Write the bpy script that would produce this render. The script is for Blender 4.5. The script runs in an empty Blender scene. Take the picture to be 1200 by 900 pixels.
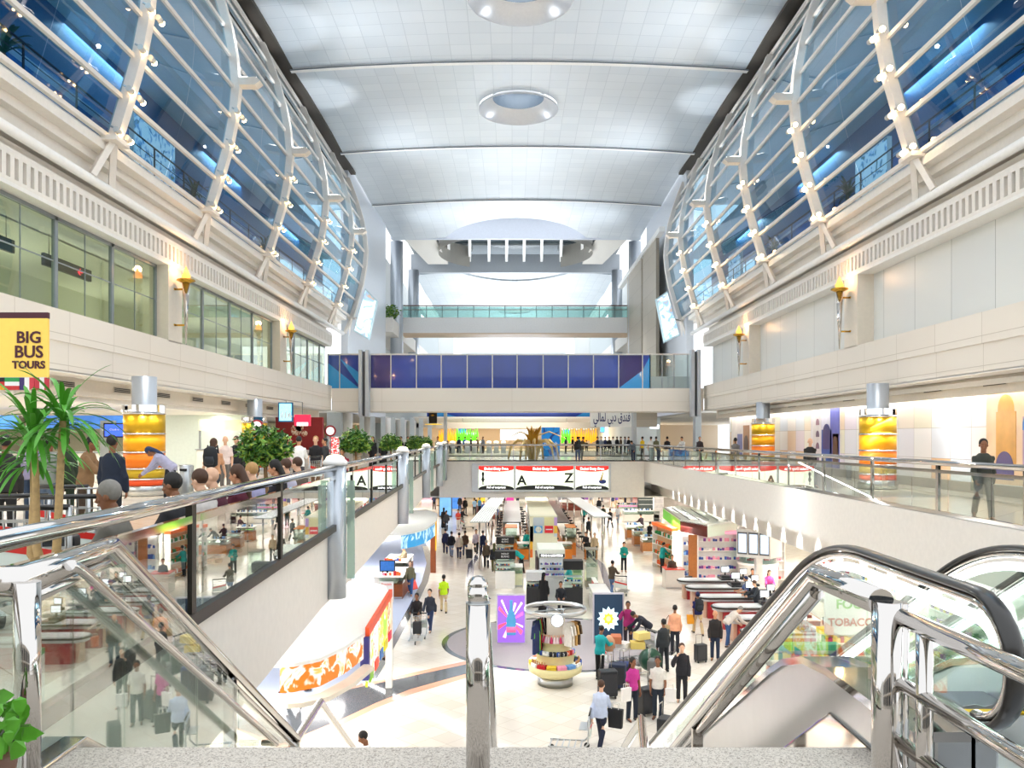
import bpy, bmesh, math, random
from math import sin, cos, pi, radians, sqrt, atan2
from mathutils import Vector, Matrix
random.seed(7)
SC = bpy.context.scene
COL = SC.collection
CZ, F, HX, HY = 7.7, 950.0, 600.0, 512.0      # eye height, focal length in pixels, vanishing point
UF = 6.0                                      # upper floor level
X0 = 0.37                                     # centre line of the hall

# ---------------------------------------------------------------- camera
cd = bpy.data.cameras.new('camera'); cam = bpy.data.objects.new('camera', cd); COL.objects.link(cam)
cam.location = (0, 0, CZ); cam.rotation_euler = (pi/2, 0, 0)
cd.sensor_width = 36; cd.lens = 36*F/1200; cd.shift_y = (HY-450)/1200; cd.shift_x = 0
cd.clip_end = 600; cd.clip_start = 0.1
SC.camera = cam
SC.view_settings.view_transform = 'Standard'; SC.view_settings.look = 'None'
SC.view_settings.exposure = 1.42; SC.view_settings.gamma = 1
SC.view_settings.use_curve_mapping = False
SC.cycles.max_bounces = 10; SC.cycles.transparent_max_bounces = 24
SC.cycles.glossy_bounces = 4; SC.cycles.diffuse_bounces = 5; SC.cycles.transmission_bounces = 6
SC.cycles.caustics_reflective = False; SC.cycles.caustics_refractive = False
SC.cycles.sample_clamp_indirect = 6

# ---------------------------------------------------------------- daylight and the hall's big luminaires
w = bpy.data.worlds.new('daylight'); SC.world = w; w.use_nodes = True
bg = w.node_tree.nodes['Background']; bg.inputs[0].default_value = (0.92, 0.96, 1.0, 1); bg.inputs[1].default_value = 0.68

def lamp(name, kind, loc, energy, color=(1,1,1), size=1.0, sy=None, to=None, spot=None, blend=.5):
    l = bpy.data.lights.new(name, kind); l.energy = energy; l.color = color
    if kind == 'AREA':
        l.size = size
        if sy: l.shape = 'RECTANGLE'; l.size_y = sy
    else: l.shadow_soft_size = size
    if spot: l.spot_size = spot; l.spot_blend = blend
    o = bpy.data.objects.new(name, l); COL.objects.link(o); o.location = loc
    d = Vector(to)-Vector(loc) if to else Vector((0,0,-1))
    o.rotation_euler = d.to_track_quat('-Z', 'Y').to_euler()
    return o
COOL, WARM, NEUT = (.9,.95,1), (1,.86,.68), (1,.97,.93)
# uplights on the rib tops washing the vault, floods from the ribs to the floor
for y in (23, 37, 52, 70):
    for s in (-1, 1):
        lamp('rib_uplight', 'SPOT', (X0+s*9.9, y, CZ+14.5), 500, COOL, .12, to=(X0-s*2, y+1, CZ+19), spot=radians(150), blend=1)
        lamp('rib_flood', 'SPOT', (X0+s*9.9, y, CZ+11.5), 1300, NEUT, .12, to=(X0-s*3, y-3, 0), spot=radians(120), blend=1)
# skylight domes
for y in (35.5, 47.5): lamp('skylight', 'AREA', (X0, y+.2, CZ+21.0), 40, (.85,.93,1), 1.2, to=(X0, y, 0))

# ---------------------------------------------------------------- materials
def lin(c):
    if isinstance(c, str):
        c = [int(c[i:i+2], 16)/255 for i in (0, 2, 4)]
        return tuple(((x+.055)/1.055)**2.4 if x > .04045 else x/12.92 for x in c)
    return c
_M = {}
def M(hexc, rough=.5, metal=0, noise=.06, scale=8, emit=0, name=None, coat=0, bump=0):
    """procedural material: one colour with a faint noise in tone and gloss"""
    k = (hexc, rough, metal, noise, emit, coat, bump, scale)
    if k in _M: return _M[k]
    m = bpy.data.materials.new(name or 'paint_'+hexc); m.use_nodes = True
    nt = m.node_tree; b = nt.nodes['Principled BSDF']; c = lin(hexc)
    b.inputs['Roughness'].default_value = rough; b.inputs['Metallic'].default_value = metal
    if coat: b.inputs['Coat Weight'].default_value = coat
    if noise:
        tc = nt.nodes.new('ShaderNodeTexCoord'); n = nt.nodes.new('ShaderNodeTexNoise'); n.inputs['Scale'].default_value = scale
        r = nt.nodes.new('ShaderNodeMix'); r.data_type = 'RGBA'
        r.inputs['A'].default_value = (*[x*(1-noise) for x in c], 1); r.inputs['B'].default_value = (*[min(1, x*(1+noise)) for x in c], 1)
        nt.links.new(tc.outputs['Object'], n.inputs['Vector']); nt.links.new(n.outputs['Fac'], r.inputs['Factor']); nt.links.new(r.outputs['Result'], b.inputs['Base Color'])
        if bump:
            bp = nt.nodes.new('ShaderNodeBump'); bp.inputs['Strength'].default_value = bump; nt.links.new(n.outputs['Fac'], bp.inputs['Height']); nt.links.new(bp.outputs[0], b.inputs['Normal'])
    else: b.inputs['Base Color'].default_value = (*c, 1)
    if emit: b.inputs['Emission Color'].default_value = (*c, 1); b.inputs['Emission Strength'].default_value = emit
    _M[k] = m; return m
def grid_mat(name, c1, c2, seam, sx, sy, rough=.4, metal=0, ang=0, plane='XY', seamw=.02, bump=.15, off=0, cvar=1, spec=None):
    """panels or tiles with fine joints, from the brick texture in world metres"""
    m = bpy.data.materials.new(name); m.use_nodes = True; nt = m.node_tree; b = nt.nodes['Principled BSDF']
    g = nt.nodes.new('ShaderNodeNewGeometry'); mp = nt.nodes.new('ShaderNodeMapping')
    sep = nt.nodes.new('ShaderNodeSeparateXYZ'); cmb = nt.nodes.new('ShaderNodeCombineXYZ')
    nt.links.new(g.outputs['Position'], sep.inputs[0])
    nt.links.new(sep.outputs[plane[0]], cmb.inputs[0]); nt.links.new(sep.outputs[plane[1]], cmb.inputs[1])
    nt.links.new(cmb.outputs[0], mp.inputs[0]); mp.inputs['Rotation'].default_value[2] = ang
    br = nt.nodes.new('ShaderNodeTexBrick'); br.offset = off; br.squash = 1
    br.inputs['Color1'].default_value = (*lin(c1), 1); br.inputs['Color2'].default_value = (*lin(c2), 1); br.inputs['Mortar'].default_value = (*lin(seam), 1)
    br.inputs['Scale'].default_value = 1; br.inputs['Mortar Size'].default_value = seamw; br.inputs['Mortar Smooth'].default_value = .3
    br.inputs['Brick Width'].default_value = sx; br.inputs['Row Height'].default_value = sy
    nt.links.new(mp.outputs[0], br.inputs['Vector']); nt.links.new(br.outputs['Color'], b.inputs['Base Color'])
    b.inputs['Roughness'].default_value = rough; b.inputs['Metallic'].default_value = metal
    if bump:
        bp = nt.nodes.new('ShaderNodeBump'); bp.inputs['Strength'].default_value = bump; bp.inputs['Distance'].default_value = .02; bp.invert = True
        nt.links.new(br.outputs['Fac'], bp.inputs['Height']); nt.links.new(bp.outputs[0], b.inputs['Normal'])
    return m
def glass_mat(name, tint, refl=1.0, base=.04, frost=0.0, frostc='FFFFFF', rough=0.0):
    m = bpy.data.materials.new(name); m.use_nodes = True; nt = m.node_tree
    for n in list(nt.nodes):
        if n.type != 'OUTPUT_MATERIAL': nt.nodes.remove(n)
    out = [n for n in nt.nodes if n.type == 'OUTPUT_MATERIAL'][0]
    t = nt.nodes.new('ShaderNodeBsdfTransparent'); t.inputs[0].default_value = (*lin(tint), 1)
    g = nt.nodes.new('ShaderNodeBsdfGlossy'); g.inputs['Roughness'].default_value = rough; g.inputs[0].default_value = (1,1,1,1)
    lw_ = nt.nodes.new('ShaderNodeLayerWeight'); lw_.inputs[0].default_value = .5; lw = nt.nodes.new('ShaderNodeMath'); lw.operation = 'POWER'; lw.inputs[1].default_value = 4.0; nt.links.new(lw_.outputs['Facing'], lw.inputs[0])
    ma = nt.nodes.new('ShaderNodeMath'); ma.operation = 'MULTIPLY_ADD'; ma.inputs[1].default_value = refl; ma.inputs[2].default_value = base; ma.use_clamp = True
    mx = nt.nodes.new('ShaderNodeMixShader'); nt.links.new(lw.outputs[0], ma.inputs[0]); nt.links.new(ma.outputs[0], mx.inputs[0])
    src = t.outputs[0]
    if frost:
        d = nt.nodes.new('ShaderNodeBsdfDiffuse'); d.inputs[0].default_value = (*lin(frostc), 1)
        m2 = nt.nodes.new('ShaderNodeMixShader'); m2.inputs[0].default_value = frost
        nt.links.new(src, m2.inputs[1]); nt.links.new(d.outputs[0], m2.inputs[2]); src = m2.outputs[0]
    nt.links.new(src, mx.inputs[1]); nt.links.new(g.outputs[0], mx.inputs[2]); nt.links.new(mx.outputs[0], out.inputs[0])
    return m
WHITE = M('E9E4DC', .45, name='white_panel'); CREAM = M('E3DACB', .5, name='cream_paint'); PURE = M('F2F2F0', .4, name='bright_white')
STEEL = M('C4C0BC', .06, 1, .03, 3, name='polished_steel'); BRUSH = M('B9BCBE', .28, 1, .05, 6, name='brushed_steel'); SATIN = M('C4CCD6', .38, .6, .03, name='satin_aluminium')
CHROME = M('E8E8E8', .04, 1, 0, name='chrome'); BLACK = M('131313', .5, name='black'); RUBBER = M('1B1917', .3, 0, .05, name='black_rubber', coat=.3)
GREY = M('8C9196', .5, name='mid_grey'); DARKM = M('33302C', .4, .5, name='dark_metal'); BRASS = M('C89B3C', .25, 1, name='brass')
WOOD = M('8B4A25', .4, noise=.25, scale=5, name='reddish_wood'); ORANGE = M('E8872A', .45, name='orange_laminate')
GLASS = glass_mat('clear_glass', 'EAF5F0', .9, .03); RAILGLASS = glass_mat('balustrade_glass', 'F1F7F3', 1.5, .05)
GLOW = M('FFFDF8', .5, noise=0, emit=4, name='lamp_glow'); GLOWW = M('FFE2B0', .5, noise=0, emit=9, name='warm_lamp_glow')

# ---------------------------------------------------------------- building helpers
ORG = {}
class MB:
    def __init__(s): s.v = []; s.f = []; s.m = []; s.mi = 0; s.sm = []
    def face(s, idx, smooth=False): s.f.append(idx); s.m.append(s.mi); s.sm.append(smooth)
    def box(s, x0, y0, z0, x1, y1, z1, mi=None, rz=0, piv=None, mat=None):
        if mi is not None: s.mi = mi
        n = len(s.v); P = [Vector(p) for p in ((x0,y0,z0),(x1,y0,z0),(x1,y1,z0),(x0,y1,z0),(x0,y0,z1),(x1,y0,z1),(x1,y1,z1),(x0,y1,z1))]
        if mat is not None: P = [mat @ p for p in P]
        elif rz:
            c = Vector(piv) if piv else Vector(((x0+x1)/2, (y0+y1)/2, 0)); R = Matrix.Rotation(rz, 3, 'Z')
            P = [R @ (p-c) + c for p in P]
        s.v += [tuple(p) for p in P]
        for q in ((3,2,1,0),(4,5,6,7),(0,1,5,4),(1,2,6,5),(2,3,7,6),(3,0,4,7)): s.face([n+i for i in q])
        return s
    def quad(s, a, b, c, d, mi=None):
        if mi is not None: s.mi = mi
        n = len(s.v); s.v += [tuple(a), tuple(b), tuple(c), tuple(d)]; s.face([n, n+1, n+2, n+3]); return s
    def tube(s, pts, r, n=12, rb=None, caps=True, up=None, closed=False):
        """sweep an ellipse (r, rb) along pts; r may be a list"""
        pts = [Vector(p) for p in pts]; base = len(s.v); N = len(pts)
        for i, p in enumerate(pts):
            if closed: d = pts[(i+1) % N]-pts[i-1]
            elif i == 0: d = pts[1]-p
            elif i == N-1: d = p-pts[i-1]
            else: d = (pts[i+1]-p).normalized()+(p-pts[i-1]).normalized()
            d.normalize(); u = Vector(up) if up else (Vector((0,0,1)) if abs(d.z) < .9 else Vector((0,1,0)))
            a = d.cross(u).normalized(); b = a.cross(d).normalized()
            k = 1.0
            if not closed and 0 < i < N-1:
                ang = (pts[i+1]-p).normalized().dot(d); k = 1/max(ang, .5)
            ri = r[i] if isinstance(r, (list, tuple)) else r; rv = (rb[i] if isinstance(rb, (list, tuple)) else rb) if rb else ri
            for j in range(n):
                t = 2*pi*(j+.5)/n; s.v.append(tuple(p+a*ri*cos(t)*(1 if n > 4 else 1.414)+b*rv*sin(t)*k*(1 if n > 4 else 1.414)))
        sm = n > 6
        for i in range(N if closed else N-1):
            for j in range(n):
                a0 = base+i*n+j; a1 = base+i*n+(j+1) % n; i2 = (i+1) % N
                s.face([a0, a1, base+i2*n+(j+1) % n, base+i2*n+j], sm)
        if caps and not closed: s.face([base+j for j in range(n)][::-1]); s.face([base+(N-1)*n+j for j in range(n)])
        return s
    def lathe(s, prof, c=(0,0,0), n=24, a0=0, a1=2*pi, sx=1, sy=1, smooth=True):
        base = len(s.v); full = abs(a1-a0-2*pi) < 1e-6; K = n if full else n+1
        for (r, z) in prof:
            for j in range(K):
                t = a0+(a1-a0)*j/n; s.v.append((c[0]+r*sx*cos(t), c[1]+r*sy*sin(t), c[2]+z))
        for i in range(len(prof)-1):
            for j in range(n):
                k = (j+1) % K; s.face([base+i*K+j, base+i*K+k, base+(i+1)*K+k, base+(i+1)*K+j], smooth)
        if full:
            if prof[0][0] > 1e-4: s.face([base+j for j in range(n)][::-1])
            if prof[-1][0] > 1e-4: s.face([base+(len(prof)-1)*K+j for j in range(n)])
        return s
    def prism(s, poly, z0, z1, ax='Z', mi=None):
        """extrude a 2D polygon: ax Z -> (x,y); ax X -> (y,z) between x=z0..z1; ax Y -> (x,z) between y=z0..z1"""
        if mi is not None: s.mi = mi
        n = len(poly); b = len(s.v)
        for z in (z0, z1):
            for (p, q) in poly: s.v.append((p, q, z) if ax == 'Z' else ((z, p, q) if ax == 'X' else (p, z, q)))
        s.face([b+i for i in range(n)][::-1]); s.face([b+n+i for i in range(n)])
        for i in range(n): j = (i+1) % n; s.face([b+i, b+j, b+n+j, b+n+i])
        return s
    def ball(s, c, r, n=12, m=8, sx=1, sy=1, sz=1):
        return s.lathe([(r*sin(pi*i/m)*1.0, -r*sz*cos(pi*i/m)) for i in range(m+1)], c, n, sx=sx, sy=sy)
    def build(s, name, mats, parent=None, bevel=0, kind=None, off=None):
        o3 = Vector(off) if off else (Vector(ORG.get(parent.name, (0,0,0))) if parent else Vector((0,0,0)))
        me = bpy.data.meshes.new(name); me.from_pydata([tuple(Vector(v)-o3) for v in s.v], [], s.f)
        for m in (mats if isinstance(mats, (list, tuple)) else [mats]): me.materials.append(m)
        me.polygons.foreach_set('material_index', s.m); me.polygons.foreach_set('use_smooth', s.sm)
        bm = bmesh.new(); bm.from_mesh(me); bmesh.ops.recalc_face_normals(bm, faces=bm.faces); bm.to_mesh(me); bm.free()
        o = bpy.data.objects.new(name, me); COL.objects.link(o)
        if parent: o.parent = parent; ORG[o.name] = tuple(o3)
        if bevel:
            bv = o.modifiers.new('soft_edges', 'BEVEL'); bv.width = bevel; bv.segments = 2; bv.limit_method = 'ANGLE'; bv.angle_limit = radians(40)
        if kind: o['kind'] = kind
        return o
def B(*a, **k): return MB().box(*a, **k)
def T(name, label, cat, loc=(0,0,0), rz=0, group=None, world=True):
    o = bpy.data.objects.new(name, None); COL.objects.link(o); o.location = loc; o.rotation_euler[2] = rz
    o.empty_display_size = .1
    o['label'] = label; o['category'] = cat
    if group: o['group'] = group
    ORG[o.name] = tuple(loc) if world else (0,0,0)
    return o
def tag(o, label, cat, group=None, kind=None):
    o['label'] = label; o['category'] = cat
    if group: o['group'] = group
    if kind: o['kind'] = kind
    return o
def st(mb, name, mats, parent=None, bevel=0): return mb.build(name, mats, parent, bevel, kind='structure' if not parent else None)
KIDS = {}
def dup(root, loc=None, rz=None, label=None, scale=None, mats=None, group=None, cat=None):
    """copy a thing with its parts and sub-parts; mats maps part name -> material"""
    if root.name not in KIDS:
        KIDS[root.name] = [(c, [g for g in COL.objects if g.parent == c]) for c in COL.objects if c.parent == root]
    r = root.copy(); COL.objects.link(r)
    if loc is not None: r.location = loc
    if rz is not None: r.rotation_euler = (0, 0, rz)
    if scale: r.scale = scale if isinstance(scale, (tuple, list)) else (scale,)*3
    if label: r['label'] = label
    if group: r['group'] = group
    if cat: r['category'] = cat
    def setm(o, src):
        k = src.name.split('.')[0]
        if mats and k in mats and o.type == 'MESH':
            o.material_slots[0].link = 'OBJECT'; o.material_slots[0].material = mats[k]
        elif o.type == 'MESH' and len(o.material_slots) and o.material_slots[0].link == 'OBJECT': o.material_slots[0].link = 'DATA'
    if root.type == 'MESH': setm(r, root)
    for c, gs in KIDS[root.name]:
        d = c.copy(); COL.objects.link(d); d.parent = r; setm(d, c)
        for g in gs: e = g.copy(); COL.objects.link(e); e.parent = d; setm(e, g)
    return r
def G(px, py, z=0.0):
    """the point at height z that the photograph shows at pixel px, py"""
    D = (CZ-z)*F/(py-HY); return Vector(((px-HX)*D/F, D, z))
def P(px, py, D): return Vector(((px-HX)*D/F, D, CZ-(py-HY)*D/F))
def text(s, loc, size, mat, parent=None, rx=pi/2, rz=0, name='lettering', align='CENTER', ext=.004, sx=1, font=None, world=True, bold=0):
    cu = bpy.data.curves.new(name, 'FONT'); cu.body = s; cu.size = size; cu.align_x = align; cu.align_y = 'CENTER'; cu.extrude = ext; cu.resolution_u = 3
    if bold: cu.offset = bold
    if font: cu.font = font
    t = bpy.data.objects.new(name, cu); COL.objects.link(t)
    dg = bpy.context.evaluated_depsgraph_get(); me = bpy.data.meshes.new_from_object(t.evaluated_get(dg)); COL.objects.unlink(t); bpy.data.objects.remove(t)
    me.name = name; me.materials.clear(); me.materials.append(mat)
    o = bpy.data.objects.new(name, me); COL.objects.link(o)
    org = Vector(ORG.get(parent.name, (0,0,0))) if parent else Vector((0,0,0))
    o.location = Vector(loc)-org if world else loc; o.rotation_euler = (rx, 0, rz); o.scale = (sx, 1, 1)
    if parent: o.parent = parent
    return o
ORD = ['first','second','third','fourth','fifth','sixth','seventh','eighth','ninth','tenth','eleventh','twelfth','thirteenth','fourteenth','fifteenth','sixteenth','seventeenth','eighteenth','nineteenth','twentieth','twenty-first','twenty-second','twenty-third']
def two_tone(name, c1, c2, scale=3, emit=0, thr=.5, rough=.4, c3=None):
    m = bpy.data.materials.new(name); m.use_nodes = True; nt = m.node_tree; b = nt.nodes['Principled BSDF']; b.inputs['Roughness'].default_value = rough
    tc = nt.nodes.new('ShaderNodeTexCoord'); n = nt.nodes.new('ShaderNodeTexNoise'); n.inputs['Scale'].default_value = scale; n.inputs['Distortion'].default_value = 1.5
    r = nt.nodes.new('ShaderNodeValToRGB'); e = r.color_ramp; e.elements[0].color = (*lin(c1), 1); e.elements[0].position = thr-.04; e.elements[1].color = (*lin(c2), 1); e.elements[1].position = thr+.04
    if c3: x = e.elements.new(thr+.14); x.color = (*lin(c3), 1)
    nt.links.new(tc.outputs['Object'], n.inputs['Vector']); nt.links.new(n.outputs['Fac'], r.inputs[0]); nt.links.new(r.outputs[0], b.inputs['Base Color'])
    if emit: nt.links.new(r.outputs[0], b.inputs['Emission Color']); b.inputs['Emission Strength'].default_value = emit
    return m
def ell(cx, cy, rx, ry, n=40, a0=0, a1=2*pi): return [(cx+rx*cos(a0+(a1-a0)*i/n), cy+ry*sin(a0+(a1-a0)*i/n)) for i in range(n if abs(a1-a0-2*pi) < 1e-6 else n+1)]
# ================================================================ THE SETTING
H = lambda s, x: X0+s*x                                        # s=-1 left wall, +1 right wall
Zr = lambda z: CZ+z
SIDE = {-1: 'left', 1: 'right'}
# ---- lower floor
FLOORM = grid_mat('cream_stone_tiles', 'E6DDCE', 'EFE8DC', 'C9BBA6', .6, .6, .12, 0, radians(-47.2), 'XY', .006, .03)
st(MB().quad((-34,3,0),(34,3,0),(34,135,0),(-34,135,0)), 'floor', FLOORM)
def poly_inlay(name, pts, z, m, th=.004):
    return st(MB().prism([(p[0], p[1]) for p in pts], z-.02, z+th), name, m)
GRAN = M('4F5358', .1, noise=.35, scale=40, name='dark_polished_granite'); PINK = M('E0A084', .15, name='salmon_stone')
CARPET = M('B9C4DC', .9, noise=.12, scale=60, name='pale_blue_carpet', bump=.3); CARPG = M('A9A2A4', .9, noise=.18, scale=50, name='grey_carpet', bump=.3)
REDC = M('D8352A', .8, noise=.1, scale=40, name='red_carpet')
# dark band between salmon edges crossing the floor on the left
up = [(240,836),(300,822),(400,806),(480,789),(545,775),(606,768)]
lo = [(606,768),(570,782),(545,795),(480,814),(440,830),(400,850),(330,880)]
gp = lambda l: [G(x, y) for x, y in l]
poly_inlay('floor_1', gp(up)+gp(lo), .002, PINK, .002)
up2 = [(240,840),(300,826),(400,810),(480,793),(545,779),(585,773)]; lo2 = [(575,776),(545,790),(480,808),(440,824),(400,843),(330,872)]
poly_inlay('floor_2', gp(up2)+gp(lo2), .004, GRAN, .004)
# blue carpet of the left shops with its dark border
ed = [(438,793),(500,680),(505,660),(500,640),(496,620)]
gl = [G(x, y) for x, y in ed]
poly_inlay('floor_3', [G(420,803), *gl, Vector((-9,60,0)), Vector((-20,60,0)), Vector((-20,26,0)), G(250,838)], .002, CARPET, .004)
bd = [(435,795),(455,760),(480,715),(497,682),(503,660),(498,640)]
a = [G(x-3, y) for x, y in bd]; b2 = [G(x+7-i*.8, y) for i, (x, y) in enumerate(bd)]
poly_inlay('floor_4', a+b2[::-1], .006, GRAN, .004)
# grey carpet medallion under the souvenir kiosk and the curved blue border round the central island
cx, cy = G(655, 752)[:2]
poly_inlay('floor_5', [Vector((cx+4.4*cos(t), cy+4.0*sin(t), 0)) for t in [2*pi*i/60 for i in range(60)]], .004, GRAN, .003)
poly_inlay('floor_6', [Vector((cx+4.2*cos(t), cy+3.8*sin(t), 0)) for t in [2*pi*i/60 for i in range(60)]], .007, CARPG, .004)
BLUEG = M('5B5E78', .12, noise=.3, scale=30, name='blue_grey_granite')
for k, (pts, w_) in enumerate([([(590,630),(575,637),(561,649),(552,662),(551,676),(560,692),(571,702)], 5), ([(668,633),(685,645),(705,662),(714,690),(716,710)], 5)]):
    a = [G(x-w_/2-(.3*(y-630)/10), y) for x, y in pts]; c = [G(x+w_/2+(.3*(y-630)/10), y) for x, y in pts]
    poly_inlay('floor_%d' % (7+k), a+c[::-1], .004, BLUEG, .004)
poly_inlay('floor_9', [G(455,674), G(484,671), G(490,690), G(440,702), G(425,690)], .012, REDC, .006)

# ---- upper floors, fascias, soffits
UPF = grid_mat('upper_floor_tiles', 'D9D0C2', 'E2DACD', 'B7AB99', .6, .6, .15, 0, radians(-47), 'XY', .006, .03)
FASC = grid_mat('fascia_panels', 'E8E1D7', 'ECE6DD', 'D2C9BC', 1.25, 5, .4, 0, 0, 'YX', .004, .05)
FASC.node_tree.nodes['Mapping'].inputs['Rotation'].default_value[2] = 0
SOFF = M('EDEBE6', .5, name='white_soffit')
LE = [(-2.52,.0), (-2.91,7.47), (-3.34,14.3), (-3.4,17.4), (-3.85,26.9), (-4.3,38.4), (-4.5,47.5), (-4.75,55.7)]   # left void edge (x, y)
RE = [(9.1,-2), (9.1,55.7)]
st(MB().prism([(x-.2,y) for x,y in LE]+[(-30,55.7),(-30,0)], UF-.55, UF), 'floor_10', UPF)
st(MB().prism([(9.3,-2),(9.3,55.7),(30,55.7),(30,-2)], UF-.55, UF), 'floor_11', UPF)
st(MB().prism([(-30,55.9),(30,55.9),(30,135),(16,135),(16,70),(-14,70),(-14,135),(-30,135)], UF-.55, UF), 'floor_12', UPF)
st(B(-14,98,UF-.55,16,135,UF), 'floor_13', UPF)
f = MB(); o1 = [(x, y) for x, y in LE]; o2 = [(x-.35, y) for x, y in LE][::-1]
st(MB().prism(o1+o2, Zr(-3.0), UF+.02), 'wall_left', WHITE)
st(B(9.1,-2,Zr(-3.05),9.45,55.7,UF+.02), 'wall_right', WHITE)
st(B(-5.0,55.7,Zr(-4.15),9.1,56.1,UF+.02), 'wall_back', WHITE)
# lower soffits; the right one has a scalloped, downlit bulkhead
st(B(9.45,-2,Zr(-3.05),10.3,55.7,Zr(-3.0)), 'ceiling_1', SOFF)
st(B(10.3,-2,Zr(-4.0),10.6,60,Zr(-3.0)), 'wall_right_2', WHITE)
st(B(10.6,-2,Zr(-4.05),30,120,Zr(-3.95)), 'ceiling_2', SOFF)
st(MB().prism([(x-.35, y) for x, y in LE]+[(-30,55.7),(-30,0)], Zr(-3.2), Zr(-3.1)), 'ceiling_3', SOFF)
st(B(-30,56.1,Zr(-4.2),30,125,Zr(-4.1)), 'ceiling_4', SOFF)
st(B(20,0,0,20.3,125,UF), 'wall_right_3', PURE); st(B(-20.3,3,0,-20,125,UF), 'wall_left_2', PURE)
st(B(-30,125,0,30,125.3,UF), 'wall_back_2', CREAM)
# unseen fill lamps added under the lower soffits to light the shop floor
for k, (x, y) in enumerate([(14.5,14),(14.5,22),(14.5,30),(14.5,38),(14.5,48),(-8,16),(-9,26),(-10,36),(-10,46)]):
    lamp('soffit_fill', 'AREA', (x, y, Zr(-4.1 if x > 0 else -3.25)), 150, NEUT, 5, 1.2)
for y in (62, 74, 86, 98, 112):
    for x in (-12, 0, 12): lamp('soffit_fill', 'AREA', (x, y, Zr(-4.3)), 160, NEUT, 7, 3)

# ---- upper storey walls on both sides
PARA = grid_mat('parapet_panels', 'E6DED2', 'EAE3D8', 'C8BEAF', 2.4, .8, .45, 0, 0, 'YZ', .012, .08)
PANW = grid_mat('wall_panels', 'DDE0DE', 'E2E4E0', '9DA09C', 2.2, 30, .4, 0, 0, 'YZ', .014, .08)
YE = 53.0                                                        # where the blue bridge crosses
for s in (-1, 1):
    n = SIDE[s]; ya = 12
    def bx(x0, y0, z0, x1, y1, z1): return B(min(H(s,x0),H(s,x1)), y0, Zr(z0), max(H(s,x0),H(s,x1)), y1, Zr(z1))
    st(bx(12.15,ya,2.5,12.5,YE,3.33), 'wall_%s_3' % n if s < 0 else 'wall_%s_4' % n, PARA)
    st(bx(12.19,ya,1.73,12.5,YE,2.5), 'trim_%d' % (1 if s < 0 else 2), PARA)
    st(bx(12.19,ya,1.70,13.0,YE,1.75), 'ceiling_%d' % (5 if s < 0 else 6), SOFF)
    st(bx(13.0,ya,1.2,13.2,YE,3.0), 'trim_%d' % (3 if s < 0 else 4), M('DDD5C8', .5))      # bulkhead that carries the vents
    # frieze with upright slats
    fr = bx(12.15,ya,5.9,14.0,YE,6.0); st(fr, 'ceiling_%d' % (7 if s < 0 else 8), SOFF)
    g = MB()
    for (z0, z1) in ((6.0,6.1),(6.62,6.8)): g.box(min(H(s,12.15),H(s,12.3)), ya, Zr(z0), max(H(s,12.15),H(s,12.3)), YE, Zr(z1))
    g.box(min(H(s,12.3),H(s,12.5)), ya, Zr(6.0), max(H(s,12.3),H(s,12.5)), YE, Zr(6.8))
    y = ya
    while y < YE: g.box(min(H(s,12.15),H(s,12.3)), y, Zr(6.1), max(H(s,12.15),H(s,12.3)), y+.16, Zr(6.62)); y += .32
    for i in range(0): pass
    st(g, 'trim_%d' % (5 if s < 0 else 6), WHITE)
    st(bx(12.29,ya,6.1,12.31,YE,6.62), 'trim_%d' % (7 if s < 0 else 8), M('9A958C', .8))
    st(bx(12.5,ya,6.8,13.2,YE,7.15), 'trim_%d' % (9 if s < 0 else 10), M('D6CFC4', .5))
    # stepped gutter under the bulging glass
    g = MB()
    for (xa, z0, z1) in ((12.35,8.3,8.5),(12.15,8.05,8.32),(12.5,7.8,8.07),(12.75,7.5,7.82)):
        g.box(min(H(s,xa-.35),H(s,14.5)), ya, Zr(z0), max(H(s,xa-.35),H(s,14.5)), 56, Zr(z1))
    st(g, 'trim_%d' % (11 if s < 0 else 12), WHITE)
    tb = MB().tube([(H(s,12.05), ya, Zr(7.15)), (H(s,12.05), 56, Zr(7.15))], .13, 14); st(tb, 'trim_%d' % (13 if s < 0 else 14), PURE)
    # back wall above the gutter void
    st(bx(13.2,ya,6.8,13.4,YE,7.6), 'trim_%d' % (15 if s < 0 else 16), M('BDB6AC', .6))
# left storey: glazed corridor; right storey: blind panels
st(B(H(1,12.75), 12, Zr(3.3), H(1,12.9), YE, Zr(5.95)), 'wall_right_5', PANW)
st(B(H(-1,20), 8, Zr(5.9), H(-1,13.9), YE, Zr(6.0)), 'ceiling_9', M('E6E6D8', .5))
st(B(H(-1,18.2), 8, Zr(2.4), H(-1,18.0), YE, Zr(5.9)), 'wall_left_5', M('DADCCB', .5))
st(B(H(-1,18.0), 12, Zr(2.3), H(-1,12.5), YE, Zr(2.45)), 'floor_14', UPF)
for k in range(5): lamp('corridor_fill', 'AREA', (H(-1,16.5), 16+k*8.5, Zr(2.7)), 60, (1,1,.92), 2.0, 6, to=(H(-1,16.0), 16+k*8.5, Zr(6)))  # fill added near the corridor floor, facing up to brighten its ceiling
for k in range(4):
    for j in range(3): lamp('check_in_light', 'AREA', (-14-j*5, 8+k*9.5, Zr(1.0)), 55, (1,.98,.93), .5, 6)
FRAMEG = M('8E979C', .35, .5, name='grey_frame'); GREENGL = glass_mat('pale_green_glass', 'E9F0E2', 1.0, .04)
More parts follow.
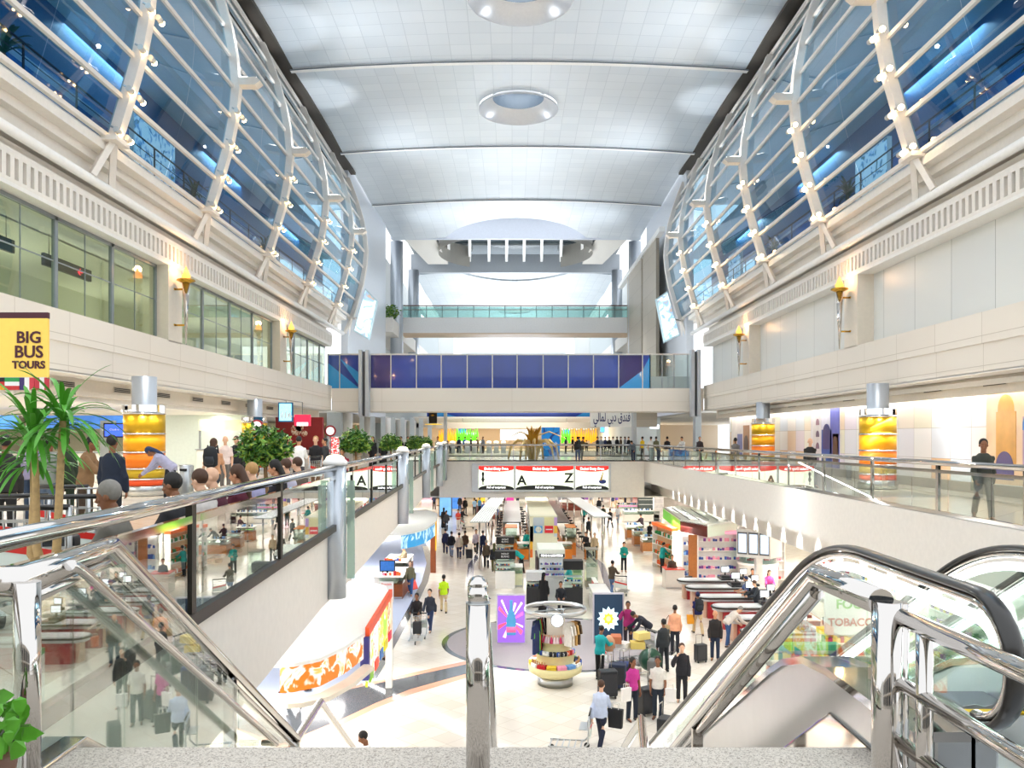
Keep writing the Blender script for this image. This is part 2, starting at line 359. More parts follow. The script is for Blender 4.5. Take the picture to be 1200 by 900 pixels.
def win(name, y0, y1, s, x, z0, z1, nm, gl):
    g = MB(); xx = H(s,x); t = .05
    n = max(1, round((y1-y0)/nm))
    for i in range(n+1):
        y = y0+(y1-y0)*i/n; ww = .14 if i % 2 == 0 else .02; g.box(xx-t*(1 if i % 2 == 0 else .3), y-ww/2, Zr(z0), xx+t*(1 if i % 2 == 0 else .3), y+ww/2, Zr(z1))
    g.box(xx-t, y0, Zr(z0), xx+t, y1, Zr(z0)+.08); g.box(xx-t, y0, Zr(z1)-.1, xx+t, y1, Zr(z1)); g.box(xx-.02, y0, Zr(z0+(z1-z0)*.55), xx+.02, y1, Zr(z0+(z1-z0)*.55)+.03)
    fr = st(g, name, FRAMEG)
    B(xx-.01, y0, Zr(z0), xx+.01, y1, Zr(z1)).build('pane', gl, fr)
win('window_1', 12.5, 27.8, -1, 12.6, 3.2, 5.9, 1.6, GREENGL); win('window_2', 28.9, 41.2, -1, 12.6, 3.2, 5.9, 1.6, GREENGL); win('window_3', 42.4, 52.9, -1, 12.6, 3.2, 5.9, 1.6, GREENGL)
for k, (s, y) in enumerate(((-1,27.8),(-1,41.2),(1,29.4),(1,42.8))):
    st(B(min(H(s,12.15),H(s,12.8)), y, Zr(3.3), max(H(s,12.15),H(s,12.8)), y+1.15, Zr(5.92)), 'wall_%s_%d' % (SIDE[s], 6+k), CREAM)

# ---- the two bulging glass walls
prof = [(11.4,8.46),(11.05,9.6),(10.72,10.75),(10.5,11.9),(10.4,13.0),(10.5,14.15),(10.7,15.25),(11.0,16.3),(11.35,17.3),(11.7,18.2)]
prof = [(x+.37, z) for x, z in prof]
def pr(t):
    i = min(len(prof)-2, max(0, int(t))); u = t-i; a, b = prof[i], prof[i+1]; return (a[0]+(b[0]-a[0])*u, a[1]+(b[1]-a[1])*u)
RIBS = {-1: [15.7,23.0,30.2,37.5,44.8,52.0], 1: [16.9,24.3,31.6,38.7,45.8,53.0]}
BLUEGL = glass_mat('blue_tinted_glass', '86B4CC', .8, .06)
RIBM = M('E6E0D8', .35, name='ivory_steel')
wn = 4; tn = 20
for s in (-1, 1):
    R = RIBS[s]; R2 = [R[0]-7.2]+R+[R[-1]+5]
    for k, y in enumerate(R+[R2[-1]]):
        g = MB(); n = 36
        pp = [pr(9*i/n) for i in range(n+1)]
        inn = [(H(s,x-.3), Zr(z)) for x, z in pp]; out_ = [(H(s,x+.05), Zr(z)) for x, z in pp]
        g.prism(inn+out_[::-1], y-.17, y+.17, 'Y')
        for dy in (-.55, .55):                                   # forked foot down to the pipe
            g.tube([(H(s,11.65), y, Zr(8.5)), (H(s,12.0), y+dy, Zr(7.25))], .09, 4)
        g.box(min(H(s,11.4),H(s,11.9)), y-.4, Zr(8.3), max(H(s,11.4),H(s,11.9)), y+.4, Zr(8.45))
        st(g, 'trim_%d' % tn, RIBM, bevel=.01); tn += 1
    for k in range(len(R2)-1):
        y0, y1 = R2[k], R2[k+1]; g = MB()
        for i, (x, z) in enumerate(prof):
            g.box(min(H(s,x-.08),H(s,x+.06)), y0, Zr(z)-.065, max(H(s,x-.08),H(s,x+.06)), y1, Zr(z)+.065)
        fr = st(g, 'window_%d' % wn, RIBM); wn += 1
        gl = MB()
        for i in range(9):
            (xa, za), (xb, zb) = prof[i], prof[i+1]
            for (ya_, yb_) in ((y0+.05, (y0+y1)/2-.01), ((y0+y1)/2+.01, y1-.05)):
                gl.quad((H(s,xa), ya_, Zr(za)), (H(s,xa), yb_, Zr(za)), (H(s,xb), yb_, Zr(zb)), (H(s,xb), ya_, Zr(zb)))
        gl.build('pane', BLUEGL, fr)
    # rooms behind the glass: floor slabs, back wall painted blue in place of reflections, pale ceilings
    g = MB()
    BW = M('3F78A8', .5, noise=.2, scale=.4, name='reflected_blue_paint')
    st(B(min(H(s,17),H(s,17.3)), 8, Zr(7.6), max(H(s,17),H(s,17.3)), 58, Zr(18.8)), 'wall_%s_12' % SIDE[s], BW)
    for j, z in enumerate((8.4, 12.7, 16.6)):
        st(B(min(H(s,12.3),H(s,17)), 8, Zr(z), max(H(s,12.3),H(s,17)), 58, Zr(z)+.25), 'floor_%d' % (20+j+(3 if s > 0 else 0)), M('C9D3D6', .5))
    st(B(min(H(s,13.9),H(s,14.1)), 8, Zr(10.75), max(H(s,13.9),H(s,14.1)), 58, Zr(12.7)), 'wall_%s_13' % SIDE[s], M('2E6E9E', .4))  # blue paint stands in for the bands reflected in the panes
    for y in (16, 27, 38, 49):
        lamp('lounge_light', 'AREA', (H(s,14.5), y, Zr(12.5)), 160, COOL, 2, 5); lamp('lounge_light', 'AREA', (H(s,13.2), y, Zr(16.4)), 110, COOL, 1.5, 5)
    # dark gap between glass and vault
    st(B(min(H(s,11.55),H(s,17.3)), 12, Zr(18.75), max(H(s,11.55),H(s,17.3)), 58, Zr(18.9)), 'trim_%d' % (60+s), M('4A453F', .7))
    g = MB().tube([(H(s,12.05), 9, Zr(18.3)), (H(s,12.05), 57, Zr(18.3))], .12, 10); st(g, 'trim_%d' % (62+s), RIBM)

# ---- vaulted ceiling, cut by two oculi and one end of a great ellipse
CEILM = grid_mat('silver_ceiling_panels', 'D3DCE4', 'DAE2E9', 'C3CDD6', 1.02, 1.02, .34, .25, 0, 'XY', .02, .25)
def vault(name, y0, y1, holes, step=12.1, yb=29.4):
    nx, ny = 28, int((y1-y0)/1.0); W = 11.75; g = MB()
    def z(x, y): 
        ph = ((y-yb) % step)/step; return Zr(19.2-.45*(x/W)**2+.18*sin(pi*ph))
    for top in (0, 1):
        for j in range(ny+1):
            for i in range(nx+1):
                x = -W+2*W*i/nx; y = y0+(y1-y0)*j/ny; g.v.append((X0+x, y, z(x, y)+top*.25))
    K = nx+1; N = K*(ny+1)
    for j in range(ny):
        for i in range(nx):
            a = j*K+i; g.face([a, a+1, a+1+K, a+K]); g.face([N+a+K, N+a+K+1, N+a+1, N+a])
    for j in range(ny): 
        for a, b_ in ((j*K, (j+1)*K), (j*K+nx+K, j*K+nx)): g.face([a, b_, N+b_, N+a])
    for i in range(nx):
        for a, b_ in ((i+1, i), (ny*K+i, ny*K+i+1)): g.face([a, b_, N+b_, N+a])
    o = st(g, name, CEILM)
    for (hx, hy, rx, ry) in holes:
        c = MB().prism(ell(hx, hy, rx, ry, 64), Zr(15), Zr(24)).build('cutter', CEILM)
        md = o.modifiers.new('cut', 'BOOLEAN'); md.object = c; md.solver = 'EXACT'
        dg = bpy.context.evaluated_depsgraph_get(); me = bpy.data.meshes.new_from_object(o.evaluated_get(dg)); o.modifiers.clear(); o.data = me
        bpy.data.objects.remove(c)
    return o
ECX, ECY, ERX, ERY = X0, 84.5, 8.0, 12.8
vault('ceiling', 17.3, 77.6, [(X0,35.5,2.3,2.3),(X0,47.5,2.3,2.3),(ECX,ECY,ERX,ERY)])
vault('ceiling_10', 94, 200, [(ECX,ECY,ERX,16.5),(X0,125,2.5,2.5),(X0,140,2.5,2.5)], yb=94)
for k, y in enumerate((29.4, 41.5, 53.6, 65.7)):
    pts = [(X0-11.7+23.4*i/24, y, Zr(19.2-.45*((-11.7+23.4*i/24)/11.75)**2)-.02) for i in range(25)]
    st(MB().tube(pts, .16, 4, .05), 'trim_%d' % (70+k), PURE)
    st(MB().tube([(p[0], p[1]-.2, p[2]-.05) for p in pts], .03, 6), 'trim_%d' % (80+k), M('5F6B78', .5))
CONE = M('D9DADC', .3, .3, name='oculus_lining')
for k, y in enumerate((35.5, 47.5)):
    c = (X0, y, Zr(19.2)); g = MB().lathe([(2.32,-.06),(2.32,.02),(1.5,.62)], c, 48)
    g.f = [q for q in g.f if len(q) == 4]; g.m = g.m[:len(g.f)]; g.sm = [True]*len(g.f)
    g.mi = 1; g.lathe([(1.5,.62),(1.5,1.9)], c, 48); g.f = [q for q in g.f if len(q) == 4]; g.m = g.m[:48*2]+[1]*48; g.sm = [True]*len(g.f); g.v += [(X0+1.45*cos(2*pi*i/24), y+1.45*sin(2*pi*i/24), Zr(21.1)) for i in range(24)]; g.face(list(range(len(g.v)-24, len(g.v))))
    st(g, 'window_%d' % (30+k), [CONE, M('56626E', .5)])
# framing of the great ellipse: lining, cross beams, dark skylights, pale baffles
LAV = M('CCD4E2', .4, .1, name='lavender_grey_metal')
st(B(X0-12,77.7,Zr(19.0),X0+12,78.2,Zr(21.6)), 'trim_90', LAV)
st(B(X0-12,93.2,Zr(18.9),X0+12,93.8,Zr(21.0)), 'trim_91', M('B9C0C8', .4, .2))
g = MB()
for t in range(0, 64):
    a0, a1 = 2*pi*t/64, 2*pi*(t+1)/64
    if cos(a0)**2 > .25 or True:
        p0 = (ECX+ERX*cos(a0), ECY+8.0*sin(a0)); p1 = (ECX+ERX*cos(a1), ECY+8.0*sin(a1))
        if abs(sin((a0+a1)/2)) < .75: g.quad((*p0, Zr(19.0)), (*p1, Zr(19.0)), (*p1, Zr(21.3)), (*p0, Zr(21.3)))
st(g, 'trim_92', M('A9A69F', .5))
SKYG = M('4A5A60', .15, .3, noise=.3, scale=.6, name='dark_skylight_glass')
st(B(X0-12,76,Zr(21.7),X0+12,101,Zr(21.8)), 'window_34', SKYG)
g = MB()
for i in range(-11, 12, 2): g.box(X0+i*1.0-.08, 78, Zr(21.45), X0+i*1.0+.08, 94, Zr(21.7))
for y in (81, 84.5, 88, 91): g.box(X0-12, y-.06, Zr(21.5), X0+12, y+.06, Zr(21.68))
st(g, 'trim_93', M('A0A6A8', .4))
for k, x in enumerate((-7.6,-5.2,-3.0,-1.0,1.0,3.0,5.2,7.6)):
    h = abs(x) in (3.0, 5.2)
    st(MB().tube([(X0+x*.86, 79, Zr(21.2)), (X0+x, 92.5, Zr(20.2))], .15, 4, .22), 'trim_%d' % (94+k), PURE)
for k, s in enumerate((-1, 1)):
    st(MB().prism([(X0+s*8.0,79.3),(X0+s*11.2,79.3),(X0+s*9.9,92),(X0+s*7.6,92)] if s > 0 else [(X0-11.2,79.3),(X0-8.0,79.3),(X0-7.6,92),(X0-9.9,92)], Zr(19.6), Zr(19.75)), 'ceiling_%d' % (11+k), M('E8E4DC', .5))
# ---- far side walls beyond the glass
for s in (-1, 1):
    n = SIDE[s]
    st(B(min(H(s,11.9),H(s,12.4)), 57, Zr(1.7), max(H(s,11.9),H(s,12.4)), 74, Zr(19.3)), 'wall_%s_20' % n, M('D6DCE4', .35, .1, name='grey_blue_cladding'))
    st(B(min(H(s,14),H(s,14.4)), 74, Zr(1.7), max(H(s,14),H(s,14.4)), 200, Zr(19.3)), 'wall_%s_21' % n, M('C3C9CA', .5))
    for j, z in enumerate((5.0, 9.6)):
        st(B(min(H(s,11.3),H(s,14)), 74, Zr(z), max(H(s,11.3),H(s,14)), 150, Zr(z)+1.3), 'floor_%d' % (30+j+(2 if s > 0 else 0)), WHITE)
    st(B(min(H(s,11.2),H(s,14.5)), 150, Zr(1.7), max(H(s,11.2),H(s,14.5)), 151, Zr(19.2)), 'wall_%s_22' % n, PURE)
    for j, y in enumerate((79, 92.5)):
        st(MB().lathe([(.62,0),(.62,12.8)], (H(s,11.6), y, Zr(6.2)), 20), 'trim_%d' % (104+j+(2 if s > 0 else 0)), SATIN)
STONE = grid_mat('speckled_stone_slabs', 'B9B0A0', 'C0B7A8', '8C8476', 4, 1.5, .5, 0, 0, 'YZ', .01, .1)
st(B(H(1,11.0), 64, Zr(3), H(1,11.25), 70.5, Zr(15.7)), 'wall_right_30', STONE); st(B(H(1,11.0), 71.3, Zr(3), H(1,11.25), 80, Zr(15.7)), 'wall_right_31', STONE)
st(B(H(1,10.9), 62, Zr(15.7), H(1,11.35), 86, Zr(16.1)), 'trim_110', PURE)
st(B(-14, 200, Zr(-1.7), 16, 200.3, Zr(19.5)), 'wall_back_3', PURE)
lamp('bridge_fill', 'AREA', (X0, 83.5, Zr(12)), 260, COOL, 14, 2, to=(X0, 84, 50))  # unseen fill added over each bridge to light the ceiling
lamp('bridge_fill', 'AREA', (X0, 55, Zr(4.5)), 350, COOL, 18, 2, to=(X0, 64, 40))
for y in (100, 125, 150, 175): lamp('far_fill', 'AREA', (X0, y, Zr(4)), 1100, COOL, 10, 6, to=(X0, y, 50))  # fill added to brighten the far end of the hall

# ---- bridges
BLUEP = M('1E3F9C', .15, noise=.25, scale=.5, name='deep_blue_printed_glass', coat=.6)
LBLUE = M('2C97DB', .15, noise=.05, name='light_blue_printed_glass', coat=.6); PURP = M('2E2A6E', .15, noise=.2, scale=.6, name='violet_printed_glass', coat=.6)
def xs(px, D): return (px-HX)*D/F
g = B(H(-1,12.15), YE, Zr(1.68), H(1,12.15), YE+3.5, Zr(3.18)); st(g, 'floor_40', grid_mat('bridge_panels', 'ECE6DC', 'EDE8DF', 'D5CDC0', 8.5, 5, .4, 0, 0, 'XZ', .01, .05))
br = T('blue_glass_parapet', 'long deep blue printed glass parapet along the footbridge across the hall', 'parapet', (X0, YE, Zr(3.18)))
D = YE
xsx = [384,398,421,434,458,488,517,547.5,577,606,636.5,666,695.5,725,753,762]
for i in range(len(xsx)-1):
    x0_, x1_ = xs(xsx[i], D), xs(xsx[i+1], D)
    if xsx[i] == 421: continue
    m = PURP if xsx[i] in (434, 725) else BLUEP
    g = B(x0_+.03, YE+.04, Zr(3.2), x1_-.03, YE+.08, Zr(5.35)); g.build('panel', m, br)
for tri in ([(384,455),(421,455),(384,425)], [(398,420),(421,437),(421,452)], [(725,455),(753,455),(753,434)], [(753.5,455),(761.5,455),(761.5,418),(753.5,433)]):
    g = MB().prism([(xs(a, D), Zr((HY-b)*D/F)) for a, b in tri], YE+.02, YE+.045, 'Y'); g.build('light_blue_print', LBLUE, br)
g = MB()
for x in xsx: g.box(xs(x, D)-.03, YE, Zr(3.18), xs(x, D)+.03, YE+.1, Zr(5.4))
g.box(xs(384,D), YE, Zr(5.36), xs(813,D), YE+.1, Zr(5.44)); g.build('frame', M('CFCFCA', .3, .5), br)
g = MB(); g2 = MB()
for x in (762, 776, 790, 806): g2.box(xs(x,D)-.03, YE, Zr(3.18), xs(x,D)+.03, YE+.1, Zr(5.4))
br2 = T('clear_glass_parapet', 'short clear glass parapet at the right end of the blue footbridge', 'parapet', (xs(785,D), YE, Zr(3.18)))
g2.build('frame', FRAMEG, br2); B(xs(762,D), YE+.04, Zr(3.2), xs(820,D), YE+.07, Zr(5.35)).build('panel', RAILGLASS, br2)
st(B(H(-1,12.15), YE+3.4, Zr(3.18), H(1,12.15), YE+3.5, Zr(4.2)), 'wall_back_4', M('A9AEB4', .4))
# steel hangers either side of the bridge
for k, (a, b_) in enumerate(((421,433),(809,820))):
    x0_, x1_ = xs(a, D-.6), xs(b_, D-.6); dx = (x1_-x0_)
    g = MB(); g.box(x0_, D-.9, Zr(1.3), x0_+dx*.36, D-.35, Zr(5.6)); g.box(x1_-dx*.36, D-.9, Zr(1.3), x1_, D-.35, Zr(5.6)); g.box(x0_+dx*.36, D-.7, Zr(1.35), x1_-dx*.36, D-.5, Zr(5.5), 1)
    st(g, 'trim_%d' % (120+k), [SATIN, M('55585C', .4)])
# far high bridge
D3 = 80
st(B(xs(463,D3), D3, Zr(10.25), xs(741,D3), D3+3, Zr(11.8)), 'floor_41', M('E6E7E6', .45))
st(B(xs(463,D3), D3-.02, Zr(10.15), xs(741,D3), D3+3, Zr(10.26)), 'trim_124', M('D8C0A4', .5))
hb = T('glass_railing', 'high far footbridge glass railing under the elliptical roof opening', 'railing', (X0, D3, Zr(11.8)))
g = MB().tube([(xs(463,D3),D3,Zr(12.95)),(xs(741,D3),D3,Zr(12.95))], .06, 8); g.tube([(xs(463,D3),D3,Zr(12.55)),(xs(741,D3),D3,Zr(12.55))], .03, 6); g.build('rail', M('7E5E50', .3, .5), hb)
for i in range(16): B(xs(463,D3)+i*1.55-.03, D3-.03, Zr(11.75), xs(463,D3)+i*1.55+.03, D3+.03, Zr(12.95)).build('post', M('5D6F72', .4), hb)
g = MB(); B(xs(463,D3), D3, Zr(11.8), xs(741,D3), D3+.02, Zr(12.85)).build('panel', glass_mat('teal_glass', 'C4E0DC', 1, .1, .12, 'BFE0DA'), hb)
# second blue bridge far behind at the food court
D2 = 100
st(B(-12, D2, Zr(1.16), 10.3, D2+2, Zr(2.3)), 'floor_42', WHITE)
g = B(-10.5, D2+.05, Zr(2.3), 9.6, D2+.15, Zr(4.6)); tag(g.build('blue_glass_parapet', BLUEP), 'farther dark blue glass parapet seen just under the near blue footbridge', 'parapet')
for k, (a, b_) in enumerate(((510,540),(672,691))):
    g = MB().prism([(xs(a,D2), Zr(2.35)), (xs(b_,D2), Zr(2.35)), (xs(b_ if k else a,D2), Zr(3.2))] if not k else [(xs(a,D2), Zr(2.35)), (xs(b_,D2), Zr(2.35)), (xs(b_,D2), Zr(3.4))], D2, D2+.06, 'Y')
    tag(g.build('blue_poster', LBLUE), ('left' if not k else 'right')+' light blue wedge print on the farther blue parapet', 'print')
# far end walls of the upper level
st(B(-30, 118, UF, 30, 118.3, Zr(3)), 'wall_back_5', M('CBBBA6', .5))
st(B(-30, 57, Zr(1.7), -11.8, 118, Zr(1.9)), 'ceiling_13', SOFF); st(B(12.5, 57, Zr(1.7), 30, 118, Zr(1.9)), 'ceiling_14', SOFF)
st(B(-12, 98.5, Zr(2.3), 12.5, 99.9, Zr(2.45)), 'ceiling_18', SOFF); st(B(-12, 102, Zr(1.7), 12.5, 118, Zr(1.9)), 'ceiling_15', SOFF)
st(B(4.5, 58.9, Zr(1.97), 11.8, 61, Zr(2.1)), 'ceiling_19', SOFF); st(B(-6.6, 56.6, Zr(1.97), -4.6, 58, Zr(2.1)), 'ceiling_20', SOFF)
for x in (-14, -4, 6, 15): lamp('food_court_light', 'AREA', (x, 108, Zr(1.6)), 350, WARM, 8, 4)
# ---- rooms at the edges of the upper floor
st(B(-30,0,Zr(1.05),H(-1,13.2),YE,Zr(1.2)), 'ceiling_16', SOFF)                   # check-in hall on the left
st(B(-30.3,0,UF,-30,118,Zr(2)), 'wall_left_30', M('D9E2DC', .5)); st(B(-30,-.3,UF,-3,0,Zr(1.1)), 'wall_left_31', PURE)
st(B(-17.2,39,UF,-12.55,39.3,Zr(1.05)), 'wall_left_32', M('DCE6E0', .5)); st(B(-30,46,UF,-17,46.3,Zr(1.05)), 'wall_left_33', M('E4E2C8', .5))
st(B(-17.2,39.3,UF,-17,55,Zr(1.05)), 'wall_left_34', M('CFD6CE', .5))
MURAL = None
def mural_mat():
    m = bpy.data.materials.new('pastel_tile_mosaic'); m.use_nodes = True; nt = m.node_tree; b = nt.nodes['Principled BSDF']
    g = nt.nodes.new('ShaderNodeNewGeometry'); sep = nt.nodes.new('ShaderNodeSeparateXYZ'); cmb = nt.nodes.new('ShaderNodeCombineXYZ')
    nt.links.new(g.outputs['Position'], sep.inputs[0]); nt.links.new(sep.outputs['Y'], cmb.inputs[0]); nt.links.new(sep.outputs['Z'], cmb.inputs[1])
    sc = nt.nodes.new('ShaderNodeVectorMath'); sc.operation = 'MULTIPLY'; sc.inputs[1].default_value = (.85, 1.0, 0); nt.links.new(cmb.outputs[0], sc.inputs[0])
    fl = nt.nodes.new('ShaderNodeVectorMath'); fl.operation = 'FLOOR'; nt.links.new(sc.outputs[0], fl.inputs[0])
    wn_ = nt.nodes.new('ShaderNodeTexWhiteNoise'); wn_.noise_dimensions = '2D'; nt.links.new(fl.outputs[0], wn_.inputs['Vector'])
    r = nt.nodes.new('ShaderNodeValToRGB'); e = r.color_ramp; e.interpolation = 'CONSTANT'
    cols = ['F1EEE9','EFE3D4','F2F0EE','F0D9BE','E9E6EC','F3EFE6','E8DDE6','F1C9A0','F4F1EC','EBE4CF','F2EEEA','DDE3EA']
    while len(e.elements) < len(cols): e.elements.new(0)
    for i, c in enumerate(cols): e.elements[i].position = i/len(cols); e.elements[i].color = (*lin(c), 1)
    nt.links.new(wn_.outputs['Value'], r.inputs[0])
    br = nt.nodes.new('ShaderNodeTexBrick'); br.offset = 0; br.inputs['Scale'].default_value = 1; br.inputs['Brick Width'].default_value = 1; br.inputs['Row Height'].default_value = 1; br.inputs['Mortar Size'].default_value = .008
    br.inputs['Color1'].default_value = br.inputs['Color2'].default_value = (1,1,1,1); br.inputs['Mortar'].default_value = (.6,.56,.52,1)
    nt.links.new(sc.outputs[0], br.inputs['Vector'])
    mx = nt.nodes.new('ShaderNodeMix'); mx.data_type = 'RGBA'; mx.blend_type = 'MULTIPLY'; mx.inputs[0].default_value = 1
    nt.links.new(r.outputs[0], mx.inputs['A']); nt.links.new(br.outputs['Color'], mx.inputs['B']); nt.links.new(mx.outputs['Result'], b.inputs['Base Color'])
    b.inputs['Roughness'].default_value = .25
    return m
XW = 14.0
st(B(XW,-2,UF,XW+.3,YE-1,Zr(1.5)), 'wall_right_32', mural_mat()); st(B(XW-.05,-2,UF,XW,YE-1,UF+.32), 'baseboard_right', M('8D867A', .3))
st(B(XW-.75,-2,Zr(1.45),XW,YE-1,Zr(1.6)), 'ceiling_17', SOFF)
st(B(XW-.3,-2,Zr(1.40),XW-.22,YE-1,Zr(1.46)), 'trim_130', M('FFFFFF', .5, noise=0, emit=5, name='cove_light'))
lamp('cove_wash', 'AREA', (XW-.3, 26, Zr(1.35)), 260, (1,1,1), .2, 50, to=(XW+.35, 26, Zr(0)))
st(B(XW,YE-1,UF,30,YE-.8,Zr(1.7)), 'wall_right_33', PURE)
# generic townscape figures set in the mosaic
def mural(label, y0, y1, z1, base, items, z0=-1.35):
    t = T('mural', label, 'mural', (XW, (y0+y1)/2, Zr(z0)))
    B(XW-.02, y0, Zr(z0), XW-.001, y1, Zr(z1)).build('ground', M(base, .3, noise=.25, scale=1.5), t)
    for (kind, a, b_, c, d, col) in items:
        ya, yb = y0+(y1-y0)*a, y0+(y1-y0)*b_; za, zb = z0+(z1-z0)*c, z0+(z1-z0)*d; m = M(col, .3, noise=.2, scale=3)
        if kind == 'r': B(XW-.035, ya, Zr(za), XW-.015, yb, Zr(zb)).build('tower', m, t)
        else:
            n = 12; h = (yb-ya)/2; pts = [(ya, Zr(za)), (yb, Zr(za))]+[((ya+yb)/2+h*cos(pi*i/n), Zr(zb-h)+h*1.1*sin(pi*i/n)) for i in range(n+1)]
            MB().prism(pts, XW-.045, XW-.02, 'X').build('arch', m, t)
mural('mosaic picture of an ochre domed palace with arches, nearest on the right wall', 18.8, 23.9, 1.3, 'EBC9A6',
      [('r',0,.36,0,.92,'B97A4E'),('r',.33,.66,.12,.72,'A88AB4'),('a',.38,.62,.15,.5,'5A3A36'),('a',.36,.44,.58,.72,'3D7FC4'),('a',.47,.55,.58,.72,'3D7FC4'),('a',.58,.66,.58,.72,'3D7FC4'),('r',.72,.9,.2,.78,'D9A55E'),('a',.74,.88,.78,.95,'D9A55E'),('a',.74,.9,.05,.34,'5B5B86'),('a',.05,.25,.1,.5,'6B3B30'),('r',.4,.6,.72,.86,'E6B37C'),('a',.44,.56,.84,1.0,'D98A52')])
mural('mosaic picture of slender blue and ochre towers between the two gold columns', 34.6, 37.9, 1.35, 'D9D9E6',
      [('r',0,.3,0,1,'6A6FC0'),('r',.25,.6,0,.62,'2D5AA8'),('a',.3,.55,.3,.7,'3B3E78'),('r',.02,.22,.05,.55,'C79A48'),('a',.05,.2,.1,.5,'5A3B2E'),('r',.62,.95,0,.98,'E3E0E2'),('a',.68,.8,.1,.2,'6C5A78'),('a',.68,.8,.3,.4,'6C5A78'),('a',.68,.8,.5,.6,'6C5A78'),('a',.68,.8,.7,.8,'A07A88')])
mural('mosaic picture of brown wind towers behind the farther gold column', 47.3, 51.5, 1.2, 'E9DDD6', [('r',.1,.4,0,.8,'A8744A'),('r',.45,.7,0,.6,'6C6FA8'),('a',.15,.35,.2,.55,'5A4036'),('r',.75,.95,0,.45,'C9A27A')])

# ---- vents and downlights on the bulkheads
VENTM = M('2E2A26', .6)
def vent0():
    t = T('air_vent', 'v', 'vent', (0,0,0), world=False)
    B(-.02,-.55,-.085,.0,.55,.085).build('frame', M('C9C1B4', .5), t)
    g = MB()
    for i in range(3): g.box(-.032,-.52,-.07+i*.05,-.018,.52,-.04+i*.05)
    g.build('louvre', VENTM, t); return t
V0 = vent0(); first = True
vl = ['nearest', 'second', 'third', 'fourth', 'fifth', 'sixth', 'seventh', 'eighth', 'ninth']
for s, ys in ((-1, (22.8,26.2,29.3,32.5,35.7,38.9,42.2)), (1, (22.4,25.7,32.1,35.4,38.6,42,45.3))):
    for k, y in enumerate(ys):
        lb = '%s slotted dark air vent in the bulkhead above the upper %s walkway' % (vl[k], SIDE[s])
        if first: V0.location = (H(s,12.98), y, Zr(1.5)); V0['label'] = lb; V0['group'] = 'bulkhead air vents'; V0.rotation_euler[2] = pi if s < 0 else 0; first = False
        else: dup(V0, (H(s,12.98), y, Zr(1.5)), pi if s < 0 else 0, lb)
def dl0():
    t = T('downlight', 'd', 'ceiling light', (0,0,0), world=False, group='round downlights under the parapets')
    MB().lathe([(.1,0),(.1,-.02),(.075,-.02)], n=14).build('trim_ring', PURE, t)
    MB().lathe([(.0,-.012),(.075,-.012)], n=14).build('bulb', GLOW, t); return t
DL = dl0(); used = 0
for s in (-1, 1):
    for k in range(12):
        y = 17+k*3.0; loc = (H(s,12.6), y, Zr(1.7)); lb = 'small round recessed downlight under the %s parapet, %s from the camera' % (SIDE[s], ['nearest','second','third','fourth','fifth','sixth','seventh','eighth','ninth','tenth','eleventh','twelfth'][k])
        if not used: DL.location = loc; DL['label'] = lb; used = 1
        else: dup(DL, loc, label=lb)
# ---- gold banded columns
GOLD1, GOLD2, GOLD3, GOLD4, GOLD5 = M('D2A820', .4, .55, .03), M('F5A800', .42, .2, .03), M('F27E10', .45, .15, .03), M('BFA020', .4, .4, .03), M('EA5420', .45, .15, .03)
def gold_column(x, y, label):
    t = T('gold_column', label, 'column', (x, y, UF)); c = (x, y, CZ)
    MB().lathe([(.34,-1.7),(.34,1.75)], c, 28).build('shaft', SATIN, t)
    MB().lathe([(.56,-1.7),(.6,-1.68),(.6,-1.44),(.56,-1.4)], c, 32).build('glass_base', BRUSH, t)
    for (a, b_, m) in ((-1.40,-1.22,GOLD5),(-1.20,-.92,GOLD4),(-.90,-.45,GOLD3),(-.43,.08,GOLD2),(.10,.66,GOLD1)):
        MB().lathe([(.565,a),(.565,b_)], c, 36).build('band', m, t)
    for z in (-1.21,-.91,-.44,.09,.67): MB().lathe([(.585,z-.02),(.585,z+.02)], c, 36).build('chrome_ring', CHROME, t)
    g = MB()
    for k in range(5):
        a = pi/2+k*2*pi/5; g.box(x+.42*cos(a)-.42, y+.42*sin(a)-.02, CZ+.72, x+.42*cos(a)+.42, y+.42*sin(a)+.02, CZ+.92, rz=a+pi/2, piv=(x+.42*cos(a), y+.42*sin(a), 0))
    g.build('mirror_collar', CHROME, t)
    for a in (-.9,-.3,.3,.9,-1.57): lamp('column_spot', 'SPOT', (x+.75*sin(a)*1.0, y-.75*cos(a), CZ+.95), 26, (1,.85,.6), .04, to=(x+.5*sin(a), y-.5*cos(a), CZ-.7), spot=radians(50), blend=.8)
gold_column(12.0, 26.6, 'gold and orange banded round column on the right walkway, nearer of the two there')
gold_column(12.7, 41, 'gold and orange banded round column on the right walkway, farther of the two')
gold_column(-10.7, 23.6, 'large gold and orange banded column beside the steel bin on the left')
gold_column(-11.9, 37.5, 'gold banded column hidden behind the round-headed ficus on the left')
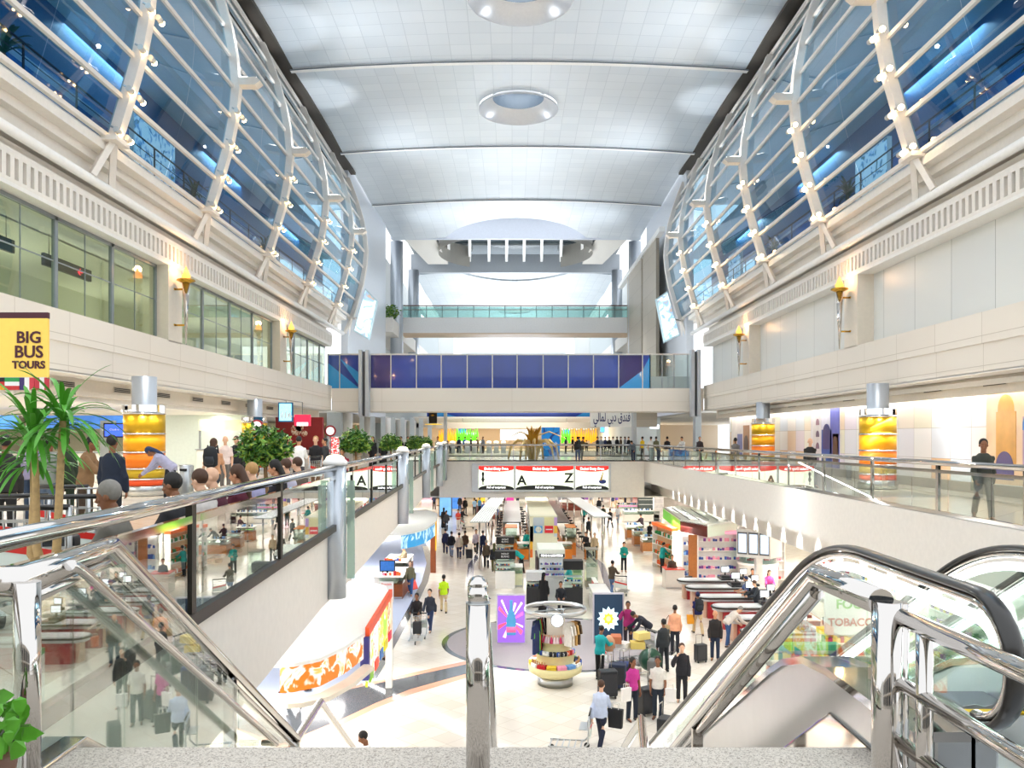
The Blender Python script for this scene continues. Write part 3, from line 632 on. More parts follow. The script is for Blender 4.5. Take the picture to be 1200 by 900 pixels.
# ---- torches on the piers
def torch():
    t = T('wall_torch', 't', 'wall lamp', (0,0,0), world=False, group='flaming torches on the piers')
    MB().lathe([(.02,-2.1),(.13,0)], n=16).build('cone', STEEL, t); MB().lathe([(.1,0),(.32,.1),(.3,.14),(.12,.06)], n=16).build('dish', BRASS, t)
    MB().lathe([(.0,.08),(.13,.12),(.17,.25),(.08,.45),(.0,.62)], (0,0,0), 10, sx=1, sy=.7).build('flame', M('FFA04A', .5, noise=.2, scale=6, emit=.9, name='flame_lamp'), t)
    for z in (-.2,-1.45): MB().tube([(-.0,0,z),(.42,0,z)], .035, 8).lathe([(.07,-.02),(.07,.04)], (.42,0,z), 10).build('bracket', BRASS, t)
    return t
T0 = torch()
for k, (s, y) in enumerate(((-1,28.3),(-1,41.8),(1,30),(1,43.3))):
    loc = (H(s,11.75), y, Zr(5.35)); rz = pi if s < 0 else 0
    lb = 'steel cone torch with orange flame on the %s %s pier' % (['nearer left','farther left','nearer right','farther right'][k], 'white')
    if k == 0: T0.location = loc; T0.rotation_euler[2] = rz; T0['label'] = lb
    else: dup(T0, loc, rz, lb)
    lamp('torch_glow', 'POINT', (H(s,11.75), y, Zr(5.85)), 28, (1,.55,.25), .12)
# ---- spotlights and upward wash boxes on the ribs
def spot0():
    t = T('rib_spotlight', 's', 'spotlight', (0,0,0), world=False, group='pairs of small spotlights on the ribs')
    MB().tube([(0,.1,0),(0,-.13,-.03)], .085, 10).build('body', M('C9C6C0', .4, .4), t)
    MB().ball((0,-.17,-.04), .085, 12, 8).build('bulb', M('FFD9A0', .5, noise=0, emit=14, name='halogen_bulb'), t)
    MB().tube([(0,.05,.02),(.16,.05,.1)], .03, 6).build('arm', BRUSH, t); return t
S0 = spot0(); n0 = 0; ords = ['lowest','second lowest','third','fourth','fifth','top']
rn = ['nearest','second','third','fourth','fifth','sixth']
for s in (-1, 1):
    for k, y in enumerate(RIBS[s]):
        for i in range(4):
            for dy in (-.32, .3):
                x, z = prof[i]; loc = (H(s,x-.36), y+dy, Zr(z)+.12)
                lb = 'small spotlight on the %s rib of the %s glass wall, %s pair, %s side' % (rn[k], SIDE[s], ords[i], 'near' if dy < 0 else 'far')
                if n0 == 0: S0.location = loc; S0['label'] = lb; n0 = 1; S0.rotation_euler[2] = pi if s < 0 else 0
                else: dup(S0, loc, pi if s < 0 else 0, lb)
def wash0():
    t = T('wash_box', 'w', 'uplight', (0,0,0), world=False, group='boxy uplights standing out from the ribs')
    g = MB().prism([(-.75,-.12),(-.55,-.28),(.05,-.28),(.1,0),(-.6,.02)], -.22, .22, 'Y'); g.build('housing', M('DDD6CC', .45), t, bevel=.01)
    B(-.6,-.16,.02,0,.16,.035).build('lens', M('FFFFFF', .5, noise=0, emit=7, name='uplight_lens'), t); return t
W0 = wash0(); n0 = 0
for s in (-1, 1):
    for k, y in enumerate(RIBS[s]):
        x, z = prof[4]; loc = (H(s,x-.34), y-.02, Zr(z)+.3); lb = 'white boxy uplight standing out from the %s rib of the %s glass wall' % (rn[k], SIDE[s])
        if not n0: W0.location = loc; W0['label'] = lb; n0 = 1; W0.rotation_euler[2] = 0 if s > 0 else pi
        else: dup(W0, loc, 0 if s > 0 else pi, lb)
        if k in (1,2,3,4): lamp('rib_wash', 'SPOT', (H(s,x-.75), y, Zr(z)+.45), 260, (.95,.97,1), .1, to=(H(s,x+.3), y, Zr(19)), spot=radians(50), blend=.6)

# ================================================================ RAILINGS
TOPZ = Zr(-.56)
def railing(name, label, path, posts, joints, parent_loc, top_r=.06, pm=None, sm=None, capz=-.74, cat='railing', shoe=True, panelgap=.02):
    t = T(name, label, cat, parent_loc)
    MB().tube([(x, y, TOPZ) for x, y in path], top_r, 16).build('handrail', STEEL, t)
    MB().tube([(x, y, Zr(capz)) for x, y in path], .028, 4, .035).build('glass_clamp_rail', STEEL, t)
    def at(y):
        for (xa, ya), (xb, yb) in zip(path, path[1:]):
            if min(ya,yb)-1e-6 <= y <= max(ya,yb)+1e-6 and ya != yb: return xa+(xb-xa)*(y-ya)/(yb-ya)
    for y in posts: x = at(y); B(x-.03, y-.05, UF, x+.03, y+.05, TOPZ-.03).build('post', pm or DARKM, t)
    js = sorted(joints)
    for a, b_ in zip(js, js[1:]):
        xa, xb = at(a+panelgap), at(b_-panelgap); g = MB()
        d = .006; g.prism([(xa-d,a+panelgap),(xa+d,a+panelgap),(xb+d,b_-panelgap),(xb-d,b_-panelgap)], UF+.06, Zr(capz)); g.build('panel', RAILGLASS, t)
    if shoe: MB().tube([(x, y, UF+.05) for x, y in path], .04, 4, .06).build('base_shoe', sm or DARKM, t)
    return t
LP_ = [(x+.04, y) for x, y in [(-2.55,.5)]+LE[1:2]+[(-3.3,14.6)]]
railing('glass_railing', 'near steel and glass balustrade on the left edge, before the first round column', [(-2.6,1.5),(-2.9,7.47),(-3.22,14.7)], (7.3,10.6), (1.6,3.1,4.6,6.1,7.6,9.1,10.6,12.1,13.4,14.6), (-2.9,8,UF))
cols = [(-3.25,14.9,.2),(-3.72,27.6,.2),(-4.15,39.2,.2),(-4.35,48.6,.2),(-4.65,55.4,.2)]
oc = ['nearest','second','third','fourth','last']
for k, (x, y, r) in enumerate(cols):
    t = T('light_column', '%s round silver half-height column with a glowing cap on the left void edge' % oc[k], 'column', (x, y, Zr(-2.95)), group='capped columns on the left edge')
    MB().lathe([(r,-2.95),(r,-.52)], (x, y, CZ), 28).build('shaft', SATIN, t)
    MB().lathe([(r+.02,-.52),(r+.03,-.46),(r-.03,-.4)], (x, y, CZ), 28).build('collar', PURE, t)
    MB().ball((x, y, Zr(-.4)), r*.85, 18, 8, sz=.45).build('lamp_cap', M('FFE9C0', .5, noise=0, emit=2.2, name='cap_lamp'), t)
    if k < 4: B(x+r+.02, y-.02, Zr(-2.6), x+r+.16, y+.02, Zr(-.8)).build('glass_fin', glass_mat('green_fin_glass', 'CFE3DA', .6, .05, .35, 'D4E6DE'), t)
for k in range(4):
    (xa, ya, _), (xb, yb, _) = cols[k], cols[k+1]; n = [8,7,5,4][k]
    js = [ya+.3+(yb-ya-.6)*i/n for i in range(n+1)]
    railing('glass_railing', 'steel and glass balustrade between the %s and %s silver columns on the left' % (oc[k], oc[k+1]), [(xa,ya+.2),(xb,yb-.2)], js[1:-1:2], js, (xa, ya, UF))
js = [1.6+i*1.55 for i in range(35)]
railing('glass_railing', 'long steel and glass balustrade on the right edge above the tills', [(9.2,1.5),(9.2,55.6)], [y for y in (8.4,11.4,14.5,17.5,20.7,23.9,27,30.2,33.4,36.6,39.8,43,46.2,49.4,52.6)], js, (9.2, 20, UF), pm=STEEL, sm=STEEL)
t = T('glass_railing', 'steel and glass balustrade across the hall above the A to Z banner', 'railing', (2, 55.8, UF))
MB().tube([(-4.5,55.8,TOPZ),(9.2,55.8,TOPZ)], .06, 12).build('handrail', STEEL, t)
for i in range(10):
    x = -4.4+i*1.5; B(x-.03,55.77,UF,x+.03,55.83,TOPZ).build('post', BRUSH, t)
    if i < 9: B(x+.05,55.79,UF+.05,x+1.45,55.81,Zr(-.72)).build('panel', RAILGLASS, t)
MB().tube([(-4.5,55.8,UF+.05),(9.2,55.8,UF+.05)], .05, 4).build('base_shoe', DARKM, t)

# ================================================================ STAIR LANDING, STAIRS AND THEIR RAILS
GR = two_tone('speckled_granite', '8F867C', 'C4BAAE', 75, 0, .42, .6, c3='D6CEC4')
st(B(-2.42,-3,UF-.06,1.93,4.44,UF), 'floor_50', GR); st(B(-2.42,-3,UF-.5,1.93,4.40,UF-.06), 'floor_51', GR)
st(B(-22,-16,UF-.4,22,-3,UF), 'floor_52', UPF)
# the hall goes on behind the photographer: a glazed lobby wall, seen only in reflections
st(B(-22,-16.3,UF,22,-16,Zr(9)), 'wall_back_6', M('B9B0A4', .5)); g = MB()
for k in range(9): g.box(-20.5+k*4.7,-16,UF,-17.4+k*4.7,-15.9,Zr(1.6)); g.box(-20.5+k*4.7,-16,Zr(2.6),-17.4+k*4.7,-15.9,Zr(7.6))
st(g, 'window_40', M('28323A', .15, .3, name='dark_lobby_glass'))
st(B(-22,-16,Zr(2.0),22,-15,Zr(2.3)), 'trim_160', WHITE)
SL = math.tan(radians(32.7)); g = MB()
y, z = 4.44, UF
for i in range(18): g.box(-2.36, y+.26*i, z-.167*(i+1)-.3, 1.88, y+.26*(i+1)+.03, z-.167*(i+1))
g.box(-2.5, y+.26*18, 2.6, 1.95, 11.4, 2.9)
for i in range(17): g.box(-2.36, 11.4+.26*i, 2.9-.167*(i+1)-.3 if i < 16 else 0, 1.88, 11.4+.26*(i+1)+.03, 2.9-.167*(i+1))
tag(g.build('staircase', GR), 'granite staircase going down from the landing to the shop floor', 'staircase')
for s, x, y1 in ((-1,-2.45,4.55),(1,2.0,4.95)):                   # steel stringers with sloping tops
    g = MB().prism([(0,UF+.02),(y1,UF+.02),(y1+4.6,UF+.02-4.6*SL),(y1+4.6,UF-.55-4.6*SL),(y1,UF-.55),(0,UF-.55)], x-.07, x+.07, 'X')
    tag(g.build('stringer', STEEL, bevel=.01), 'polished steel %s stringer curb beside the granite stair landing' % SIDE[s], 'stringer')
# centre newel with its rail running down the stairs
t = T('newel_post', 'fat polished steel newel post standing in the middle of the landing', 'post', (-.17, 4.05, UF))
MB().tube([(-.17,4.05,UF),(-.17,4.05,Zr(-.83))], .0605, 28).build('post', STEEL, t)
MB().lathe([(.0605,-.832),(.062,-.828),(.0605,-.824)], (-.17,4.05,CZ), 28).build('collar', BRUSH, t)
MB().tube([(-.17,4.05,Zr(-.84)),(-.17,4.05,Zr(-.745))], .053, 24).ball((-.17,4.055,Zr(-.745)), .053, 24, 12).tube([(-.17,4.055,Zr(-.745)),(-.17,8.7,Zr(-.745-4.645*SL))], .05, 24).build('handrail', STEEL, t)
MB().tube([(-.17,8.5,Zr(-.75-4.3*SL)),(-.17,8.5,3.0)], .04, 14).build('lower_post', STEEL, t)
# left stair rail
t = T('stair_railing', 'steel and glass stair railing at lower left, kinked where the stairs start', 'railing', (-2.5, 4.05, UF))
zl = lambda y: -.7-SL*(y-5.28)
A = [(-3.4,4.03,Zr(-.72)),(-2.44,4.03,Zr(-.72)),(-2.61,5.28,Zr(-.7)),(-2.66,10.0,Zr(zl(10.0))),(-2.7,11.4,Zr(zl(10.0))),(-2.75,17,Zr(zl(10.0)-5.6*SL))]
MB().tube(A, .055, 20).build('handrail', STEEL, t)
MB().tube([(-2.46,4.06,Zr(-.83)),(-2.61,5.2,Zr(-.81)),(-2.66,9.95,Zr(zl(9.95)-.1))], .038, 16).build('second_tube', STEEL, t)
MB().tube([(-2.41,4.42,Zr(-.70)),(-2.42,4.55,Zr(-.742)),(-2.44,8.4,Zr(-3.17)),(-2.6,8.45,Zr(-3.19))], .03, 14).build('lower_handrail', STEEL, t)
MB().tube([(-2.41,4.03,UF),(-2.41,4.03,Zr(-.72))], .062, 24).build('newel', STEEL, t)
for (y, h) in ((7.6,1),(9.9,1)): B(-2.7,y-.02,Zr(zl(y)-1.0),-2.6,y+.06,Zr(zl(y)-.06)).build('flat_post', STEEL, t)
B(-2.8,7.58,Zr(zl(7.6)-.14),-2.6,7.62,Zr(zl(7.6)-.09)).build('bracket', STEEL, t)
def gp_(ya, yb): 
    g = MB(); x0_, x1_ = -2.5-.03*(ya-4), -2.5-.03*(yb-4)
    f1 = lambda y: Zr(-.82) if y < 5.28 else Zr(zl(y)-.12)
    f0 = lambda y: UF if y < 4.6 else UF-SL*(y-4.6)
    g.v = [(x0_,ya,f0(ya)),(x1_,yb,f0(yb)),(x1_,yb,f1(yb)),(x0_,ya,f1(ya))]+[(x0_+.012,ya,f0(ya)),(x1_+.012,yb,f0(yb)),(x1_+.012,yb,f1(yb)),(x0_+.012,ya,f1(ya))]
    for q in ((0,1,2,3),(7,6,5,4),(0,4,5,1),(1,5,6,2),(2,6,7,3),(3,7,4,0)): g.face(list(q))
    g.build('panel', RAILGLASS, t)
for a, b_ in ((4.1,4.62),(4.64,5.28),(5.3,6.6),(6.62,7.7),(7.72,9.9)): gp_(a, b_)
# right stair rail with its newels
t = T('stair_railing', 'steel stair railing at right whose handrail falls from the tall round newel', 'railing', (1.58, 3.48, UF))
zr = lambda y: -.7-SL*(y-4.08)
MB().tube([(1.585,3.48,Zr(-.71)),(1.54,4.08,Zr(-.70)),(1.50,9.0,Zr(zr(9.0))),(1.77,11.07,Zr(zr(9.0))),(1.72,14.5,Zr(zr(9.0)-3.4*SL))], .058, 20).build('handrail', STEEL, t)
MB().tube([(1.54,4.1,Zr(-.79)),(1.50,9.0,Zr(zr(9.0)-.1))], .036, 18).build('second_tube', STEEL, t)
MB().tube([(1.6,3.46,UF),(1.6,3.46,Zr(-.70))], .062, 28).build('newel', STEEL, t); MB().tube([(1.685,3.52,UF),(1.685,3.52,Zr(-.72))], .035, 16).build('slim_post', STEEL, t)
for y in (6.6, 8.9): B(1.47,y-.02,Zr(zr(y)-1.05),1.55,y+.05,Zr(zr(y)-.06)).build('flat_post', glass_mat('x','CFE3DA') if 0 else STEEL, t)
MB().tube([(1.4,9.3,3.0),(1.4,9.3,Zr(-3.9))], .04, 14).build('lower_post', STEEL, t)
# level guard rail at lower right with three bars
t = T('guard_rail', 'horizontal three bar steel guard rail at the lower right corner', 'railing', (1.65, 2.6, UF))
for z, r in ((-.76,.038),(-1.04,.03),(-1.29,.03)): MB().tube([(1.64,3.44,Zr(z)),(1.655,2.6,Zr(z)),(1.66,1.2,Zr(z))], r, 18).build('bar', STEEL, t)
for y in (3.24,1.9): MB().tube([(1.648,y,UF),(1.648,y,Zr(-.76))], .033, 16).build('upright', STEEL, t)

# ================================================================ ESCALATORS
TE = math.tan(radians(30)); YK = 5.5
def path_rail(off=0.0, n=10):
    """(y, z) along the handrail centre line, from the upper newel underside to the foot"""
    c = (3.76, -1.02); r = .31-off; pts = [(4.25,-1.36+off),(4.0,-1.33+off)]
    pts += [(c[0]-r*sin(pi*i/14), c[1]-r*cos(pi*i/14)) for i in range(15)]
    pts += [(4.6,-.705-off)]
    y0 = 5.0
    for i in range(n+1):                                             # ease into the slope
        u = i/n; y = y0+u*1.1; pts.append((y, -.70-off-TE*(1.1*u*u/2)))
    yb, zb = pts[-1]; yf = yb+(7.7-1.0-off*0+zb)/TE
    pts.append((yf, zb-TE*(yf-yb)))
    return pts
def escalator(x0, x1, label, y_off=0):
    t = T('escalator', label, 'escalator', ((x0+x1)/2, 4, UF)); PTS = path_rail()
    ye, ze = PTS[-1]
    tail = [(ye+.5, ze-.15), (ye+1.6, ze-.17)]
    for x in (x0, x1):
        c3 = (ye+1.7, ze-.47); arc = [(c3[0]+.3*sin(pi*i/10), c3[1]+.3*cos(pi*i/10)) for i in range(11)]
        MB().tube([(x, y, Zr(z)) for y, z in PTS+tail+arc], .02, 12, .048, up=(1,0,0)).build('handrail', RUBBER, t)
        q = [(y, z) for y, z in path_rail(.045)[2:]]; MB().tube([(x, y, Zr(z)) for y, z in q+[(ye+.5,ze-.21),(ye+1.6,ze-.23)]], .022, 8, .03, up=(1,0,0)).build('handrail_guide', STEEL, t)
        q = [(y, z) for y, z in path_rail(.12)[12:]]; MB().tube([(x, y, Zr(z)) for y, z in q], .03, 8, .014, up=(1,0,0)).build('light_strip', M('F6FAFF', .5, noise=0, emit=3.2, name='handrail_light'), t)
        # glass panels
        top = path_rail(.09)[2:]; ys = [3.55,4.9,6.2]+[6.2+1.45*i for i in range(1, 8)]
        def zt(y):
            for a, b_ in zip(top[8:], top[9:]):
                if a[0] <= y <= b_[0]: return a[1]+(b_[1]-a[1])*(y-a[0])/(b_[0]-a[0])
            return top[-1][1]
        def zb(y): return -1.42-(0 if y < 5 else TE*((y-5)**2/2.2 if y < 6.1 else .55+(y-6.1)))
        for a, b_ in zip(ys, ys[1:]):
            k = 5; yy = [a+.01+(b_-a-.02)*i/k for i in range(k+1)]
            if a < 3.6: up_ = [(3.76-.22*sin(pi*i/10), -1.02-.22*cos(pi*i/10)) for i in range(11)]+[(y, zt(y)) for y in yy if y > 3.9]; lo_ = [(y, zb(y)+.04) for y in yy[::-1] if y > 3.9]
            else: up_ = [(y, zt(y)) for y in yy]; lo_ = [(y, zb(y)) for y in yy[::-1]]
            MB().prism([(y, Zr(z)) for y, z in up_+lo_], x-.006, x+.006, 'X').build('glass_panel', GLASS, t)
        # deck and outer cladding
        s = -1 if x == x0 else 1
        dk = [(3.9,zb(3.9)),(5,zb(5)),(5.4,zb(5.4)),(5.8,zb(5.8)),(6.1,zb(6.1)),(16.3,zb(16.3))]
        xa, xb = sorted((x-s*.1, x+s*.22))
        MB().prism([(y, Zr(z)) for y, z in dk]+[(y, Zr(z-.05)) for y, z in dk[::-1]], xa, xb, 'X').build('deck', STEEL, t)
        xa, xb = sorted((x+s*.18, x+s*.2))
        MB().prism([(y, Zr(z-.04)) for y, z in dk]+[(y, Zr(z-1.25)) for y, z in dk[::-1]], xa, xb, 'X').build('side_cladding', BRUSH, t)
        xa, xb = sorted((x-s*.06, x-s*.08))
        MB().prism([(y, Zr(z-.02)) for y, z in dk]+[(y, Zr(z-.35)) for y, z in dk[::-1]], xa, xb, 'X').build('skirt', BRUSH, t)
        B(x-.12,3.9,UF-.02,x+.2,4.9,Zr(-1.45)).build('newel_base', BRUSH, t, bevel=.02)
    st_ = B(0,0,-.05,x1-x0-.18,.4,0); st_m = M('55585A', .4, .6, .2, 60)
    for i in range(26):
        g = B(x0+.09, 5.0+i*.4, UF-.4-i*.4*TE+.02 if i else UF-.25, x1-.09, 5.42+i*.4, UF-i*.4*TE); g.build('step', st_m, t)
    B(x0+.05,2.6,UF-.1,x1-.05,5.05,UF+.005).build('landing_plate', BRUSH, t)
    B(x0+.09,4.95,UF+.004,x1-.09,5.03,UF+.012).build('yellow_comb_line', M('E6C21E', .5), t)
    MB().prism([(5.2,Zr(-2.6)),(16.2,Zr(-2.6-11*TE)),(16.2,Zr(-2.7-11*TE)),(5.2,Zr(-2.7))], x0-.18, x1+.18, 'X').build('soffit', BRUSH, t)
escalator(2.15, 3.24, 'left escalator with black handrails and lit glass sides beside the stair rail')
escalator(3.86, 4.95, 'right escalator with black handrails, mostly beyond the first one at the right frame edge')
st(B(1.93,-3,UF-.4,9.3,3.2,UF-.02), 'floor_53', UPF)
# ================================================================ PEOPLE
def remesh(mb, voxel, name, smooth=2):
    me = bpy.data.meshes.new(name); me.from_pydata(mb.v, [], mb.f)
    bm = bmesh.new(); bm.from_mesh(me); bmesh.ops.recalc_face_normals(bm, faces=bm.faces); bm.to_mesh(me); bm.free()
    o = bpy.data.objects.new(name, me); COL.objects.link(o)
    r = o.modifiers.new('r', 'REMESH'); r.mode = 'VOXEL'; r.voxel_size = voxel; r.use_smooth_shade = True
    if smooth: sm = o.modifiers.new('s', 'SMOOTH'); sm.factor = .5; sm.iterations = smooth
    dg = bpy.context.evaluated_depsgraph_get(); m2 = bpy.data.meshes.new_from_object(o.evaluated_get(dg)); m2.name = name
    bpy.data.objects.remove(o); m2.materials.clear(); m2.materials.append(PURE); return m2
POSES = {}
def limb(mb, pts, rs, n=10): mb.tube(pts, list(rs), n); [mb.ball(p, r*.98, 10, 6) for p, r in zip(pts, rs)]
def make_pose(name, lean=3, legs=((0,0),(0,0)), arms=((5,8,12,0),(5,8,12,0)), neck=0, curl=25):
    R = radians; L = {}
    hips = []; drop = 0
    for s, (a, k) in zip((-1, 1), legs):
        a, k = R(a), R(k); kn = Vector((s*.095, .44*sin(a), -.44*cos(a))); an = kn+Vector((0, .43*sin(a-k), -.43*cos(a-k)))
        hips.append((kn, an)); drop = max(drop, -an.z)
    pz = drop+.075; Pv = Vector((0,0,pz)); l = R(lean); u = Vector((0, sin(l), cos(l))); fw = Vector((0, cos(l), -sin(l)))
    S = lambda t: Pv+u*t
    body = MB(); top = MB(); tops = MB(); low = MB(); robe = MB(); shoes = MB(); hair = MB(); hairl = MB()
    def torso(mb, e, t0, neckr=True):
        ts = [t0, .0, .12, .24, .35, .41, .455, .49]; w = [.14,.15,.122,.14,.15,.13,.088,.05]; d = [.105,.112,.092,.108,.108,.09,.07,.05]
        if t0 >= 0: ts, w, d = ts[1:], w[1:], d[1:]
        mb.tube([S(t) for t in ts], [x+e for x in w], 18, [x+e for x in d], up=tuple(fw))
    torso(body, 0, -.08); torso(top, .032, -.13); torso(tops, .026, -.09)
    limb(body, [S(.46), S(.56)], [.055,.052])
    nk = l+R(neck); hd = Vector((0, sin(nk), cos(nk))); hf = Vector((0, cos(nk), -sin(nk))); C_ = S(.54)+hd*.115
    def at(f, uu, s=0): return C_+hf*f+hd*uu+Vector((s,0,0))
    rot = Matrix.Rotation(-nk, 3, 'X')
    def hball(mb, c, r, sx, sy, sz, n=16, m=10):
        b = len(mb.v); mb.ball((0,0,0), r, n, m, sx, sy, sz)
        mb.v[b:] = [tuple(rot @ Vector(v)+c) for v in mb.v[b:]]
    hball(body, at(-.005,.03), .1, .78, .95, .98); hball(body, at(.025,-.045), .07, .85, .95, .95); hball(body, at(.06,-.085), .03, 1, .9, .8)
    body.tube([at(.085,.02), at(.115,-.03)], [.008,.017], 8); hball(body, at(.1,-.055), .02, 1.2, .5, .5); hball(body, at(.08,.035), .022, 2.4, .6, .5)
    for s in (-1, 1): hball(body, at(-.005,-.01,s*.078), .026, .45, .8, 1.2); hball(body, at(.07,-.02,s*.04), .02, 1, .7, .8)
    hball(hair, at(-.018,.042), .106, .82, .93, .95); hball(hairl, at(-.018,.042), .108, .84, .93, .97)
    hairl.tube([at(-.07,.03), at(-.1,-.12), S(.42)-fw*.12, S(.3)-fw*.13], [.07,.075,.07,.03], 12, [.05,.045,.035,.02])
    for mb in (hair, hairl): mb.v = [tuple(Vector(v)) for v in mb.v]
    for s, (kn, an), (a, k) in zip((-1, 1), hips, legs):
        hp = Pv+Vector((s*.078,0,-.02)); K = Pv+kn; A = Pv+an
        limb(body, [hp, K, A], [.085,.055,.038]); 
        low.tube([hp+Vector((0,0,.06)), hp, (hp+K)/2, K, (K+A)/2, A+Vector((0,0,.0))], [.085,.092,.082,.07,.062,.06], 14)
        ad = R(a-k); up_ = max(0, -sin(ad))*.35
        heel = A+Vector((0,-.05,-.035)); toe = A+Vector((s*.03,.17,-.045-up_*.1)); limb(body, [A, toe], [.036,.022])
        shoes.tube([heel+Vector((0,-.02,0)), heel+Vector((0,.06,.005)), toe], [.036,.044,.034], 12, [.034,.04,.024])
    low.tube([Pv+Vector((0,0,-.1)), Pv+Vector((0,0,0)), S(.1)], [.13,.155,.135], 18, [.105,.118,.1], up=(0,1,0))
    zlow = min((Pv+an).z for kn, an in hips)
    my = sum((Pv+an).y for kn, an in hips)/2; sp = max(abs((Pv+an).y-my) for kn, an in hips)
    robe.tube([S(.46), S(.40), S(.2), S(.0), Vector((0,my*.5,.5)), Vector((0,my,.05))], [.09,.17,.16,.19,.2,.23], 20, [.08,.12,.12,.14,.17+sp*.5,.2+sp], up=(0,1,0))
    hands = []
    for s, (f, o, e, inn) in zip((-1, 1), arms):
        f, o, e, inn = R(f), R(o), R(e), R(inn); sh = S(.375)+Vector((s*.158,0,0))
        el = sh+Vector((s*sin(o), sin(f)*cos(o), -cos(f)*cos(o)))*.29
        fd = Vector((-s*sin(inn), sin(f+e)*cos(inn), -cos(f+e)*cos(inn))).normalized(); wr = el+fd*.25
        limb(body, [S(.40), sh, el, wr], [.05,.046,.038,.027])
        for mb, m_, en in ((top, .02, 1), (robe, .026, 1)): limb(mb, [S(.39), sh, el, el+fd*.225], [.055,.05+m_*.5,.044+m_*.9,.038+m_*.7], 12)
        limb(tops, [S(.39), sh, sh+(el-sh)*.62], [.055,.06,.057], 12)
        n = Vector((-s,0,0)); n = (n-fd*n.dot(fd)).normalized(); wv = fd.cross(n)
        if wv.dot(Vector((0,1,.3))) < 0: wv = -wv
        pc = wr+fd*.045; b = len(body.v); body.tube([wr-fd*.01, wr+fd*.03, wr+fd*.085], [.024,.038,.04], 12, [.02,.015,.014], up=tuple(n))
        for j, (off, ln) in enumerate(((.030,.066),(.010,.076),(-.010,.070),(-.030,.055))):
            b0 = wr+fd*.075+wv*off; c1 = R(curl); d1 = fd*cos(c1)+n*sin(c1); d2 = fd*cos(c1*2.3)+n*sin(c1*2.3)
            limb(body, [b0, b0+d1*ln*.55, b0+d1*ln*.55+d2*ln*.5], [.0095,.009,.0075], 8)
        t0 = wr+fd*.03+wv*.03; limb(body, [t0, t0+(fd*.6+wv*.7+n*.25)*.035, t0+(fd*.6+wv*.7+n*.25)*.035+(fd*.9+n*.35)*.028], [.012,.011,.0085], 8)
        hands.append(wr+fd*.09)
    V = .0075
    POSES[name] = dict(body=remesh(body, V, 'body'), top=remesh(top, .014, 'jacket', 3), shirt=remesh(tops, .014, 'shirt', 2), low=remesh(low, .014, 'trousers', 3), robe=remesh(robe, .016, 'robe', 4),
                       shoes=remesh(shoes, .012, 'shoes', 2), hair=remesh(hair, .012, 'hair', 1), hairl=remesh(hairl, .014, 'hair', 2), hands=hands, S=[tuple(S(t)) for t in (0,.2,.4)], head=tuple(C_))
make_pose('stand', 2, ((3,3),(-3,2)), ((4,9,10,2),(2,9,14,2)))
make_pose('walk', 4, ((26,8),(-16,22)), ((-22,8,14,2),(24,8,22,2)))
make_pose('reach', 8, ((4,4),(-4,4)), ((35,10,52,8),(42,8,42,6)), neck=12)
make_pose('push', 8, ((24,10),(-16,20)), ((40,6,38,2),(40,6,38,2)))
make_pose('bend', 52, ((10,10),(-6,4)), ((30,8,20,0),(38,8,24,2)), neck=8)
make_pose('sit', 6, ((86,88),(84,86)), ((28,8,55,14),(28,8,50,14)), neck=8)
make_pose('phone', 2, ((3,3),(-3,2)), ((4,9,10,2),(55,25,118,25)), neck=4)
make_pose('hold', 3, ((3,3),(-3,2)), ((16,9,72,38),(14,9,76,38)), neck=22)
SKIN = [M('C98F6B', .5, noise=.08, name='tan_skin'), M('8B5A3C', .5, noise=.08, name='brown_skin'), M('E3B596', .5, noise=.08, name='light_skin')]
def cloth(h): return M(h, .85, noise=.18, scale=14, name='cloth_'+h, bump=.12)
HAIRC = {'k': M('15110E', .6, noise=.2, scale=40, name='black_hair'), 'b': M('4A2E1C', .6, noise=.2, scale=40, name='brown_hair'), 'g': M('8A8680', .6, noise=.2, scale=40, name='grey_hair'), 'y': M('B98E58', .6, noise=.2, scale=40, name='fair_hair')}
SHOEM = M('1B1816', .4, name='shoe_leather')
PEOPLE = []
def person(loc, pose, head, label, top, low='22242A', style='j', hair='k', skin=0, scale=1.0, group=None):
    """style: j long sleeved, s short sleeved, r robe to the ground; hair k b g y, capital = long, 0 = bald, #rrggbb = headscarf or cap"""
    p = POSES[pose]; t = T('person', label, 'person', tuple(loc), radians(head), world=False, group=group); t.scale = (scale,)*3
    def part(nm, me, mat):
        o = bpy.data.objects.new(nm, me); COL.objects.link(o); o.parent = t; o.material_slots[0].link = 'OBJECT'; o.material_slots[0].material = mat; return o
    part('body', p['body'], SKIN[skin])
    if style == 'r': part('robe', p['robe'], cloth(top))
    else: part('jacket' if style == 'j' else 'shirt', p['top'] if style == 'j' else p['shirt'], cloth(top)); part('trousers', p['low'], cloth(low))
    part('shoes', p['shoes'], SHOEM)
    if hair != '0':
        if hair[0] == '#': part('headscarf' if len(hair) > 7 else 'cap', p['hairl' if len(hair) > 7 else 'hair'], cloth(hair[1:7]))
        else: part('hair', p['hairl'] if hair.isupper() else p['hair'], HAIRC[hair.lower()])
    PEOPLE.append(t); return t
def ground(px, py, z=0.0): return G(px, py, z)
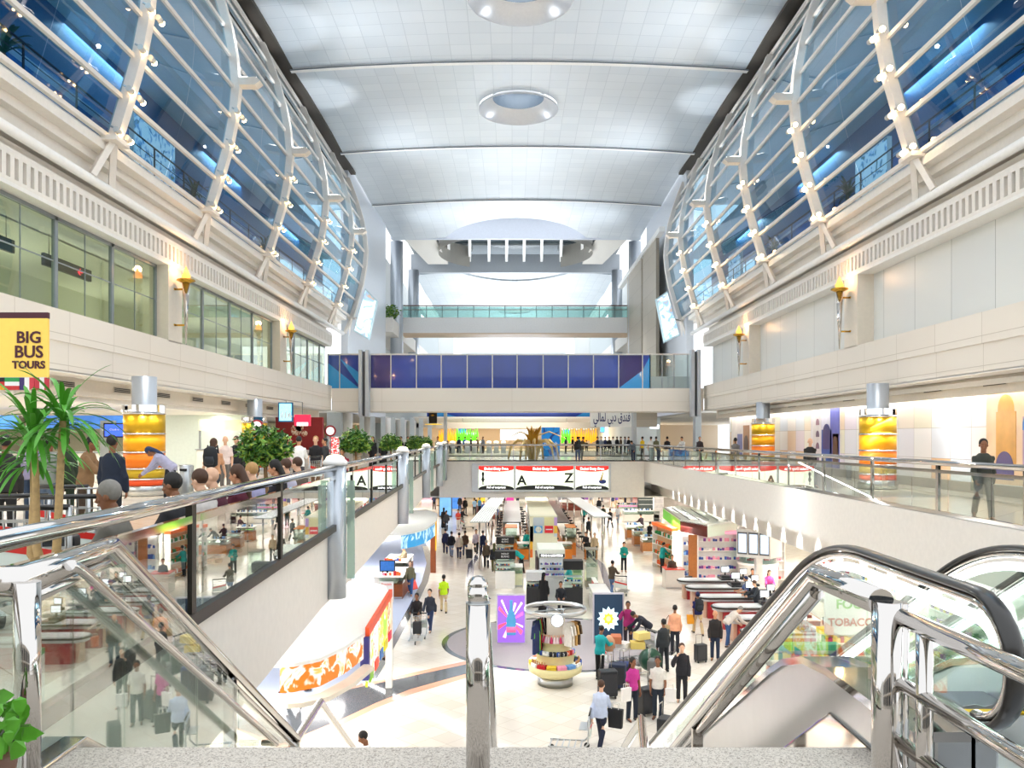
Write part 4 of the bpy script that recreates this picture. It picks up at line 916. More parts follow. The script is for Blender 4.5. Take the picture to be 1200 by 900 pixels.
# (px, py of the feet, pose, heading, top, low, style, hair, skin, label)
LOW = [
 (520,718,'walk',5,'C6F01A','C9B58E','s','k',1,'man in a lime yellow high visibility vest walking away down the left aisle'),
 (504,739,'walk',170,'3A3F4C','2D3E63','j','k',2,'man in a dark striped sweater and jeans walking toward the camera, left aisle'),
 (489,745,'push',175,'241F20','B9A793','j','k',1,'man in a black jacket pushing a luggage trolley toward the camera, left aisle'),
 (481,697,'walk',178,'77745C','3F68A8','j','b',2,'man in an olive open jacket and blue jeans beside the red carpet'),
 (475,676,'reach',110,'8B7A60','4A4238','j','k',0,'man in a tan jacket bending over the wooden counter on the left'),
 (522,649,'walk',5,'20264A','1C2342','j','k',0,'man in a navy suit at the left of the group walking away'),
 (529,653,'walk',-4,'15161C','7F8DA0','j','k',0,'man in a black top and pale grey trousers in the group walking away'),
 (538,655,'walk',0,'CFC3AE','26304A','j','k',0,'man in a cream jacket in the middle of the group walking away'),
 (545,652,'walk',4,'5E4632','3B4A66','j','k',0,'man in a brown jacket with white shopping bags in the group walking away'),
 (558,650,'walk',176,'E9DEEA','17171A','j','k',2,'man in a pale shirt and black trousers walking toward the camera, centre left'),
 (570,666,'walk',2,'55483A','23252E','j','g',0,'grey haired man in a brown jacket walking away along the curved border'),
 (579,671,'walk',-3,'1C2024','4E4A22','j','#4A4A22x',0,'woman in an olive headscarf and black coat walking away along the curved border'),
 (566,652,'walk',8,'1D2B4E','1D2B4E','j','k',0,'man in a dark blue suit partly behind the brown jacketed man'),
 (520,619,'stand',0,'121214','121214','r','#121214x',1,'woman in a full black abaya beside the dark sign, far left aisle'),
 (523,622,'walk',0,'33363C','22242A','j','k',0,'man in a charcoal jacket walking away ahead of the navy suit'),
 (537,621,'hold',170,'C9463C','D8D4CE','s','k',0,'person in a red and white top in the far left aisle'),
 (541,618,'push',-60,'26262C','2E3852','j','k',0,'man in black pushing an empty trolley with an orange base, far left aisle'),
 (567,608,'push',180,'2A4F8C','3A3A3E','j','k',1,'man in a blue jacket pushing a stroller toward the camera'),
 (575,617,'walk',20,'3B1D2C','1F2233','j','k',0,'person in a dark maroon top near the round brown counter'),
 (582,615,'stand',-20,'9AA4D6','343844','s','k',0,'man in a lavender shirt standing by the slatted canopy'),
 (556,604,'stand',10,'9FC3E2','23262E','s','k',0,'man in a light blue shirt at the far round counter'),
 (562,603,'stand',-30,'4E97C9','23262E','s','k',0,'person in a bright blue shirt at the far round counter'),
 (545,603,'stand',0,'161618','161618','j','k',0,'man all in black standing in the far left aisle'),
 (539,600,'stand',180,'25252B','3A3A42','j','k',2,'man in a dark coat facing the camera in the far left aisle'),
 (617,652,'stand',185,'17A39B','15161A','j','k',0,'shop assistant in a teal jacket inside the orange counters'),
 (611,672,'bend',75,'17A39B','15161A','j','k',0,'shop assistant in teal leaning over the pale counter'),
 (637,717,'stand',-25,'0F0F12','F2F0EE','r','#0F0F12x',0,'person in white robe and black headscarf at the pens display'),
 (657,716,'sit',180,'22252C','202228','j','k',0,'seated man in a dark jacket at the pens display'),
 (668,703,'reach',60,'1FB7BE','15161A','j','k',0,'shop assistant in bright turquoise reaching to the lighter shelves'),
 (717,697,'push',-30,'54493A','5A7AA6','j','k',0,'man in an olive brown jacket with a trolley, centre right aisle'),
 (731,670,'hold',180,'129086','15161A','j','k',0,'shop assistant in teal looking at her hands in the right aisle'),
 (690,632,'walk',10,'2E3440','2B2F3A','j','b',0,'man in a grey suit walking away in the right aisle'),
 (697,655,'walk',170,'C8B08E','3A352E','j','g',2,'man in a cream jacket carrying a black bag behind the glass vitrine'),
 (687,655,'hold',150,'2A2526','3A352E','j','b',2,'person in black half hidden behind the glass vitrine'),
 (684,614,'walk',-20,'1C9C9C','22242A','j','k',0,'assistant in teal hurrying past the right canopy'),
 (702,603,'stand',5,'1C1F26','9FA8B4','j','k',0,'person in a black shirt and pale trousers, far right aisle'),
 (694,592,'stand',180,'F0EEEA','F0EEEA','r','#F0EEEAx',0,'person in a white robe and headscarf, far right aisle'),
 (707,615,'stand',0,'34402E','1F2126','s','k',0,'person in a dark olive top standing in the right aisle'),
 (715,619,'walk',15,'17171B','17171B','j','b',0,'person all in black walking by the right aisle stalls'),
 (724,614,'walk',160,'D6DCE6','8790A0','s','k',0,'person in a white shirt walking near the phone counters'),
 (776,671,'reach',-60,'12908C','15161A','j','k',0,'shop assistant in teal serving at the red topped counter'),
 (788,688,'walk',160,'4A3D33','2A2C34','j','k',0,'man in a brown leather jacket carrying a purple bag'),
 (808,673,'reach',-150,'231F20','30333C','j','k',0,'man in a black jacket over a cream shirt at the first till'),
 (815,676,'reach',0,'1B2430','1B2430','j','k',0,'person in a dark navy jacket seen from behind at the first till'),
 (824,677,'reach',10,'17B0B0','15161A','j','k',0,'cashier in bright teal beside the navy jacketed person'),
 (826,663,'stand',180,'E8E0E4','8A8F9A','s','k',0,'person in a white top behind the tills'),
 (842,667,'hold',180,'D7262E','2B2B33','s','k',0,'man in a red striped shirt behind the tills'),
 (859,668,'hold',200,'8F79A6','3A3A44','j','k',0,'man in a lilac checked shirt behind the tills'),
 (880,677,'reach',80,'2A2622','20242C','j','K',0,'woman in black and yellow at the till basket'),
 (882,698,'sit',160,'4A3B30','2A2A30','j','K',0,'dark haired woman cashier seated at the third till'),
 (901,700,'sit',180,'E060B0','2A2A30','j','B',2,'woman in bright pink with brown hair near the escalator'),
 (877,722,'reach',100,'5D6F9C','2C2F3A','s','#1D2C55',0,'man in a slate blue shirt and navy cap at the last till'),
 (887,728,'reach',95,'2C333C','22252C','j','b',2,'man in a dark suit jacket beside the blue capped man'),
 (818,744,'walk',0,'22255E','C7AE86','s','#1B2148',1,'man with a black backpack, navy shirt and beige trousers walking to the tills'),
 (853,758,'bend',-70,'CFC6BC','33507C','j','g',2,'grey haired man in a beige jacket bending over shopping'),
 (838,774,'stand',170,'221D1C','232F45','j','0',0,'bald man in a black leather jacket and dark jeans'),
 (752,628,'reach',30,'33242E','22242A','j','k',0,'person in a dark top at the far wooden display desk'),
 (761,640,'reach',-40,'141418','141418','j','k',0,'person in black leaning on the wooden display desk'),
 (769,641,'bend',-60,'1B1C22','22242A','j','k',0,'person in a black jacket reaching across the display desk'),
 (703,797,'reach',-35,'13989A','121316','j','k',1,'man in a teal uniform jacket standing beside the souvenir carousel'),
 (736,760,'phone',170,'9E2466','2A2430','j','k',1,'man in a magenta shirt with a hand at his forehead'),
 (759,763,'bend',100,'1C1E2A','1C1E2A','j','k',1,'man in a dark suit bending over a loaded trolley'),
 (778,787,'stand',20,'25292C','20242A','j','k',1,'man in a black hooded jacket behind the green drum'),
 (791,766,'stand',-10,'E4A27E','23252E','j','k',1,'man in a peach shirt with a beige shoulder bag'),
 (741,845,'stand',-150,'C2358F','1C2433','s','K',1,'woman with long black hair in a magenta top and dark jeans'),
 (771,843,'stand',165,'E3DFD6','262F3C','s','k',1,'man in a white printed T-shirt standing beside a black suitcase'),
 (799,823,'phone',175,'24242A','1D1E24','j','b',2,'man in a long black coat with a hand at his mouth'),
 (704,876,'walk',-25,'CBD6F0','20253A','j','b',2,'fair man in a pale blue shirt striding right with a black bag'),
]
for (px, py, po, hd, tp, lw, sty, hr, sk, lb) in LOW: person(G(px, py), po, hd, lb, tp, lw, sty, hr, sk)
person((-2.95, 16.5, 0), 'hold', 100, 'man in a white shirt looking at his phone, just above the landing edge at left', 'EDF2F2', '22242A', 's', 'k', 1)
person(G(455,771), 'stand', 100, 'person in black beside the orange edged canopy on the left', '15151A', '15151A', 'j', 'k', 1)
person(G(347,812), 'walk', 80, 'person in dark trousers under the oval white canopy', '24262E', '16161A', 'j', 'k', 1)
# upper level
UP = [
 (1152,609,'walk',160,'3A3D36','6A6660','j','k',1,'man in a dark jacket and grey trousers walking along the right balcony, nearest'),
 (949,571,'walk',175,'1B1B1D','6E6A66','j','0',2,'man in a black jumper walking along the right balcony in front of the mosaic'),
 (862,553,'walk',0,'6D6A66','5A5C62','j','k',1,'man in a grey top walking away beside the farther gold column'),
 (820,543,'stand',175,'3A3336','2E2E34','j','k',0,'man in a dark suit at the far end of the right balcony'),
 (800,542,'reach',140,'E9E6E4','7A7A80','j','k',0,'person in a white shirt leaning on the far right rail'),
 (782,541,'stand',10,'24242A','C9B070','j','k',0,'person in a black top behind the far right rail'),
 (742,541,'bend',160,'6C7682','26304A','j','k',0,'man in a grey jumper leaning over the cross rail'),
 (677,541,'stand',5,'26262A','3C4F72','j','k',0,'man with a black rucksack standing at the middle of the cross rail'),
 (682,540,'reach',-60,'5E4E38','3C3A36','j','k',0,'man in an olive jacket next to the rucksack man at the cross rail'),
 (753,539,'stand',40,'E8C21C','2A2A30','s','k',0,'person in a yellow top far behind the cross rail'),
 (763,539,'stand',20,'EDEBE8','2A2A30','s','k',0,'person in white far behind the cross rail, right of the yellow top'),
 (769,539,'stand',0,'6B6A4E','2A2A30','j','k',0,'person in an olive top far behind the cross rail'),
]
for (px, py, po, hd, tp, lw, sty, hr, sk, lb) in UP: person(G(px, py, UF), po, hd, lb, tp, lw, sty, hr, sk)
UPX = [  # (px, depth, ...)
 (6,13,'stand',20,'2A2725','1E1C1C','j','k',1,'person in a dark brown coat at the left frame edge behind the yucca'),
 (38,16,'stand',10,'9A94B4','2F4058','s','k',1,'man in a lilac checked shirt and jeans behind the yucca'),
 (57,14.5,'stand',-15,'8D948C','56677C','s','k',1,'man in a grey green shirt and pale jeans behind the yucca'),
 (76,15.5,'stand',30,'2E3A2A','23301F','j','k',1,'person in a dark green coat between the grey shirt and brown coat'),
 (100,14.3,'reach',-80,'8F6E4C','4A3A2C','j','k',1,'man in a long camel brown coat queueing on the left'),
 (131,13.4,'stand',0,'1C2638','15181E','j','k',1,'man in a navy jacket seen from behind beside the gold column'),
 (200,20.5,'bend',90,'A9A8C2','26262C','j','#2A3A5Cx',1,'person in a lilac hoodie leaning behind the steel bin'),
 (250,19,'walk',5,'D09A74','3A4046','s','B',2,'woman with a black backpack and bare shoulders walking away on the left'),
 (264,25,'stand',200,'E8D4CC','6E6A66','s','0',2,'bald man in a pale pink top near the far left wall'),
 (277,27,'stand',175,'22242A','5B7396','j','B',2,'woman in a black cardigan and jeans near the far left wall'),
 (292,21,'stand',-10,'17171B','17171B','j','k',1,'man in a black shirt standing left of the first ficus'),
 (350,24,'reach',10,'EFEDEA','3A3A44','j','k',0,'man in a white shirt by the luggage trolley right of the ficus'),
 (337,27,'stand',-60,'D9A8A8','33343C','j','K',0,'person in a pink striped shirt between the ficus and white shirt'),
 (370,26,'stand',185,'1C1B1F','8A6B52','s','y',2,'fair haired woman in a black vest near the red kiosk'),
 (382,30,'walk',120,'3A3B3F','33343C','j','k',0,'person in a dark grey coat beside the red kiosk'),
 (402,27,'sit',180,'C23A55','3A3A44','s','k',0,'child in a red checked top seated near the second ficus'),
 (437,44,'stand',170,'111114','111114','r','#111114x',0,'woman in a black abaya under the left end of the blue bridge'),
 (449,45,'stand',200,'16161A','16161A','r','#16161Ax',0,'second woman in a black abaya right of the second ficus'),
 (470,50,'stand',150,'1A1A20','1A1A20','j','k',0,'person in black behind the third ficus'),
 (478,51,'stand',190,'14141A','14141A','r','#14141Ax',0,'person in a black robe right of the third ficus'),
 (513,58,'stand',170,'E8E4E0','22242A','j','k',0,'person in white at the left end of the cross rail'),
]
for (px, D, po, hd, tp, lw, sty, hr, sk, lb) in UPX: person(Vector(((px-HX)*D/F, D, UF)), po, hd, lb, tp, lw, sty, hr, sk)
SEAT = [(-3.32,6.85,'77736C','g',1,'seated grey haired man in a tan coat nearest along the left rail'), (-3.42,8.35,'2A2A2E','k',1,'seated person with curly black hair behind the left rail'),
 (-3.5,9.25,'D9D2CE','b',2,'seated man with glasses and brown hair behind the left rail'), (-3.62,10.0,'5A2A3A','0',2,'seated bald person in maroon behind the left rail'),
 (-3.55,10.7,'5C1F33','B',0,'seated dark haired woman in wine red behind the left rail'), (-3.66,11.6,'A8A6CC','y',2,'seated fair haired boy in a lilac shirt behind the left rail'),
 (-3.72,13.0,'26222A','K',0,'seated woman with a black bob near the first silver column'), (-3.75,13.7,'C9C4DA','b',2,'seated brown haired man in a pale shirt near the first silver column'), (-3.8,14.6,'6E6256','b',2,'seated man in a taupe top right beside the first silver column')]
for k, (x, y, c, hr, sk, lb) in enumerate(SEAT): person((x, y, UF), 'sit', 95-(k % 3)*14, lb, c, '2B2D36', 'j', hr, sk)
t = T('bench', 'long grey bench behind the seated people along the left rail', 'bench', (-3.5, 10.5, UF))
MB().prism([(-3.75,6.2),(-3.2,6.2),(-3.55,15.2),(-4.1,15.2)], UF+.38, UF+.44).build('seat', GREY, t)
for y in (6.5,9.3,12.2,14.9): B(-3.6-(y-6)*.035,y-.03,UF,-3.4-(y-6)*.035,y+.03,UF+.38).build('leg', STEEL, t)
# the crowd in the far aisles
rr = random.Random(11)
CN = [('black','17171B'),('white','ECEAE6'),('navy','232C4C'),('red','B5302E'),('grey','80868E'),('teal','1A9A96'),('beige','C9B593'),('blue','3C6FB4'),('brown','5C4634'),('pink','D06A9C'),('green','3F7A4A'),('purple','6B4C9A')]
spots = []
zones = [('left aisle', 497, 560, 3), ('middle', 560, 680, 2), ('right aisle', 680, 742, 3)]
n = 0
for zi, (zn, xa, xb, _) in enumerate(zones):
    combos = [(a, b_) for a in range(12) for b_ in (0,2,4,6)]; rr.shuffle(combos)
    for i in range([17,12,20][zi]):
        px = rr.uniform(xa, xb); py = rr.uniform(578.5, 597); ca, cb = combos[i]
        D = 7.7*F/(py-HY)
        robe = rr.random() < .2 and CN[ca][0] in ('black','white')
        lb = ('distant shopper in a long %s robe, far %s' % (CN[ca][0], zn) if robe else 'distant shopper in a %s top and %s trousers, far %s under the banner' % (CN[ca][0], CN[cb][0], zn))
        person(G(px, py), rr.choice(['walk','stand','stand','reach','hold']), rr.uniform(0, 360), lb, CN[ca][1], CN[cb][1], 'r' if robe else rr.choice('js'), '#17171Bx' if robe and CN[ca][0] == 'black' else rr.choice('kkkbK'), rr.randrange(3), group='distant shoppers under the banner')
for i in range(10):
    px = 700+i*4.6; D = rr.uniform(72, 84); c = CN[(0,4,2,0,1,0,8,4,0,2)[i]]
    person(Vector(((px-HX)*D/F, D, UF)), 'stand', rr.uniform(0,360), 'distant person in a %s coat under the Arabic sign, %s from the left' % (c[0], vl[i].replace('nearest','first') if i < 9 else 'last'), c[1], '22242A', 'j', 'k', rr.randrange(3), group='distant people under the Arabic sign')
for i in range(12):
    px = (524+i*7) if i < 7 else (655+(i-7)*8); D = rr.uniform(80, 95); c = CN[(0,4,2,7,0,8,4,0,2,0,5,0)[i]]
    person(Vector(((px-HX)*D/F, D, UF)), rr.choice(['stand','sit']), rr.uniform(0,360), 'distant diner in %s before the food court lamps, %s %s' % (c[0], ['first','second','third','fourth','fifth','sixth','seventh'][i if i < 7 else i-7], 'on the left' if i < 7 else 'on the right'), c[1], '22242A', 'j', 'k', rr.randrange(3), group='distant diners')
# ================================================================ PROPS: bags, trolleys
def suitcase():
    t = T('suitcase', 's', 'suitcase', world=False)
    g = B(-.2,-.13,.06,.2,.13,.62); g.build('shell', M('202226', .45, noise=.1, name='dark_luggage'), t, bevel=.03)
    MB().tube([(-.12,.1,.6),(-.12,.1,.92),(.12,.1,.92),(.12,.1,.6)], .012, 8).build('pull_handle', STEEL, t)
    for x in (-.15,.15):
        for y in (-.09,.09): MB().tube([(x-.015,y,.035),(x+.015,y,.035)], .035, 10).build('wheel', RUBBER, t)
    B(-.17,-.135,.15,.17,-.128,.55).build('front_pocket', M('2C2E33', .6), t, bevel=.004); return t
def backpack():
    t = T('backpack', 'b', 'backpack', world=False)
    MB().tube([(0,0,-.24),(0,-.02,-.2),(0,-.05,0),(0,-.03,.16),(0,0,.22)], [.1,.16,.17,.15,.07], 16, [.06,.09,.11,.09,.04], up=(0,1,0)).build('bag', M('1E2126', .8, bump=.1), t)
    MB().tube([(0,-.09,-.2),(0,-.16,-.12),(0,-.15,0)], [.08,.12,.09], 12, [.02,.04,.02], up=(0,1,0)).build('pocket', M('2B2F36', .8), t)
    for s in (-1,1): MB().tube([(s*.09,.05,.2),(s*.11,.14,.24),(s*.12,.2,.05),(s*.12,.06,-.18)], .018, 6).build('strap', M('1A1B1E', .8), t)
    return t
def shoulder_bag():
    t = T('handbag', 'h', 'bag', world=False)
    MB().tube([(0,0,-.18),(0,0,-.14),(0,0,.06),(0,0,.1)], [.12,.17,.14,.1], 14, [.05,.07,.05,.03], up=(0,1,0)).build('bag', M('A68C66', .8), t)
    MB().tube([(-.1,0,.08),(-.08,0,.3),(0,0,.42),(.08,0,.3),(.1,0,.08)], .012, 6).build('strap', M('5B4A35', .8), t); return t
def shopping_bag():
    t = T('shopping_bag', 'h', 'bag', world=False)
    MB().prism([(-.13,-.18),(.13,-.18),(.15,.18),(-.15,.18)], -.05, .05, 'Y').build('bag', M('EEEAE6', .6), t, bevel=.01)
    for y in (-.04,.04): MB().tube([(-.07,y,.17),(-.06,y,.28),(.06,y,.28),(.07,y,.17)], .008, 6).build('handle', M('D8D4CE', .6), t)
    return t
def trolley():
    t = T('luggage_trolley', 't', 'trolley', world=False)
    g = MB()
    for s in (-1,1):
        g.tube([(s*.3,-.45,.98),(s*.3,-.42,.3),(s*.28,-.3,.18),(s*.22,.55,.16)], .018, 8)
    g.build('frame', BRUSH, t)
    MB().tube([(-.3,-.45,.98),(.3,-.45,.98)], .024, 10).build('push_handle', RUBBER, t)
    g = MB()
    for i in range(6): g.box(-.25,-.25+i*.15,.17,.25,-.22+i*.15,.19)
    for s in (-.25,.25): g.box(s-.012,-.3,.165,s+.012,.56,.19)
    g.build('platform', BRUSH, t)
    g = MB()
    for i in range(7): g.box(-.28+i*.09,-.43,.62,-.27+i*.09,-.41,.86)
    for z in (.62,.74,.86): g.box(-.28,-.43,z,.28,-.41,z+.012)
    g.box(-.28,-.43,.62,.28,-.2,.635); g.build('basket', BRUSH, t)
    MB().prism([(-.3,.42),(.3,.42),(.3,.62),(-.3,.74)], -.475, -.465, 'Y').build('advert_panel', M('D9E4DE', .4), t)
    MB().prism([(-.3,.66),(.3,.56),(.3,.62),(-.3,.74)], -.48, -.475, 'Y').build('red_stripe', M('D12A22', .4), t)
    for x, y in ((-.24,-.35),(.24,-.35),(0,.5)): MB().tube([(x-.02,y,.07),(x+.02,y,.07)], .07, 14).build('wheel', RUBBER, t)
    return t
PROTO = {'suitcase': suitcase, 'backpack': backpack, 'handbag': shoulder_bag, 'shopping_bag': shopping_bag, 'trolley': trolley}; USED = {}
def put(kind, loc, rz, label, scale=1, mats=None, group=None):
    if kind not in USED:
        t = PROTO[kind](); USED[kind] = t
        KIDS[t.name] = [(c, [g for g in COL.objects if g.parent == c]) for c in COL.objects if c.parent == t]
        t.location = loc; t.rotation_euler[2] = radians(rz); t['label'] = label; t.scale = (scale,)*3
        for c, _ in KIDS[t.name]:
            if mats and c.name.split('.')[0] in mats: c.material_slots[0].link = 'OBJECT'; c.material_slots[0].material = mats[c.name.split('.')[0]]
        if group: t['group'] = group
        return t
    return dup(USED[kind], loc, radians(rz), label, scale, mats, group)
def near(lb):
    for p in PEOPLE:
        if lb in p['label']: return p
def carry(kind, who, off, label, rz=0, **k):
    p = near(who); R = Matrix.Rotation(p.rotation_euler[2], 3, 'Z'); return put(kind, tuple(Vector(p.location)+R @ Vector(off)), math.degrees(p.rotation_euler[2])+rz, label, **k)
carry('backpack', 'beige trousers walking to the tills', (0,-.2,1.22), 'black backpack on the back of the man in navy near the tills')
carry('backpack', 'bare shoulders', (0,-.2,1.25), 'large dark backpack on the woman walking away on the upper left')
carry('backpack', 'rucksack standing', (0,-.2,1.22), 'black rucksack worn at the cross rail')
carry('handbag', 'peach shirt', (-.22,.02,.92), 'beige canvas shoulder bag on the man in peach')
carry('shopping_bag', 'purple bag', (.3,.0,.62), 'purple and pink bag held by the man in brown leather', mats={'bag': M('7B3FA0', .6)})
carry('shopping_bag', 'walking to the tills', (-.28,.05,.6), 'yellow and orange carrier bag held by the backpack man', mats={'bag': M('F0A020', .6)})
carry('shopping_bag', 'man in a brown jacket with white', (-.26,0,.6), 'white carrier bag held in the group walking away')
carry('shopping_bag', 'magenta top', (.3,.12,.8), 'white and red carrier held out by the woman in magenta')
carry('shopping_bag', 'white printed', (-.35,.1,.72), 'white plastic bag beside the man in the white T-shirt')
carry('shopping_bag', 'carrying a black bag', (.3,.0,.85), 'black soft bag on the arm of the man in cream', mats={'bag': M('1B1B1D', .7)})
carry('shopping_bag', 'striding right', (.35,.1,.75), 'black bag swinging beside the striding man in pale blue', scale=1.3, mats={'bag': M('15161B', .7)})
carry('shopping_bag', 'bending over shopping', (.1,.55,.35), 'orange carrier bag below the bending man in beige', mats={'bag': M('E9642A', .6)})
put('suitcase', tuple(G(821,776)), 20, 'small black wheeled case standing alone in the right aisle', 1.0)
put('suitcase', tuple(G(550,655)), 0, 'black wheeled case pulled by the group walking away')
put('suitcase', tuple(G(712,818)), 10, 'tall black suitcase in front of the luggage pile', 1.35)
put('suitcase', tuple(G(724,808)), -15, 'dark navy suitcase second from the left of the luggage pile', 1.3, {'shell': M('1F2A44', .5)})
put('suitcase', tuple(G(733,806)), 5, 'blue suitcase right of the navy one in the luggage pile', 1.25, {'shell': M('2B3F78', .5)})
put('suitcase', tuple(G(758,838)), 30, 'black case between the magenta woman and the T-shirt man', 1.25)
put('suitcase', tuple(G(765,798)), 70, 'grey hard case on its end beside the green drum', 1.1, {'shell': M('6B6A68', .4)})
put('suitcase', tuple(G(807,688)), 35, 'black and blue backpack-like case standing in front of the first till', .9, {'front_pocket': M('3B4FD0', .5), 'shell': M('1B1C26', .6)})
put('suitcase', tuple(G(779,872)), 60, 'dark soft case with a green strap at the escalator foot', 1.1)
for (px, py, rz, z, lb, sc) in ((489,752,178,0,'luggage trolley pushed toward the camera by the man in the black jacket',1),(730,697,-20,0,'loaded trolley in front of the man in olive brown',1),(548,620,-60,0,'empty trolley with an orange base, far left aisle',1),
  (670,880,80,0,'luggage trolley parked at the lower edge near the souvenir carousel',1),(565,612,180,0,'stroller-like trolley pushed by the man in blue',.8),(722,784,-70,0,'leftmost loaded trolley of the luggage pile',1.1),(748,778,110,0,'middle trolley of the luggage pile with yellow boxes',1.1),(693,606,0,0,'small trolley in the far right aisle',.8)):
    put('trolley', tuple(G(px,py)), rz, lb, sc)
put('suitcase', tuple(G(489,750)+Vector((0,0,.2))), 178, 'black holdall lying on the trolley pushed toward the camera', .8)
for i, (x, y, rz, lb) in enumerate([(-4.35,7.6,12,'nearest luggage trolley behind the left rail, handle toward the rail'),(-4.75,8.9,14,'luggage trolley under the yucca with a pale advert panel'),(-5.7,10.6,8,'third luggage trolley behind the yucca'),(-5.4,9.0,18,'luggage trolley at the left frame edge'),(-6.6,25.5,70,'luggage trolley in front of the man in white on the left walkway'),(-7.9,31,60,'far luggage trolley before the red kiosk')]):
    put('trolley', (x, y, UF), rz, lb, 1.1)
GR_ = [('suitcase', (-4.75,9.05,UF+.2), 14, 'dark holdall on the trolley under the yucca', 1.0), ('suitcase', (-4.35,7.75,UF+.2), 12, 'black holdall on the nearest left trolley', .9)]
for k_, lc, rz, lb, sc in GR_: put(k_, lc, rz, lb, sc)
# lettering on a trolley panel
# goods in the luggage pile
t = tag(MB().lathe([(0,0),(.34,.0),(.36,.1),(.36,.24),(.34,.34),(0,.34)], (0,0,0), 28).build('drum', M('11402C', .3)), 'round dark green drum case standing on edge in the luggage pile', 'drum'); t.location = G(763,790)+Vector((-.1,0,.48)); t.rotation_euler = (pi/2-.2, 0, .3)
for i, (px, py, z, c, lb) in enumerate([(747,765,.55,'D8C068','yellow carton on the middle trolley'),(752,757,.85,'DCC87A','upper yellow carton being opened by the bending man'),(731,766,.5,'D9D6D0','white long box across the left trolley'),(722,760,.75,'B86A44','small orange box on top of the left trolley'),(742,790,.0,'C9BFB0','grey carton on the floor in the luggage pile'),(786,778,.0,'E8E4E2','white and red carton behind the black jacket man')]):
    o = tag(B(-.24,-.17,0,.24,.17,.24).build('carton', M(c, .6), bevel=.01), lb, 'carton', 'cartons in the luggage pile'); o.location = G(px, py+25*z)+Vector((0,0,z)); o.rotation_euler[2] = i*.5
g = MB().tube([(0,0,0),(0,0,.1),(0,.02,.35),(0,0,.5)], [.1,.2,.18,.06], 12, [.08,.14,.14,.05], up=(0,1,0)); o = tag(g.build('sack', M('B98A6A', .9, bump=.2)), 'tan cloth bundle held by the man in the teal jacket', 'bundle'); o.location = G(714,792)+Vector((0,0,.8))

# ================================================================ LOWER FLOOR: KIOSKS
def lightbox(name, c, w_, h, label, bgc, parts):
    x, y, z = c; t = T(name, label, 'poster', (x, y, z))
    B(x-w_/2-.05,y,z,x+w_/2+.05,y+.14,z+h+.05).build('frame', M('CFCBD4', .3, .5), t, bevel=.01)
    B(x-w_/2,y-.012,z+.04,x+w_/2,y,z+h).build('backlit_sheet', M(bgc, .5, noise=.3, scale=2.2, emit=.55), t)
    parts(t, x, y-.014, z); return t
c = G(599,754)
def bottle(t, x, y, z):
    for k, (a0, a1, r, col) in enumerate([(.3,.5,.62,'FF5AA8'),(1.2,1.35,.6,'F7D8F2'),(2.3,2.5,.62,'FF4D6A'),(3.4,3.7,.55,'F2405A'),(4.2,4.4,.6,'FFB0D8'),(5.4,5.7,.6,'F0506E'),(.9,1.0,.72,'FFFFFF'),(2.0,2.08,.75,'FFFFFF'),(5.9,6.0,.6,'FFE0F0')]):
        q = lambda a, rr: (x-.02+min(.46,max(-.46,rr*cos(a))), z+.85+rr*sin(a)*1.15)
        MB().prism([(x-.02,z+.85),q(a0,r),q(a1,r)], y-.004, y, 'Y').build('ray', M(col, .5, noise=0, emit=.7), t)
    MB().lathe([(.17,0),(.18,.03),(.18,.55),(.15,.72),(.06,.95),(.05,1.22),(.06,1.24),(.06,1.3)], (x,y-.01,z+.32), 20, sy=.15).build('bottle_shape', M('3F7FA8', .3, noise=.3, scale=5, emit=.35), t)
    MB().lathe([(.183,0),(.183,.2)], (x,y-.012,z+.42), 20, sy=.17).build('bottle_label', M('E85A8A', .4, noise=.3, scale=9, emit=.35), t)
lightbox('poster', tuple(c), 1.0, 1.78, 'backlit violet and pink poster of a bottle, standing left of the souvenir carousel', '7A4FB4', bottle)
c = G(713,755)
def flower(t, x, y, z):
    for r, col, n_, e in ((.42,'BFE4EE',12,.6),(.33,'F4F0DC',9,.8),(.22,'F5B52A',8,.8)):
        pts = [(x+(r if i % 2 == 0 else r*.72)*cos(2*pi*i/(2*n_)), z+.95+(r if i % 2 == 0 else r*.72)*sin(2*pi*i/(2*n_))*1.1) for i in range(2*n_)]
        MB().prism(pts, y-.004-(.45-r)*.02, y, 'Y').build('petal_ring', M(col, .5, noise=.15, scale=9, emit=e), t)
    MB().prism(ell(x, z+.95, .09, .1, 20), y-.012, y, 'Y').build('flower_centre', M('E6C98A', .5, emit=.5), t)
lightbox('poster', tuple(c), 1.05, 1.85, 'backlit dark blue poster of a glowing yellow flower, right of the souvenir carousel', '14283A', flower)
# souvenir carousel
c = G(652,808); kx, ky = c.x, c.y+.6
t = T('souvenir_carousel', 'round cream souvenir stand with a steel ring overhead and stepped shelves', 'display stand', (kx, ky, 0))
MB().lathe([(.55,0),(.55,.28)], (kx,ky,0), 36).build('fluted_base', BRUSH, t)
MB().lathe([(.58,.28),(.82,.42),(.84,.62),(.8,.62),(.56,.6),(.6,.95),(.66,.98),(.5,.98),(.4,1.3),(.5,1.34),(.0,1.34)], (kx,ky,0), 36).build('shelf_tiers', M('E4D9A2', .45), t)
B(kx-.28,ky-.28,1.3,kx+.28,ky+.28,2.15).build('pillar', CREAM, t, bevel=.01)
g = MB().tube([(kx+.95*cos(a*2*pi/48), ky+.95*sin(a*2*pi/48), 2.32) for a in range(48)], .035, 8, .07, closed=True); g.build('overhead_ring', BRUSH, t)
for a in range(4): an = a*pi/2+.4; MB().tube([(kx-.93*cos(an),ky-.93*sin(an),2.3),(kx+.93*cos(an),ky+.93*sin(an),2.3)], .03, 8).build('ring_spoke', BRUSH, t)
